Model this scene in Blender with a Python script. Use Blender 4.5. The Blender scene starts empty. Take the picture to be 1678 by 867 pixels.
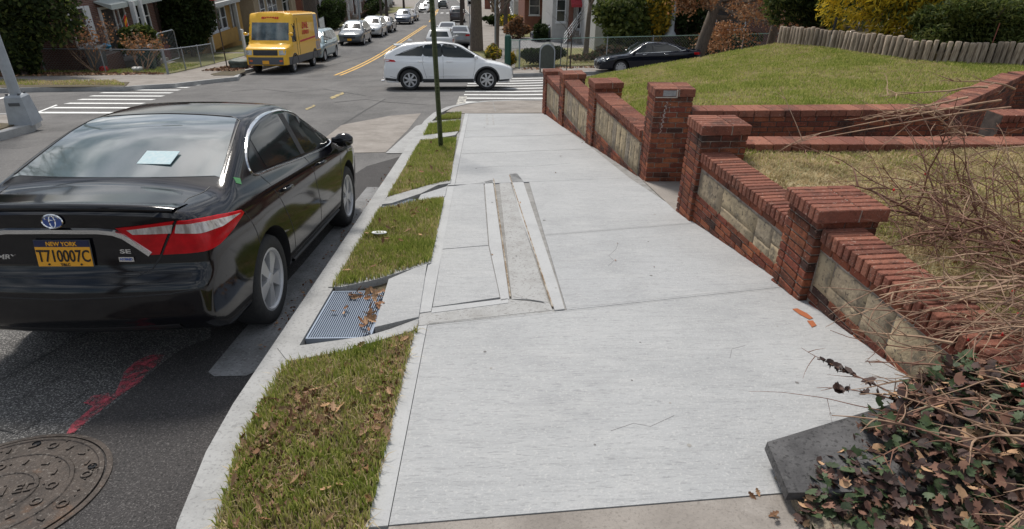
import bpy, bmesh, math, random
import numpy as np
from mathutils import Vector, Matrix
R = math.radians
rnd = random.Random(7)
NR = np.random.RandomState(11)
scn = bpy.context.scene
COL = scn.collection

# ---------------------------------------------------------------- camera
cam_d = bpy.data.cameras.new('camera'); cam = bpy.data.objects.new('camera', cam_d); COL.objects.link(cam)
cam_d.sensor_width = 36.0; cam_d.lens = 36.0 * 1000.0 / 1678.0; cam_d.clip_end = 2000; cam_d.clip_start = .05
cam.rotation_mode = 'XYZ'
PIT, YAW, ROLL = R(28.2), R(2.7), R(0.8)
cam.matrix_world = Matrix.Translation((0, 0, 2.05)) @ Matrix.Rotation(-YAW, 4, 'Z') @ Matrix.Rotation(R(90) - PIT, 4, 'X') @ Matrix.Rotation(ROLL, 4, 'Z')
scn.camera = cam
# ---------------------------------------------------------------- light
SUN_EL, SUN_AZ = 55, -20          # azimuth from +Y towards +X (degrees)
w = bpy.data.worlds.new('World'); scn.world = w; w.use_nodes = True
nt = w.node_tree; nt.nodes.clear()
def NN(t, typ, **k):
    n = t.nodes.new(typ)
    for a, b in k.items(): setattr(n, a, b)
    return n
out = NN(nt, 'ShaderNodeOutputWorld'); bg = NN(nt, 'ShaderNodeBackground'); sky = NN(nt, 'ShaderNodeTexSky')
sky.sky_type = 'NISHITA'; sky.sun_disc = False; sky.sun_elevation = R(SUN_EL); sky.sun_rotation = R(SUN_AZ)
sky.air_density = 1.2; sky.dust_density = 2.0
tc = NN(nt, 'ShaderNodeTexCoord'); mp = NN(nt, 'ShaderNodeMapping'); mp.inputs['Scale'].default_value = (1, 1, 2.4)
no = NN(nt, 'ShaderNodeTexNoise'); no.inputs['Scale'].default_value = 3.4; no.inputs['Detail'].default_value = 7; no.inputs['Roughness'].default_value = .55
no.inputs['Distortion'].default_value = .6
cr = NN(nt, 'ShaderNodeValToRGB'); cr.color_ramp.elements[0].position = .36; cr.color_ramp.elements[1].position = .6
no2 = NN(nt, 'ShaderNodeTexNoise'); no2.inputs['Scale'].default_value = 9.0; no2.inputs['Detail'].default_value = 6
cr2 = NN(nt, 'ShaderNodeValToRGB')
cr2.color_ramp.elements[0].position = .40; cr2.color_ramp.elements[0].color = (2.2, 2.8, 3.4, 1)
cr2.color_ramp.elements[1].position = .62; cr2.color_ramp.elements[1].color = (13.0, 13.1, 13.3, 1)
mx = NN(nt, 'ShaderNodeMix', data_type='RGBA')
L = nt.links.new
L(tc.outputs['Generated'], mp.inputs['Vector']); L(mp.outputs['Vector'], no.inputs['Vector']); L(mp.outputs['Vector'], no2.inputs['Vector'])
L(no.outputs['Fac'], cr.inputs['Fac']); L(no2.outputs['Fac'], cr2.inputs['Fac'])
L(cr.outputs['Color'], mx.inputs['Factor']); L(sky.outputs['Color'], mx.inputs['A']); L(cr2.outputs['Color'], mx.inputs['B'])
L(mx.outputs['Result'], bg.inputs['Color']); bg.inputs['Strength'].default_value = .079; L(bg.outputs['Background'], out.inputs['Surface'])
sd = bpy.data.lights.new('sun', 'SUN'); sd.energy = 2.9; sd.angle = R(12); sd.color = (1, .95, .88)
so = bpy.data.objects.new('sun', sd); COL.objects.link(so)
sv = Vector((math.sin(R(SUN_AZ)) * math.cos(R(SUN_EL)), math.cos(R(SUN_AZ)) * math.cos(R(SUN_EL)), math.sin(R(SUN_EL))))
so.rotation_euler = sv.to_track_quat('Z', 'Y').to_euler(); so.location = (0, 0, 60)
scn.render.engine = 'CYCLES'
scn.view_settings.view_transform = 'Standard'; scn.view_settings.look = 'None'
scn.view_settings.exposure = 0.22; scn.view_settings.gamma = 1
scn.render.resolution_x = 1024; scn.render.resolution_y = 529
scn.cycles.max_bounces = 6; scn.cycles.transparent_max_bounces = 6

# ---------------------------------------------------------------- terrain height
def zg(y):
    if y < 24: return -.128 * y
    if y < 44:
        t = (y - 24) / 20; return -.128 * 24 - .128 * 20 * t + (.128 - .066) * 20 * t * t / 2
    return -5.012 - .066 * (y - 44)
def sstep(a, b, t):
    t = min(1, max(0, (t - a) / (b - a))); return t * t * (3 - 2 * t)
def S(x, y): return zg(y) + .028 * max(0, x - 1) * sstep(18, 24, y)

# ---------------------------------------------------------------- materials
def lin(h):
    h = h.lstrip('#'); c = [int(h[i:i + 2], 16) / 255 for i in (0, 2, 4)]
    return tuple((x / 12.92 if x <= .04045 else ((x + .055) / 1.055) ** 2.4) for x in c) + (1,)
MATS = {}
def mat(name, c, rough=.8, metal=0., c2=None, scale=8., detail=5, bump=0., bscale=None, coat=0., spec=.5, rand=0., emit=0., coords='Object', stretch=None, lo=.35, hi=.65, spots=None, ior=None):
    """principled material: two colours mixed by noise, optional per-object random value, optional bump, optional speckles"""
    if name in MATS: return MATS[name]
    m = bpy.data.materials.new(name); m.use_nodes = True; t = m.node_tree; b = t.nodes['Principled BSDF']; l = t.links.new
    if len(c) == 3: c = tuple(c) + (1,)
    b.inputs['Base Color'].default_value = c; b.inputs['Roughness'].default_value = rough; b.inputs['Metallic'].default_value = metal
    b.inputs['Coat Weight'].default_value = coat; b.inputs['Coat Roughness'].default_value = .04; b.inputs['Specular IOR Level'].default_value = spec
    if ior: b.inputs['IOR'].default_value = ior
    m.diffuse_color = c
    tc = NN(t, 'ShaderNodeTexCoord'); vec = tc.outputs[coords]
    if stretch:
        mp = NN(t, 'ShaderNodeMapping'); mp.inputs['Scale'].default_value = stretch; l(vec, mp.inputs['Vector']); vec = mp.outputs['Vector']
    colr = None
    if c2 is not None:
        if len(c2) == 3: c2 = tuple(c2) + (1,)
        n = NN(t, 'ShaderNodeTexNoise'); n.inputs['Scale'].default_value = scale; n.inputs['Detail'].default_value = detail; n.inputs['Roughness'].default_value = .62
        r = NN(t, 'ShaderNodeValToRGB'); r.color_ramp.elements[0].position = lo; r.color_ramp.elements[1].position = hi
        r.color_ramp.elements[0].color = c; r.color_ramp.elements[1].color = c2
        l(vec, n.inputs['Vector']); l(n.outputs['Fac'], r.inputs['Fac']); colr = r.outputs['Color']
    if spots:     # (colour, scale, threshold)
        sc, ssc, th = spots
        n = NN(t, 'ShaderNodeTexNoise'); n.inputs['Scale'].default_value = ssc; n.inputs['Detail'].default_value = 2
        r = NN(t, 'ShaderNodeMath', operation='GREATER_THAN'); r.inputs[1].default_value = th
        l(vec, n.inputs['Vector']); l(n.outputs['Fac'], r.inputs[0])
        x = NN(t, 'ShaderNodeMix', data_type='RGBA'); l(r.outputs[0], x.inputs['Factor'])
        if colr: l(colr, x.inputs['A'])
        else: x.inputs['A'].default_value = c
        x.inputs['B'].default_value = tuple(sc) + (1,) if len(sc) == 3 else sc; colr = x.outputs['Result']
    if rand:
        oi = NN(t, 'ShaderNodeObjectInfo'); mr = NN(t, 'ShaderNodeMapRange'); mr.inputs['To Min'].default_value = 1 - rand; mr.inputs['To Max'].default_value = 1 + rand
        l(oi.outputs['Random'], mr.inputs['Value']); hs = NN(t, 'ShaderNodeHueSaturation'); l(mr.outputs['Result'], hs.inputs['Value'])
        if colr: l(colr, hs.inputs['Color'])
        else: hs.inputs['Color'].default_value = c
        colr = hs.outputs['Color']
    if colr: l(colr, b.inputs['Base Color'])
    if bump:
        n = NN(t, 'ShaderNodeTexNoise'); n.inputs['Scale'].default_value = bscale or scale * 4; n.inputs['Detail'].default_value = 4
        bp = NN(t, 'ShaderNodeBump'); bp.inputs['Strength'].default_value = bump; bp.inputs['Distance'].default_value = .01
        l(vec, n.inputs['Vector']); l(n.outputs['Fac'], bp.inputs['Height']); l(bp.outputs['Normal'], b.inputs['Normal'])
    if emit:
        b.inputs['Emission Color'].default_value = c; b.inputs['Emission Strength'].default_value = emit
    MATS[name] = m; return m

def layered(name, base, layers, rough=.88, bump=(90, .5), rand=0., pos=False, metal=0.):
    """base colour with several noise layers: (colour, scale, lo, hi, amount, stretch)"""
    m = bpy.data.materials.new(name); m.use_nodes = True; t = m.node_tree; b = t.nodes['Principled BSDF']; l = t.links.new; m.diffuse_color = tuple(base[1] if isinstance(base[0], tuple) else base) + (1,)
    b.inputs['Roughness'].default_value = rough; b.inputs['Metallic'].default_value = metal; b.inputs['Specular IOR Level'].default_value = .3
    if pos: vec0 = NN(t, 'ShaderNodeNewGeometry').outputs['Position']
    else: vec0 = NN(t, 'ShaderNodeTexCoord').outputs['Object']
    col = None
    if isinstance(base[0], (tuple, list)):      # list of colours picked per object
        oi = NN(t, 'ShaderNodeObjectInfo'); r = NN(t, 'ShaderNodeValToRGB'); e = r.color_ramp.elements; e[0].color = tuple(base[0]) + (1,); e[1].color = tuple(base[-1]) + (1,)
        for k, c in enumerate(base[1:-1]): q = e.new((k + 1) / (len(base) - 1)); q.color = tuple(c) + (1,)
        l(oi.outputs['Random'], r.inputs[0]); col = r.outputs[0]
    else:
        c_ = NN(t, 'ShaderNodeRGB'); c_.outputs[0].default_value = tuple(base) + (1,); col = c_.outputs[0]
    for k, (c, sc, lo, hi, amt, st) in enumerate(layers):
        v = vec0
        mp = NN(t, 'ShaderNodeMapping'); mp.inputs['Scale'].default_value = st or (1, 1, 1); mp.inputs['Location'].default_value = (k * 3.7, k * 1.3, k * .7); l(v, mp.inputs['Vector']); v = mp.outputs[0]
        n = NN(t, 'ShaderNodeTexNoise'); n.inputs['Scale'].default_value = sc; n.inputs['Detail'].default_value = 6 if sc < 30 else 2; n.inputs['Roughness'].default_value = .65; l(v, n.inputs['Vector'])
        mr = NN(t, 'ShaderNodeMapRange'); mr.inputs['From Min'].default_value = lo; mr.inputs['From Max'].default_value = hi; mr.inputs['To Max'].default_value = amt; l(n.outputs['Fac'], mr.inputs['Value'])
        x = NN(t, 'ShaderNodeMix', data_type='RGBA'); l(mr.outputs[0], x.inputs['Factor']); l(col, x.inputs['A']); x.inputs['B'].default_value = tuple(c) + (1,); col = x.outputs['Result']
    l(col, b.inputs['Base Color'])
    if bump:
        n = NN(t, 'ShaderNodeTexNoise'); n.inputs['Scale'].default_value = bump[0]; n.inputs['Detail'].default_value = 5; bp = NN(t, 'ShaderNodeBump'); bp.inputs['Strength'].default_value = bump[1]; bp.inputs['Distance'].default_value = .01
        l(vec0, n.inputs['Vector']); l(n.outputs['Fac'], bp.inputs['Height']); l(bp.outputs[0], b.inputs['Normal'])
    MATS[name] = m; return m
asphalt_old = layered('asphalt_old', (.085, .082, .080), [((.14, .137, .132), 1.2, .4, .7, .8, None), ((.42, .405, .385), 95, .53, .61, .75, None), ((.02, .02, .02), 110, .56, .62, .7, None), ((.045, .043, .042), 6, .55, .7, .6, None)], .9, (70, 1.))
asphalt_far = layered('asphalt_street', (.150, .145, .141), [((.095, .092, .090), .5, .42, .62, .8, None), ((.20, .193, .186), .9, .5, .7, .7, (1, .3, 1)), ((.06, .058, .058), 3.0, .58, .7, .7, (.5, 1.6, 1)), ((.27, .26, .25), 45, .56, .63, .6, None), ((.05, .05, .05), 60, .58, .64, .5, None)], .92, (40, .8))
asphalt_new = layered('asphalt_patch', (.052, .049, .049), [((.065, .060, .059), 3, .4, .65, .8, None), ((.17, .16, .155), 105, .56, .62, .7, None), ((.012, .012, .012), 90, .56, .62, .6, None), ((.20, .19, .18), 22, .71, .74, .8, None)], .85, (95, 1.))
concrete = layered('sidewalk_concrete', [(.375, .382, .388), (.405, .410, .413), (.385, .392, .40), (.41, .412, .41)], [((.31, .316, .322), 1.1, .42, .68, .75, None), ((.45, .452, .45), 2.4, .5, .72, .6, (1, 2.2, 1)), ((.29, .295, .30), 12, .50, .68, .5, (.25, 2.6, 1)), ((.24, .243, .247), 48, .56, .66, .6, (.35, 2.2, 1)), ((.50, .50, .49), 60, .58, .66, .5, None), ((.16, .155, .15), 13, .735, .76, .9, None)], .85, (80, .5))
concrete_smooth = layered('tooled_concrete', (.425, .43, .433), [((.36, .365, .37), 3, .45, .65, .7, None), ((.30, .30, .30), 50, .58, .66, .4, None)], .8, (70, .25))
concrete_dirty = layered('form_concrete', (.385, .385, .38), [((.30, .295, .285), 5, .45, .65, .8, None), ((.20, .19, .18), 40, .57, .64, .6, None)], .9, (70, .6))
joint_dark = mat('joint_concrete', (.20, .195, .185), .95, c2=(.30, .295, .285), scale=9)
curb_conc = layered('curb_concrete', (.385, .385, .38), [((.29, .29, .285), 3.5, .45, .65, .8, None), ((.20, .198, .195), 45, .56, .64, .5, None), ((.15, .145, .14), 11, .69, .72, .7, None)], .86, (70, .5))
gutter_conc = layered('gutter_concrete', (.26, .26, .262), [((.15, .15, .15), 3, .42, .64, .85, None), ((.34, .34, .34), 40, .58, .66, .5, None), ((.10, .098, .095), 55, .56, .63, .6, None)], .88, (70, .7))
old_walk = layered('old_concrete', (.30, .272, .245), [((.20, .178, .158), 1.6, .42, .64, .85, None), ((.38, .35, .32), 5, .56, .7, .6, None), ((.14, .125, .11), 75, .56, .66, .4, None)], .9, (50, .6))
white_paint = mat('white_road_paint', (.78, .78, .76), .7, c2=(.42, .42, .41), scale=22, detail=8, lo=.55, hi=.72)
yellow_paint = mat('yellow_road_paint', (.78, .45, .08), .7, c2=(.40, .28, .12), scale=12, detail=8, lo=.5, hi=.7)
red_spray = mat('red_spray_paint', (.62, .085, .12), .85, c2=(.45, .09, .11), scale=38, detail=9, bump=.8, bscale=110)
def breakup(m, sc, lo, hi):
    '''paint worn off in specks so that what it lies on shows through'''
    t = m.node_tree; b = t.nodes['Principled BSDF']; o = t.nodes['Material Output']; tcn = NN(t, 'ShaderNodeTexCoord'); n = NN(t, 'ShaderNodeTexNoise'); n.inputs['Scale'].default_value = sc; n.inputs['Detail'].default_value = 8; n.inputs['Roughness'].default_value = .75
    r = NN(t, 'ShaderNodeValToRGB'); r.color_ramp.elements[0].position = lo; r.color_ramp.elements[1].position = hi; tr = NN(t, 'ShaderNodeBsdfTransparent'); ms = NN(t, 'ShaderNodeMixShader')
    t.links.new(tcn.outputs['Object'], n.inputs['Vector']); t.links.new(n.outputs['Fac'], r.inputs[0]); t.links.new(r.outputs[0], ms.inputs[0]); t.links.new(tr.outputs[0], ms.inputs[1]); t.links.new(b.outputs[0], ms.inputs[2]); t.links.new(ms.outputs[0], o.inputs['Surface'])
breakup(red_spray, 17, .40, .60); breakup(white_paint, 7, .30, .42); breakup(yellow_paint, 5, .36, .46)
lawn_dry = mat('dry_lawn_base', (.33, .27, .155), .95, c2=(.16, .15, .06), scale=2.2, detail=9, bump=.6, bscale=60, lo=.45, hi=.65)
soil = mat('soil', (.07, .055, .035), .95, c2=(.11, .09, .05), scale=18, detail=8, bump=.6, bscale=50)
lawn_base = mat('lawn_base', (.12, .14, .04), .95, c2=(.22, .19, .085), scale=2.5, detail=9, bump=.5, bscale=60)
BRK = [(0.052, 0.026, 0.021), (0.232, 0.072, 0.036), (0.157, 0.044, 0.029), (0.336, 0.114, 0.052), (0.197, 0.053, 0.034), (0.278, 0.090, 0.043), (0.116, 0.038, 0.028)]
brick_m = layered('red_brick', BRK, [((.030, .021, .018), 2.6, .50, .66, .85, None), ((.05, .025, .02), 24, .55, .68, .7, None), ((.38, .24, .18), 38, .64, .70, .55, None)], .88, (60, .9), pos=True)
brick_top = layered('red_brick_coping', [(.13, .050, .034), (.25, .096, .062), (.18, .064, .044), (.31, .125, .080), (.21, .076, .052)], [((.045, .030, .025), 3.2, .54, .70, .8, None), ((.07, .034, .026), 22, .54, .68, .65, None), ((.44, .32, .26), 42, .63, .70, .55, None)], .88, (55, .9), pos=True)
mortar = mat('mortar', (.38, .33, .28), .95, c2=(.16, .125, .105), scale=9, detail=7, bump=.3, bscale=60)
mortar_dark = mat('mortar_dark', (.12, .09, .075), .95, c2=(.05, .04, .035), scale=12, detail=7)
stone_m = layered('field_stone', [(.42, .33, .215), (.33, .265, .185), (.46, .365, .235), (.28, .238, .19), (.39, .305, .205)], [((.13, .115, .095), 7, .50, .66, .75, None), ((.42, .35, .23), 13, .56, .68, .7, None), ((.06, .055, .05), 26, .56, .64, .75, None), ((.34, .19, .08), 5, .64, .72, .45, None)], .92, (26, 1.3), pos=True)
slab_m = layered('bluestone', (.115, .112, .113), [((.065, .063, .064), 5, .42, .62, .9, None), ((.17, .165, .16), 9, .60, .72, .6, None), ((.02, .02, .02), 45, .56, .64, .6, None)], .8, (40, .8))
rough_conc = mat('aggregate_concrete', (.30, .25, .18), .95, c2=(.12, .10, .075), scale=55, detail=3, bump=1., bscale=70)
iron = layered('cast_iron', (.082, .067, .058), [((.045, .038, .034), 9, .42, .62, .85, None), ((.17, .085, .04), 4, .58, .72, .6, None), ((.22, .20, .18), 60, .60, .68, .6, None)], .6, (60, .9), metal=.3)
steel = mat('galvanised_steel', (.36, .40, .45), .45, metal=.7, c2=(.28, .31, .35), scale=12)
grate_m = mat('grate_steel', (.26, .31, .39), .5, metal=.3)
pit_m = mat('pit_dark', (.012, .013, .016), .9)
green_metal = mat('green_post_steel', (.035, .050, .016), .55, metal=.3, c2=(.085, .10, .04), scale=14)
grey_metal = mat('grey_painted_metal', (.40, .43, .46), .6, metal=.15, c2=(.33, .355, .385), scale=6, bump=.1)
wood_log = mat('weathered_log', (.40, .33, .26), .95, c2=(.17, .125, .09), scale=6, detail=8, stretch=(6, 6, .8), rand=.28, bump=.5, bscale=30)
bark = mat('bark', (.17, .135, .105), .95, c2=(.085, .066, .052), scale=9, detail=8, stretch=(3, 3, .7), bump=.8, bscale=22)
bark_dark = mat('bark_dark', (.055, .043, .036), .95, c2=(.10, .08, .066), scale=9, detail=8, stretch=(3, 3, .7), bump=.8, bscale=22)
twig_m = mat('twig', (.46, .31, .20), .8, c2=(.22, .125, .085), scale=5)
twig_dark = mat('twig_dark', (.14, .062, .045), .8, c2=(.26, .14, .09), scale=8)
def foliage(name, c, c2, sc=1.5, rough=.75, rand=0, tr=.4):
    m = mat(name, c, rough, c2=c2, scale=sc, detail=3, lo=.3, hi=.7, spec=.3, rand=rand); t = m.node_tree; b = t.nodes['Principled BSDF']; o = t.nodes['Material Output']
    ts = NN(t, 'ShaderNodeBsdfTranslucent'); ms = NN(t, 'ShaderNodeMixShader'); ms.inputs[0].default_value = tr; src = b.inputs['Base Color'].links[0].from_socket
    t.links.new(src, ts.inputs['Color']); t.links.new(b.outputs[0], ms.inputs[1]); t.links.new(ts.outputs[0], ms.inputs[2]); t.links.new(ms.outputs[0], o.inputs['Surface']); return m
gr1 = foliage('grass_green', (.19, .25, .04), (.31, .35, .085), 3)
gr2 = foliage('grass_yellow', (.52, .49, .17), (.38, .40, .11), 3)
gr3 = foliage('grass_straw', (.72, .58, .35), (.28, .22, .11), 5)
ever = foliage('evergreen_needles', (.012, .024, .007), (.04, .055, .014), 2)
ever2 = foliage('hedge_leaves', (.022, .045, .010), (.05, .075, .02), 2)
rhodo = foliage('rhododendron_leaves', (.075, .11, .025), (.17, .19, .05), 3, .5)
gold = foliage('gold_leaves', (.62, .37, .03), (.36, .30, .05), 3)
gold2 = foliage('gold_needles', (.82, .58, .04), (.55, .44, .05), 2)
junip = foliage('juniper_needles', (.05, .08, .016), (.17, .18, .05), 2.5)
russet = foliage('russet_leaves', (.30, .125, .055), (.46, .24, .11), 6)
brownbush = foliage('brown_bush', (.13, .085, .055), (.20, .13, .08), 4)
leaf_dry = mat('dry_leaf', (.30, .15, .07), .8, c2=(.15, .07, .035), scale=20, rand=.3)
leaf_dry2 = mat('dry_leaf_pale', (.48, .30, .17), .8, c2=(.30, .17, .09), scale=20, rand=.3)
ivy1 = mat('ivy_green', (.022, .042, .014), .62, c2=(.05, .075, .025), scale=30, rand=.4)
ivy2 = mat('ivy_purple', (.060, .026, .018), .68, c2=(.024, .014, .012), scale=30, rand=.4)
hip_m = mat('rose_hip', (.55, .012, .015), .35)
tyre_m = mat('tyre_rubber', (.016, .016, .017), .8, c2=(.026, .026, .026), scale=30, bump=.2, bscale=90)
rim_m = mat('alloy_rim', (.50, .50, .51), .35, metal=.35)
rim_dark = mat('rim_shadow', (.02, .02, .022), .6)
chrome = mat('chrome', (.78, .79, .80), .12, metal=1)
blackpl = mat('black_plastic', (.018, .018, .020), .55)
greypl = mat('grey_plastic', (.085, .09, .10), .6)
paint_black = mat('black_car_paint', (.004, .004, .006), .09, spec=.62)
glass_sky = mat('sky_toned_rear_glass', (.085, .115, .115), .04, spec=1., coat=1., ior=2.1)  # grey base colour stands in for part of the sky's reflection
glass_dark = mat('car_glass', (.012, .017, .018), .04, spec=.6)
win_glass = mat('window_glass', (.03, .035, .04), .08, spec=.8)
lamp_red = mat('tail_lamp_red', (.58, .004, .010), .22, spec=.35, c2=(.36, .003, .006), scale=9)
lamp_clear = mat('lamp_clear', (.62, .58, .55), .15, coat=1., c2=(.28, .24, .22), scale=34, stretch=(1, 1, .25))
head_m = mat('headlight', (.55, .57, .56), .15, coat=1., c2=(.25, .26, .26), scale=25)
plate_o = mat('plate_orange', (.86, .40, .025), .45)
plate_b = mat('plate_navy', (.012, .016, .06), .45)
ink = mat('ink_black', (.015, .012, .012), .6)
white_trim = mat('white_trim', (.72, .73, .74), .6, c2=(.60, .62, .64), scale=5)


# ---------------------------------------------------------------- object helpers
def tag(o, label=None, cat=None, group=None, kind=None):
    if label: o['label'] = label
    if cat: o['category'] = cat
    if group: o['group'] = group
    if kind: o['kind'] = kind
    return o
def empty(name, loc, rz=0, label=None, cat=None, group=None, rot=None):
    o = bpy.data.objects.new(name, None); COL.objects.link(o); o.location = loc; o.rotation_euler = rot if rot else (0, 0, rz)
    o.empty_display_size = .2
    return tag(o, label, cat, group)
def link(name, me, parent=None, loc=None, rot=None):
    o = bpy.data.objects.new(name, me); COL.objects.link(o)
    if parent is not None: o.parent = parent
    if loc is not None: o.location = loc
    if rot is not None: o.rotation_euler = rot
    return o
class MB:
    def __init__(s): s.v = []; s.f = []; s.m = []; s.mats = []
    def mi(s, m):
        if m is None: return 0
        if m not in s.mats: s.mats.append(m)
        return s.mats.index(m)
    def add(s, vs, fs, m=None):
        k = len(s.v); s.v += [tuple(p) for p in vs]; i = s.mi(m)
        for f in fs: s.f.append(tuple(a + k for a in f)); s.m.append(i)
    def box(s, x0, x1, y0, y1, z0, z1, m=None):
        s.add([(x0, y0, z0), (x1, y0, z0), (x1, y1, z0), (x0, y1, z0), (x0, y0, z1), (x1, y0, z1), (x1, y1, z1), (x0, y1, z1)],
              [(0, 3, 2, 1), (4, 5, 6, 7), (0, 1, 5, 4), (1, 2, 6, 5), (2, 3, 7, 6), (3, 0, 4, 7)], m)
    def obox(s, o, ax, ay, az, m=None):
        """oriented box: corner o, three edge vectors"""
        o, ax, ay, az = map(Vector, (o, ax, ay, az))
        P = [o, o + ax, o + ax + ay, o + ay]; P += [p + az for p in P]
        s.add(P, [(0, 3, 2, 1), (4, 5, 6, 7), (0, 1, 5, 4), (1, 2, 6, 5), (2, 3, 7, 6), (3, 0, 4, 7)], m)
    def tube(s, pts, r, n=6, m=None, cap=True):
        pts = [Vector(p) for p in pts]; k = len(pts)
        rs = r if isinstance(r, (list, tuple)) else [r] * k
        vs = []; up = Vector((0, 0, 1))
        d0 = (pts[1] - pts[0]).normalized()
        a = d0.cross(up)
        if a.length < .1: a = d0.cross(Vector((1, 0, 0)))
        a.normalize()
        for i, p in enumerate(pts):
            d = (pts[min(i + 1, k - 1)] - pts[max(i - 1, 0)]).normalized()
            a = (a - d * a.dot(d)).normalized(); b = d.cross(a)
            for j in range(n):
                t = 2 * math.pi * j / n; vs.append(p + (a * math.cos(t) + b * math.sin(t)) * rs[i])
        fs = [(i * n + j, i * n + (j + 1) % n, (i + 1) * n + (j + 1) % n, (i + 1) * n + j) for i in range(k - 1) for j in range(n)]
        if cap: fs += [tuple(range(n - 1, -1, -1)), tuple((k - 1) * n + j for j in range(n))]
        s.add(vs, fs, m)
    def lathe(s, prof, n=24, m=None, o=(0, 0, 0), axis='Z'):
        """prof: (r, h) list"""
        vs = []
        for r, h in prof:
            for j in range(n):
                t = 2 * math.pi * j / n; a, b = r * math.cos(t), r * math.sin(t)
                vs.append((o[0] + a, o[1] + b, o[2] + h) if axis == 'Z' else ((o[0] + h, o[1] + a, o[2] + b) if axis == 'X' else (o[0] + a, o[1] + h, o[2] + b)))
        fs = [(i * n + j, i * n + (j + 1) % n, (i + 1) * n + (j + 1) % n, (i + 1) * n + j) for i in range(len(prof) - 1) for j in range(n)]
        s.add(vs, fs, m)
    def disc(s, o, r, n=24, m=None, h=.01):
        s.lathe([(r, 0), (r, h), (0.0005, h)], n, m, o)
    def build(s, name, m=None, parent=None, smooth=False, loc=None, rot=None):
        me = s.mesh(name, m, smooth); return link(name, me, parent, loc, rot)
    def build_each(s, name, m, parent):
        '''one object per connected strip'''
        k = 0; fs = list(zip(s.f, s.m)); groups = []
        for f, mi in fs:
            if groups and min(f) < groups[-1][1]: groups[-1][0].append((f, mi)); groups[-1][1] = max(groups[-1][1], max(f) + 1)
            else: groups.append([[(f, mi)], max(f) + 1])
        for g, top in groups:
            ids = sorted({i for f, _ in g for i in f}); mp = {a: b for b, a in enumerate(ids)}; q = MB(); q.add([s.v[i] for i in ids], [tuple(mp[i] for i in f) for f, _ in g], (s.mats[g[0][1]] if s.mats else m)); q.build(name, m, parent)
    def mesh(s, name, m=None, smooth=False):
        me = bpy.data.meshes.new(name); me.from_pydata(s.v, [], s.f)
        if s.mats:
            for x in s.mats: me.materials.append(x)
            me.polygons.foreach_set('material_index', s.m)
        elif m: me.materials.append(m)
        if smooth: me.polygons.foreach_set('use_smooth', [True] * len(me.polygons))
        bm = bmesh.new(); bm.from_mesh(me); bmesh.ops.recalc_face_normals(bm, faces=bm.faces); bm.to_mesh(me); bm.free()
        me.update(); return me
def np_mesh(name, V, F, mats, mi=None, smooth=False):
    """fast mesh from numpy arrays; F is (n,k)"""
    me = bpy.data.meshes.new(name); n, k = F.shape
    me.vertices.add(len(V)); me.vertices.foreach_set('co', V.astype(np.float32).ravel())
    me.loops.add(n * k); me.loops.foreach_set('vertex_index', F.astype(np.int32).ravel())
    me.polygons.add(n); me.polygons.foreach_set('loop_start', np.arange(0, n * k, k, dtype=np.int32))
    for x in mats: me.materials.append(x)
    if mi is not None: me.polygons.foreach_set('material_index', mi.astype(np.int32))
    if smooth: me.polygons.foreach_set('use_smooth', np.ones(n, dtype=bool))
    me.update(calc_edges=True); me.validate(); return me
def patch(name, pts, h, m, thick=0., parent=None, kind='structure', step=1., surf=None, zfun=None):
    """polygon sheet that follows the terrain; thick > 0 adds a skirt going down"""
    zf = zfun or (lambda x, y: (surf or S)(x, y) + h)
    bm = bmesh.new(); vs = [bm.verts.new((x, y, 0)) for x, y in pts]; bm.faces.new(vs)
    bmesh.ops.recalc_face_normals(bm, faces=bm.faces)
    if bm.faces[:][0].normal.z < 0: bmesh.ops.reverse_faces(bm, faces=bm.faces[:])
    ys = [p[1] for p in pts]; xs = [p[0] for p in pts]
    def cuts(lo, hi, a, b, st):
        c = math.ceil(max(lo, a) / st) * st
        while c < min(hi, b): yield c; c += st
    if zfun is None:
        for c in cuts(min(ys), max(ys), 17, 46, step): bmesh.ops.bisect_plane(bm, geom=bm.verts[:] + bm.edges[:] + bm.faces[:], plane_co=(0, c, 0), plane_no=(0, 1, 0))
        if max(xs) > 1 and max(ys) > 18 and min(xs) < 1: bmesh.ops.bisect_plane(bm, geom=bm.verts[:] + bm.edges[:] + bm.faces[:], plane_co=(1, 0, 0), plane_no=(1, 0, 0))
    else:
        for c in cuts(min(ys), max(ys), -1e3, 1e3, step): bmesh.ops.bisect_plane(bm, geom=bm.verts[:] + bm.edges[:] + bm.faces[:], plane_co=(0, c, 0), plane_no=(0, 1, 0))
        for c in cuts(min(xs), max(xs), -1e3, 1e3, step): bmesh.ops.bisect_plane(bm, geom=bm.verts[:] + bm.edges[:] + bm.faces[:], plane_co=(c, 0, 0), plane_no=(1, 0, 0))
    bmesh.ops.triangulate(bm, faces=[f for f in bm.faces if len(f.verts) > 4])
    for v in bm.verts: v.co.z = zf(v.co.x, v.co.y)
    if thick:
        be = [e for e in bm.edges if e.is_boundary]
        r = bmesh.ops.extrude_edge_only(bm, edges=be)
        for g in r['geom']:
            if isinstance(g, bmesh.types.BMVert): g.co.z -= thick
    me = bpy.data.meshes.new(name); bm.to_mesh(me); bm.free(); me.materials.append(m)
    o = link(name, me, parent)
    if kind and parent is None: o['kind'] = kind
    return o
def offs(poly, d):
    """shrink a convex polygon by d"""
    n = len(poly); A = sum(poly[i][0] * poly[(i + 1) % n][1] - poly[(i + 1) % n][0] * poly[i][1] for i in range(n)); sg = 1 if A > 0 else -1
    res = []
    for i in range(n):
        p0, p1, p2 = Vector(poly[i - 1]), Vector(poly[i]), Vector(poly[(i + 1) % n])
        a = (p1 - p0).normalized(); b = (p2 - p1).normalized()
        na = Vector((-a.y, a.x)) * sg; nb = Vector((-b.y, b.x)) * sg
        k = na + nb; k = k / max(.3, k.length_squared) * 2
        res.append(tuple(p1 + k * d))
    return res
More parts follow.
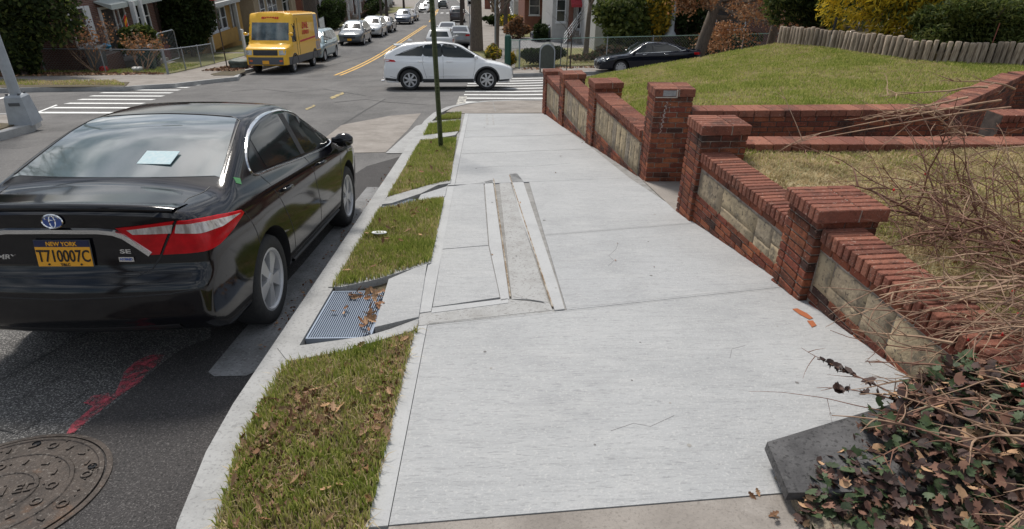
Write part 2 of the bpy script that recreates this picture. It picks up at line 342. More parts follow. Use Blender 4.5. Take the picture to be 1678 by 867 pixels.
def catmull(pts, n=6, closed=True):
    P = [Vector(p) for p in pts]; m = len(P); o = []
    rng = range(m) if closed else range(m - 1)
    for i in rng:
        g = lambda k: P[k % m] if closed else P[min(max(k, 0), m - 1)]
        a, b, c, d = g(i - 1), g(i), g(i + 1), g(i + 2)
        for j in range(n):
            t = j / n
            o.append(tuple(.5 * ((2 * b) + (c - a) * t + (2 * a - 5 * b + 4 * c - d) * t * t + (3 * b - a - 3 * c + d) * t ** 3)))
    if not closed: o.append(tuple(P[-1]))
    return o
def text_mesh(name, s, size, m, depth=.002, parent=None, loc=(0, 0, 0), rot=(0, 0, 0), sx=1., bold=0., shear=0.):
    cu = bpy.data.curves.new(name, 'FONT'); cu.body = s; cu.size = size; cu.extrude = depth; cu.align_x = 'CENTER'; cu.align_y = 'CENTER'; cu.offset = bold; cu.shear = shear
    cu.resolution_u = 3
    ob = bpy.data.objects.new('tmp', cu); COL.objects.link(ob)
    me = bpy.data.meshes.new_from_object(ob.evaluated_get(bpy.context.evaluated_depsgraph_get()))
    bpy.data.objects.remove(ob); me.name = name; me.transform(Matrix.Diagonal((sx, 1, 1, 1)))
    me.materials.clear(); me.materials.append(m)
    return link(name, me, parent, loc, rot)
def pip(px, py, poly):
    c = np.zeros(len(px), bool); n = len(poly)
    for i in range(n):
        x0, y0 = poly[i]; x1, y1 = poly[(i + 1) % n]
        if y0 == y1: continue
        k = ((y0 > py) != (y1 > py)) & (px < (x1 - x0) * (py - y0) / (y1 - y0) + x0); c ^= k
    return c
def scatter(poly, n):
    xs = [p[0] for p in poly]; ys = [p[1] for p in poly]
    x = NR.uniform(min(xs), max(xs), n); y = NR.uniform(min(ys), max(ys), n); k = pip(x, y, poly); return x[k], y[k]
def vnoise(x, y, s, seed=0):
    """cheap smooth value noise in numpy"""
    r = np.random.RandomState(seed).rand(64, 64); X = x / s; Y = y / s; i = np.floor(X).astype(int); j = np.floor(Y).astype(int); fx = X - i; fy = Y - j
    fx = fx * fx * (3 - 2 * fx); fy = fy * fy * (3 - 2 * fy); g = lambda a, b: r[a % 64, b % 64]
    return (g(i, j) * (1 - fx) + g(i + 1, j) * fx) * (1 - fy) + (g(i, j + 1) * (1 - fx) + g(i + 1, j + 1) * fx) * fy
def grass(name, poly, n, h, zf, label, straw=.2, yellow=.35, wid=.004, seed=3, cat='grass', lean=.6, patchy=.9):
    """many small bent blades, one mesh (nobody could count them)"""
    x, y = scatter(poly, n); k = len(x); pn = vnoise(x, y, patchy, seed) * .6 + vnoise(x, y, patchy * .3, seed + 1) * .4
    keep = NR.rand(k) < .35 + 1.1 * pn; x, y, pn = x[keep], y[keep], pn[keep]; k = len(x)
    z = np.array([zf(a, b) for a, b in zip(x, y)]); hh = h * NR.uniform(.45, 1.25, k) * (.55 + .8 * pn); a = NR.uniform(0, 2 * np.pi, k); b = NR.uniform(0, 2 * np.pi, k)
    w = wid * NR.uniform(.6, 1.4, k); le = NR.uniform(.1, 1., k) * lean
    c, s = np.cos(a) * w, np.sin(a) * w; lx, ly = np.cos(b) * hh * le, np.sin(b) * hh * le
    V = np.stack([np.stack([x - c, y - s, z - .01], 1), np.stack([x + c, y + s, z - .01], 1),
                  np.stack([x + c * .8 + lx * .4, y + s * .8 + ly * .4, z + hh * .6], 1), np.stack([x - c * .8 + lx * .4, y - s * .8 + ly * .4, z + hh * .6], 1),
                  np.stack([x + lx, y + ly, z + hh * (1 - .25 * le)], 1)], 1).reshape(-1, 3)
    o = np.arange(k) * 5
    F = np.concatenate([np.stack([o, o + 1, o + 2], 1), np.stack([o, o + 2, o + 3], 1), np.stack([o + 3, o + 2, o + 4], 1)])
    t = NR.rand(k) + (.5 - pn) * 1.2; mi = np.where(t < 1 - straw - yellow, 0, np.where(t < 1 - straw, 1, 2)); mi = np.tile(mi, 3)
    ob = link(name, np_mesh(name, V, F, [gr1, gr2, gr3], mi)); return tag(ob, label, cat, kind='stuff')
def leaf_points(c, rad, n, lumps=9, shell=.55, flat=1.):
    """points spread through an uneven crown made of overlapping clumps"""
    c = np.array(c, float); rad = np.array(rad, float)
    d = NR.normal(size=(lumps, 3)); d /= np.linalg.norm(d, axis=1)[:, None]; cc = d * NR.uniform(.25, .72, (lumps, 1)); cr_ = NR.uniform(.32, .55, lumps)
    cc[0] = 0; cr_[0] = .62
    k = NR.randint(0, lumps, n); e = NR.normal(size=(n, 3)); e /= np.linalg.norm(e, axis=1)[:, None]
    r = cr_[k] * (shell + (1 - shell) * NR.rand(n)) ** .5 * NR.uniform(.75, 1.08, n)
    return c + (cc[k] + e * r[:, None]) * rad, e
def leaves_mesh(name, P, size, mats, probs=None, long=1.6, droop=0., dirs=None, jit=.5):
    """one diamond-shaped leaf quad per point"""
    n = len(P); s = size * NR.uniform(.6, 1.35, n)
    a = NR.normal(size=(n, 3)); 
    if dirs is not None: a = a * jit + dirs
    a[:, 2] -= droop; a /= np.linalg.norm(a, axis=1)[:, None]
    b = np.cross(a, NR.normal(size=(n, 3))); b /= np.linalg.norm(b, axis=1)[:, None]; nn = np.cross(a, b)
    l = (s * long / 2)[:, None]; ww = (s / 2)[:, None]
    V = np.stack([P - a * l, P + b * ww - nn * ww * .3, P + a * l, P - b * ww - nn * ww * .3], 1).reshape(-1, 3)
    F = np.arange(n * 4).reshape(n, 4); mi = NR.choice(len(mats), n, p=probs)
    return np_mesh(name, V, F, mats, mi)
def branches(mb, p, d, length, r, depth, spread=.55, n=3, seg=3, m=None, up=.1, sides=5, out=None):
    pts = [Vector(p)]; dd = Vector(d).normalized(); rs = [r]
    for i in range(seg):
        dd = (dd + Vector((rnd.uniform(-1, 1), rnd.uniform(-1, 1), rnd.uniform(-1, 1) + up)) * .16).normalized()
        pts.append(pts[-1] + dd * length / seg); rs.append(r * (1 - .45 * (i + 1) / seg))
    mb.tube(pts, rs, max(3, sides), m, cap=False)
    if out is not None and depth <= 1: out += [tuple(q) for q in pts[1:]]
    if depth > 0:
        for k in range(n):
            t = rnd.uniform(.45, 1.); q = pts[0].lerp(pts[-1], t) if k else pts[-1]
            i = min(seg, max(1, round(t * seg))); q = pts[i] if k else pts[-1]
            nd = (dd + Vector((rnd.uniform(-1, 1), rnd.uniform(-1, 1), rnd.uniform(-.6, 1) * .8 + up)) * spread * 1.4).normalized()
            branches(mb, q, nd, length * rnd.uniform(.55, .8), rs[i] * .72, depth - 1, spread, n, seg, m, up, sides - 1, out)
def bare_tree(name, loc, h, r, label, cat='tree', depth=4, m=None, group=None, lean=(0, 0), n=3, leaf=None, trunk_frac=.42):
    t = empty(name, loc, 0, label, cat, group); m = m or bark
    th = h * trunk_frac; mb = MB(); top = Vector((lean[0] * th, lean[1] * th, th))
    mb.tube([(0, 0, -.2), (0, 0, 0), (top.x * .3, top.y * .3, th * .3), (top.x * .7 + rnd.uniform(-.04, .04), top.y * .7, th * .7), top], [r * 1.5, r * 1.2, r, r * .85, r * .75], 10, m)
    mb.build('trunk', m, t, smooth=True)
    b2 = MB(); pts = []
    for k in range(4):
        a = k * 1.6 + rnd.random(); d = (math.cos(a) * .55 + lean[0], math.sin(a) * .55 + lean[1], 1)
        branches(b2, top * rnd.uniform(.82, 1) if k else top, d, h * .26, r * .55, depth, n=n, m=m, out=pts, seg=3)
    b2.build('crown', m, t)
    if leaf:
        P = np.array(pts)[NR.randint(0, len(pts), leaf[0])] + NR.normal(size=(leaf[0], 3)) * leaf[3]
        link('foliage', leaves_mesh('foliage', P, leaf[1], leaf[2], droop=.5), t)
    return t
def bush(name, loc, rad, n, size, mats, label, cat='bush', probs=None, lumps=9, group=None, stem=True, droop=0., long=1.6, dirs=False, cz=.9):
    t = empty(name, loc, 0, label, cat, group)
    P, e = leaf_points((0, 0, rad[2] * cz), rad, n, lumps)
    P = P[P[:, 2] > -.05]; 
    link('foliage', leaves_mesh('foliage', P, size, mats, probs, droop=droop, long=long), t)
    if stem:
        mb = MB()
        for k in range(6):
            a = rnd.uniform(0, 6.28); q = rnd.uniform(.2, .8)
            mb.tube([(0, 0, -.1), (math.cos(a) * rad[0] * q * .4, math.sin(a) * rad[1] * q * .4, rad[2] * .5), (math.cos(a) * rad[0] * q, math.sin(a) * rad[1] * q, rad[2] * 1.3)], [.035, .025, .01], 5, bark_dark)
        mb.build('stem', bark_dark, t)
    return t

# ---------------------------------------------------------------- vehicles: a rounded implicit body, panels laid on it by projection
def sm(xs, ys, k=.06):
    """smoothed table"""
    X = np.linspace(min(xs) - .5, max(xs) + .5, 600); Y = np.interp(X, xs, ys); st = X[1] - X[0]; n = max(1, int(k * 3 / st)); g = np.exp(-.5 * (np.arange(-n, n + 1) * st / k) ** 2); g /= g.sum()
    Y = np.convolve(np.pad(Y, n, 'edge'), g, 'valid'); return lambda q: np.interp(q, X, Y)
def smax(a, b, k): h = np.clip(.5 + .5 * (a - b) / k, 0, 1); return b + (a - b) * h + k * h * (1 - h)
def smin(a, b, k): return -smax(-a, -b, k)
class Shape:
    """K: profile tables. y = 0 at the rear bumper, y = L at the nose"""
    def __init__(s, K):
        s.K = K; s.L = K['L']; s.W = K['W'] / 2
        s.plan = sm(K['plan'][0], K['plan'][1], .10); s.top = sm(K['top'][0], K['top'][1], K.get('tk', .05)); s.roof = sm(K['roof'][0], K['roof'][1], .10)
        s.rear = sm(K['rear'][0], K['rear'][1], .02); s.front = sm(K['front'][0], K['front'][1], .03); s.side = sm(K['side'][0], K['side'][1], .03)
        s.bot = K.get('bot', .2)
    def F(s, x, y, z):
        K = s.K; ax = np.abs(x)
        side = ax - s.plan(y) + s.side(z)
        b = smax(side, (z - s.top(y) + K.get('crown', .10) * x * x) * .95, K.get('ks', .07))
        b = smax(b, (s.rear(z) + K.get('rb', .12) * x * x - y), .05); b = smax(b, y - (s.L - s.front(z) - K.get('fb', .22) * x * x), .07)
        b = smax(b, s.bot - z, .03)
        (ry0, rz0), (ry1, rz1) = K['rg']; (fy0, fz0), (fy1, fz1) = K['fg']
        cs = (ax - (K['cw0'] - (np.maximum(z, K['cz'] - .03) - K['cz']) * K['cs'])) * .9
        c = smax(cs, z - s.roof(y) + .07 * x * x, K.get('kc', .09))
        l = math.hypot(ry1 - ry0, rz1 - rz0); c = smax(c, (-(y - ry0 - .10 * x * x) * (rz1 - rz0) + (z - rz0) * (ry1 - ry0)) / l, K.get('kr', .05))
        l = math.hypot(fy1 - fy0, fz1 - fz0); c = smax(c, ((y - fy0 + .16 * x * x) * (fz1 - fz0) - (z - fz0) * (fy1 - fy0)) / l, .05)
        c = smax(c, K['cz'] - .04 - z, .02); c = smax(c, s.rear(z) + K.get('rb', .12) * x * x - y, .03)
        return smin(b, c, K.get('ku', .03))
    def mesh(s, name, nx, ny, nz):
        L, W, H = s.L, s.W + .1, s.K['H'] + .1; b0 = s.bot - .05; V = []; idx = {}; Fc = []
        def gv(i, j, k):
            if (i, j, k) not in idx: idx[(i, j, k)] = len(V); V.append((-W + 2 * W * i / nx, -.05 + (L + .1) * j / ny, b0 + (H - b0) * k / nz))
            return idx[(i, j, k)]
        for i in range(nx):
            for j in range(ny): Fc.append((gv(i, j, 0), gv(i, j + 1, 0), gv(i + 1, j + 1, 0), gv(i + 1, j, 0))); Fc.append((gv(i, j, nz), gv(i + 1, j, nz), gv(i + 1, j + 1, nz), gv(i, j + 1, nz)))
            for k in range(nz): Fc.append((gv(i, 0, k), gv(i + 1, 0, k), gv(i + 1, 0, k + 1), gv(i, 0, k + 1))); Fc.append((gv(i, ny, k), gv(i, ny, k + 1), gv(i + 1, ny, k + 1), gv(i + 1, ny, k)))
        for j in range(ny):
            for k in range(nz): Fc.append((gv(0, j, k), gv(0, j, k + 1), gv(0, j + 1, k + 1), gv(0, j + 1, k))); Fc.append((gv(nx, j, k), gv(nx, j + 1, k), gv(nx, j + 1, k + 1), gv(nx, j, k + 1)))
        V = np.array(V); A = V.copy(); A[:, 0] = 0; A[:, 1] = np.clip(V[:, 1], .75, L - .75); A[:, 2] = np.clip(V[:, 2], .5, .62)
        D = V - A; lo = np.zeros(len(V)); hi = np.full(len(V), 1.6)
        for _ in range(26):
            m = (lo + hi) / 2; P = A + D * m[:, None]; ins = s.F(P[:, 0], P[:, 1], P[:, 2]) < 0; lo = np.where(ins, m, lo); hi = np.where(ins, hi, m)
        P = A + D * lo[:, None]; return P, np.array(Fc)
    def cast(s, A, B, frame, eps):
        """project points (a,b) of a frame onto the body from outside"""
        o, ea, eb, on = frame; P0 = A[:, None] * ea + B[:, None] * eb + o; n = len(P0); t = np.full(n, 9.); hit = np.zeros(n, bool)
        for k in range(260):
            tt = 9. - k * .04; P = P0 + on * tt; ins = s.F(P[:, 0], P[:, 1], P[:, 2]) < 0; new = ins & ~hit; t[new] = tt; hit |= ins
            if hit.all(): break
        if hit.any(): t[~hit] = np.median(t[hit])
        else: t[:] = s.W * .93 if abs(on[0]) > .9 else 1.2
        lo, hi = t.copy(), t + .04
        for _ in range(14):
            m = (lo + hi) / 2; P = P0 + on * m[:, None]; ins = s.F(P[:, 0], P[:, 1], P[:, 2]) < 0; lo = np.where(ins, m, lo); hi = np.where(ins, hi, m)
        lo = np.where(hit, lo, t); return P0 + on * (lo + eps)[:, None]
def FR(kind, sg=1):
    v = lambda *a: np.array(a, float); q = .70710678
    return {'side': (v(0, 0, 0), v(0, 1, 0), v(0, 0, 1), v(sg, 0, 0)), 'rear': (v(0, 0, 0), v(1, 0, 0), v(0, 0, 1), v(0, -1, 0)), 'front': (v(0, 0, 0), v(1, 0, 0), v(0, 0, 1), v(0, 1, 0)),
            'top': (v(0, 0, 0), v(1, 0, 0), v(0, 1, 0), v(0, 0, 1)), 'rcorner': (v(0, 0, 0), v(q * sg, q, 0), v(0, 0, 1), v(q * sg, -q, 0)), 'fcorner': (v(0, 0, 0), v(-q * sg, q, 0), v(0, 0, 1), v(q * sg, q, 0)),
            'rtop': (v(0, 0, 0), v(1, 0, 0), v(0, q, q), v(0, -q, q)), 'ftop': (v(0, 0, 0), v(1, 0, 0), v(0, -q, q), v(0, q, q))}[kind]
def panel(sh, name, pts, kind, m, parent, sg=1, eps=.004, cell=.09, skirt=.02, smooth=True):
    bm = bmesh.new(); vs = [bm.verts.new((p[0], p[1], 0)) for p in pts]; bm.faces.new(vs)
    a = [p[0] for p in pts]; b = [p[1] for p in pts]
    for k, (lo, hi) in enumerate(((min(a), max(a)), (min(b), max(b)))):
        c = lo + cell
        while c < hi - .01:
            bmesh.ops.bisect_plane(bm, geom=bm.verts[:] + bm.edges[:] + bm.faces[:], plane_co=(c, 0, 0) if k == 0 else (0, c, 0), plane_no=(1, 0, 0) if k == 0 else (0, 1, 0)); c += cell
    fr = FR(kind, sg); co = np.array([(v.co.x, v.co.y) for v in bm.verts]); P = sh.cast(co[:, 0], co[:, 1], fr, eps)
    for v, p in zip(bm.verts, P): v.co = p
    be = [e for e in bm.edges if e.is_boundary]; r = bmesh.ops.extrude_edge_only(bm, edges=be)
    for g in r['geom']:
        if isinstance(g, bmesh.types.BMVert): g.co -= Vector(fr[3]) * skirt
    bmesh.ops.recalc_face_normals(bm, faces=bm.faces)
    # make the big face point outwards
    nv = Vector(fr[3]); s_ = sum(f.normal.dot(nv) * f.calc_area() for f in bm.faces)
    if s_ < 0: bmesh.ops.reverse_faces(bm, faces=bm.faces[:])
    me = bpy.data.meshes.new(name); bm.to_mesh(me); bm.free(); me.materials.append(m)
    if smooth:
        me.polygons.foreach_set('use_smooth', [True] * len(me.polygons))
        try: me.set_sharp_from_angle(angle=R(40))
        except Exception: pass
    return link(name, me, parent)
def ribbon(sh, name, pts, w, kind, m, parent, sg=1, eps=.003, closed=False, step=.05, h=None, build=True, mb=None):
    """a thin raised strip following a line on the body (trim, seams, mouldings)"""
    P = [Vector(p) for p in pts]
    if closed: P.append(P[0])
    D = [P[0]]
    for p, q in zip(P, P[1:]):
        n = max(1, int((q - p).length / step)); D += [p.lerp(q, i / n) for i in range(1, n + 1)]
    T = []
    for i, p in enumerate(D):
        a = D[i - 1] if i else (D[-2] if closed else p); b = D[i + 1] if i < len(D) - 1 else (D[1] if closed else p); d = (b - a).normalized(); T.append(Vector((-d.y, d.x)))
    fr = FR(kind, sg); Lf = np.array([tuple(p + t * w / 2) for p, t in zip(D, T)]); Rt = np.array([tuple(p - t * w / 2) for p, t in zip(D, T)])
    hh = h if h is not None else eps
    A = sh.cast(Lf[:, 0], Lf[:, 1], fr, -.002); B = sh.cast(Lf[:, 0] * .8 + Rt[:, 0] * .2, Lf[:, 1] * .8 + Rt[:, 1] * .2, fr, hh); C = sh.cast(Lf[:, 0] * .2 + Rt[:, 0] * .8, Lf[:, 1] * .2 + Rt[:, 1] * .8, fr, hh); E_ = sh.cast(Rt[:, 0], Rt[:, 1], fr, -.002)
    own = mb is None; mb = mb or MB(); n = len(D); V = np.concatenate([A, B, C, E_]); F = []
    for i in range(n - 1):
        for k in range(3): F.append((k * n + i, k * n + i + 1, (k + 1) * n + i + 1, (k + 1) * n + i))
    mb.add(V.tolist(), F, m)
    return mb.build(name, m, parent) if own else None
def wheel_meshes(r, w, rimr, spokes=10, key='w', hub=.03, dbl=False):
    k = (key, r, w, rimr, spokes)
    if k in WM: return WM[k]
    t = MB(); h = w / 2
    t.lathe([(rimr, -h * .8), (rimr + .01, -h * .95), (r - .045, -h), (r - .012, -h * .88), (r, -h * .6), (r, h * .6), (r - .012, h * .88), (r - .045, h), (rimr + .012, h * .97), (rimr, h * .85), (rimr - .01, h * .6)], 36, tyre_m, axis='X')
    tyre = t.mesh('tyre', tyre_m, True)
    m = MB(); m.lathe([(rimr + .004, h * .9), (rimr - .012, h * .93), (rimr - .022, h * .8), (rimr - .03, h * .25), (rimr - .05, h * .15)], 36, rim_m, axis='X')
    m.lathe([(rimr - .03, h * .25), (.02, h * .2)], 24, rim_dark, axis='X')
    m.lathe([(.065, h * .3), (.062, h * .72), (.04, h * .86), (.001, h * .88)], 16, rim_m, axis='X')
    for i in range(spokes):
        a = 2 * math.pi * i / spokes + (.16 * (1 if i % 2 else -1) if dbl else 0); c, s_ = math.cos(a), math.sin(a)
        w0, w1 = (.030, .036) if not dbl else (.02, .03)
        p = lambda rr, off, x: (x, c * rr - s_ * off, s_ * rr + c * off)
        m.add([p(.05, -w0, h * .8), p(.05, w0, h * .8), p(rimr - .015, w1, h * .72), p(rimr - .015, -w1, h * .72), p(.05, -w0, h * .4), p(.05, w0, h * .4), p(rimr - .015, w1, h * .4), p(rimr - .015, -w1, h * .4)],
              [(0, 1, 2, 3), (0, 4, 5, 1), (1, 5, 6, 2), (2, 6, 7, 3), (3, 7, 4, 0)], rim_m)
    rim = m.mesh('rim', rim_m)
    d = MB(); d.lathe([(rimr * .9, -h * .7), (rimr * .9, h * .1), (.001, h * .1)], 20, blackpl, axis='X'); drum = d.mesh('wheel', blackpl)
    WM[k] = (drum, tyre, rim); return WM[k]
WM = {}
def add_wheel(root, x, y, r, w, rimr, sg, spokes, dbl=False, steer=0):
    dm, ty, ri = wheel_meshes(r, w, rimr, spokes, dbl=dbl)
    o = link('wheel', dm, root, (x, y, r), (0, 0, (0 if sg > 0 else math.pi) + steer)); link('tyre', ty, o); link('rim', ri, o); return o
def plate(root, x, y, z, fr, big=False, m1=None):
    """licence plate; fr = -1 on the rear face, +1 on the front"""
    mb = MB(); mb.box(-.152, .152, -.004, .004, -.076, .076, m1 or plate_o)
    return mb.build('licence_plate', None, root, loc=(x, y, z))

# vehicle profile tables (metres)
KS = dict(L=4.28, W=1.77, H=1.46, plan=([0, .1, .3, .8, 2, 3.3, 3.8, 4.1, 4.28], [.77, .81, .855, .885, .885, .88, .85, .78, .68]),
          side=([.2, .35, .6, .85, .98, 1.1], [.07, .02, 0, .012, .05, .13]),
          top=([0, .12, .2, .7, .95, 2.9, 3.5, 4.0, 4.28], [1.08, 1.115, 1.11, 1.105, 1.10, 1.0, .95, .85, .70]),
          rear=([.24, .31, .42, .62, .68, .72, .85, .98, 1.05, 1.10, 1.12], [.30, .12, .0, .0, .02, .06, .075, .075, .05, .05, .10]),
          front=([.2, .35, .6, .8], [.10, .0, .0, .12]), roof=([.6, 1.3, 1.6, 2.1, 2.6, 3.2], [1.27, 1.39, 1.43, 1.455, 1.43, 1.32]),
          rg=((.66, 1.10), (1.44, 1.42)), fg=((3.24, .95), (2.40, 1.42)), cz=.95, cw0=.815, cs=.44, bot=.27)
KU = dict(L=4.85, W=1.90, H=1.70, plan=([0, .1, .3, .9, 2, 3.8, 4.3, 4.65, 4.85], [.78, .86, .91, .945, .945, .945, .92, .84, .70]),
          side=([.25, .45, .75, 1.0, 1.1, 1.2], [.06, .02, 0, .015, .05, .12]),
          top=([0, .2, .5, 1.0, 3.3, 3.8, 4.4, 4.85], [1.16, 1.17, 1.14, 1.10, 1.10, 1.07, .96, .78]),
          rear=([.25, .4, .6, .8, .9, 1.1, 1.2], [.12, .02, .0, .02, .05, .06, .10]),
          front=([.25, .4, .7, .9], [.14, .02, .0, .10]), roof=([0, .25, .6, 1.2, 2.2, 2.9, 3.3], [1.56, 1.59, 1.64, 1.69, 1.70, 1.62, 1.50]),
          rg=((.10, 1.15), (.62, 1.66)), fg=((3.72, 1.06), (2.75, 1.66)), cz=1.05, cw0=.88, cs=.40, bot=.27)
KM = dict(KU, L=4.9, H=1.74, plan=([0, .1, .3, .9, 2, 3.8, 4.3, 4.7, 4.9], [.80, .88, .93, .96, .96, .96, .93, .86, .72]),
          roof=([0, .3, .8, 1.4, 2.4, 3.2, 3.6], [1.66, 1.70, 1.73, 1.74, 1.72, 1.60, 1.48]), rg=((.05, 1.10), (.32, 1.70)), fg=((4.05, 1.02), (2.95, 1.66)),
          top=([0, .2, 1.0, 3.6, 4.1, 4.6, 4.9], [1.12, 1.12, 1.08, 1.08, 1.03, .90, .76]))
KG = dict(KS, L=4.85, plan=([0, .1, .3, .8, 2, 3.8, 4.3, 4.65, 4.85], [.78, .83, .88, .92, .92, .92, .90, .82, .66]),
          top=([0, .12, .5, .9, 3.3, 4.0, 4.5, 4.85], [1.02, 1.06, 1.06, 1.05, .98, .92, .82, .66]), roof=([.7, 1.3, 1.8, 2.4, 2.9, 3.5], [1.18, 1.33, 1.41, 1.44, 1.41, 1.30]),
          rg=((.55, 1.04), (1.75, 1.42)), fg=((3.5, .94), (2.6, 1.42)))
KV = dict(L=6.3, W=2.08, H=2.78, plan=([0, .1, 1, 4.8, 5.6, 6.1, 6.3], [1.02, 1.04, 1.04, 1.04, 1.0, .95, .86]), side=([.4, .6, 1, 2.6], [.02, 0, 0, 0]),
          top=([0, 4.4, 4.9, 5.3, 6.0, 6.3], [1.5, 1.5, 1.48, 1.42, 1.27, 1.15]), rear=([.4, .6, 1.5], [0, 0, 0]), rb=0., fb=.12,
          front=([.35, .5, .9, 1.2], [.06, .0, .03, .10]), roof=([-.2, 4.7, 5.0, 5.4], [2.76, 2.76, 2.73, 2.62]),
          rg=((.0, 1.2), (.02, 2.76)), fg=((5.46, 1.42), (4.80, 2.76)), cz=1.3, cw0=1.04, cs=.012, kc=.10, bot=.42, kr=.06, crown=.05, ku=.02)

def ground_pose(x, y, ang, lift=0.):
    """matrix for something standing on the terrain, its local +Y heading at angle ang from world +X"""
    d = Vector((math.cos(ang), math.sin(ang), 0)); e = .8
    f = Vector((d.x, d.y, (S(x + d.x * e, y + d.y * e) - S(x - d.x * e, y - d.y * e)) / (2 * e))).normalized()
    s = Vector((d.y, -d.x, 0)); s = Vector((s.x, s.y, (S(x + s.x * e, y + s.y * e) - S(x - s.x * e, y - s.y * e)) / (2 * e))).normalized(); n = s.cross(f).normalized(); s = f.cross(n)
    m = Matrix((s, f, n)).transposed().to_4x4(); m.translation = (x, y, S(x, y) + lift); return m
SHP = {}
def shape(key, K):
    if key not in SHP: SHP[key] = Shape(K)
    return SHP[key]
BODYC = {}
def car_body(sh, key, res, wheels, r, mt, root):
    k = (key, res)
    if k not in BODYC:
        P, Fc = sh.mesh(key, *res); me = np_mesh('body', P, Fc, [mt], smooth=True)
        bm = bmesh.new(); bm.from_mesh(me); bmesh.ops.recalc_face_normals(bm, faces=bm.faces); bm.to_mesh(me); bm.free()
        o = link('tmp', me); mb = MB()
        for wy in wheels:
            for sg in (-1, 1):
                x0, x1 = (sh.W - .30, sh.W + .3) if sg > 0 else (-sh.W - .3, -sh.W + .30); n = 28
                v = [(x0, wy + (r + .055) * math.cos(2 * math.pi * i / n), r + .01 + (r + .055) * math.sin(2 * math.pi * i / n)) for i in range(n)]; v += [(x1, a, b) for _, a, b in v]
                mb.add(v, [tuple(range(n)), tuple(range(2 * n - 1, n - 1, -1))] + [(i, i + n, (i + 1) % n + n, (i + 1) % n) for i in range(n)])
        c = mb.build('tmp2', blackpl); c.hide_render = True
        md = o.modifiers.new('b', 'BOOLEAN'); md.operation = 'DIFFERENCE'; md.object = c; md.solver = 'EXACT'
        m2 = bpy.data.meshes.new_from_object(o.evaluated_get(bpy.context.evaluated_depsgraph_get()))
        m2.materials.clear(); m2.materials.append(mt); m2.materials.append(blackpl)
        # faces inside the wheel wells are black plastic
        mi = []
        for p in m2.polygons:
            c_ = p.center; ins = abs(c_.x) < sh.W - .02 and any(math.hypot(c_.y - wy, c_.z - r - .01) < r + .06 for wy in wheels) and sh.F(np.array([c_.x]), np.array([c_.y]), np.array([c_.z]))[0] < -.012
            mi.append(1 if ins or c_.z < sh.bot + .012 else 0)
        m2.polygons.foreach_set('material_index', mi); m2.polygons.foreach_set('use_smooth', [True] * len(mi))
        m2.set_sharp_from_angle(angle=R(38)); m2.name = 'body'
        bpy.data.objects.remove(o); bpy.data.objects.remove(c); BODYC[k] = m2
    me = BODYC[k]
    if me.materials[0] is not mt: me = me.copy(); me.materials[0] = mt
    return link('body', me, root)
def vehicle(key, K, label, cat, x, y, ang, paint, res=(16, 44, 14), wheels=(.95, 3.75), r=.34, rimr=.22, spokes=10, name='parked_car', group=None, win=None, detail=1,
            rearwin=None, wind=None, lamps=None, heads=None, grille=None, dbl=False, mt_lamp=None, plate_c=None, lift=0., rwf='top', wf='top', track=.13):
    sh = shape(key, K); root = empty(name, (0, 0, 0), 0, label, cat, group); root.matrix_world = ground_pose(x, y, ang, lift)
    car_body(sh, key, res, wheels, r, paint, root)
    for wy in wheels:
        for sg in (-1, 1): add_wheel(root, sg * (sh.W - track), wy, r, .215, rimr, sg, spokes, dbl)
    for sg in (-1, 1):
        for w_ in win or []: panel(sh, 'side_window', catmull(w_, 3) if detail > 1 else w_, 'side', glass_dark, root, sg, .003, .14)
        if lamps: panel(sh, 'tail_lamp', [(a, b) for a, b in lamps], 'rcorner', lamp_red, root, sg, .006, .12)
        if heads: panel(sh, 'headlight', heads, 'fcorner', head_m, root, sg, .006, .12)
    if rearwin: panel(sh, 'rear_window', rearwin, rwf, glass_sky if detail > 2 else glass_dark, root, 1, .003, .14)
    if wind: panel(sh, 'windscreen', wind, wf, glass_dark, root, 1, .003, .14)
    if grille: panel(sh, 'grille', grille, 'front', blackpl, root, 1, .006, .14)
    # side mirrors
    if detail > 0:
        my, mz = K.get('mir', (K['fg'][0][0] - .22, K['cz'] - .02))
        for sg in (-1, 1):
            mb = MB(); X0 = float(sh.cast(np.array([my]), np.array([mz]), FR('side', 1), 0)[0][0])
            vs = []
            for i in range(7):
                t = i / 6; xx = X0 - .02 + t * .21; rr = (.03, .04, .075, .085, .085, .075, .04)[i]
                vs.append((xx, rr))
            pr = []; n = 10
            for xx, rr in vs:
                for j in range(n): a = 2 * math.pi * j / n; pr.append((sg * xx, my + .02 + rr * .75 * math.cos(a) - .02 * (xx - X0), mz + .06 * min(1, i / 2) + rr * .85 * math.sin(a)))
            mb.add(pr, [(i * n + j, i * n + (j + 1) % n, (i + 1) * n + (j + 1) % n, (i + 1) * n + j) for i in range(6) for j in range(n)] + [tuple(6 * n + j for j in range(n))])
            mb.build('mirror', paint, root, smooth=True)
    if plate_c:
        for fr in plate_c:
            if fr < 0: p = sh.cast(np.array([0.]), np.array([K.get('pz', .82)]), FR('rear'), .008)[0]
            else: p = sh.cast(np.array([0.]), np.array([K.get('pzf', .45)]), FR('front'), .008)[0]
            plate(root, *p, fr)
    return root, sh

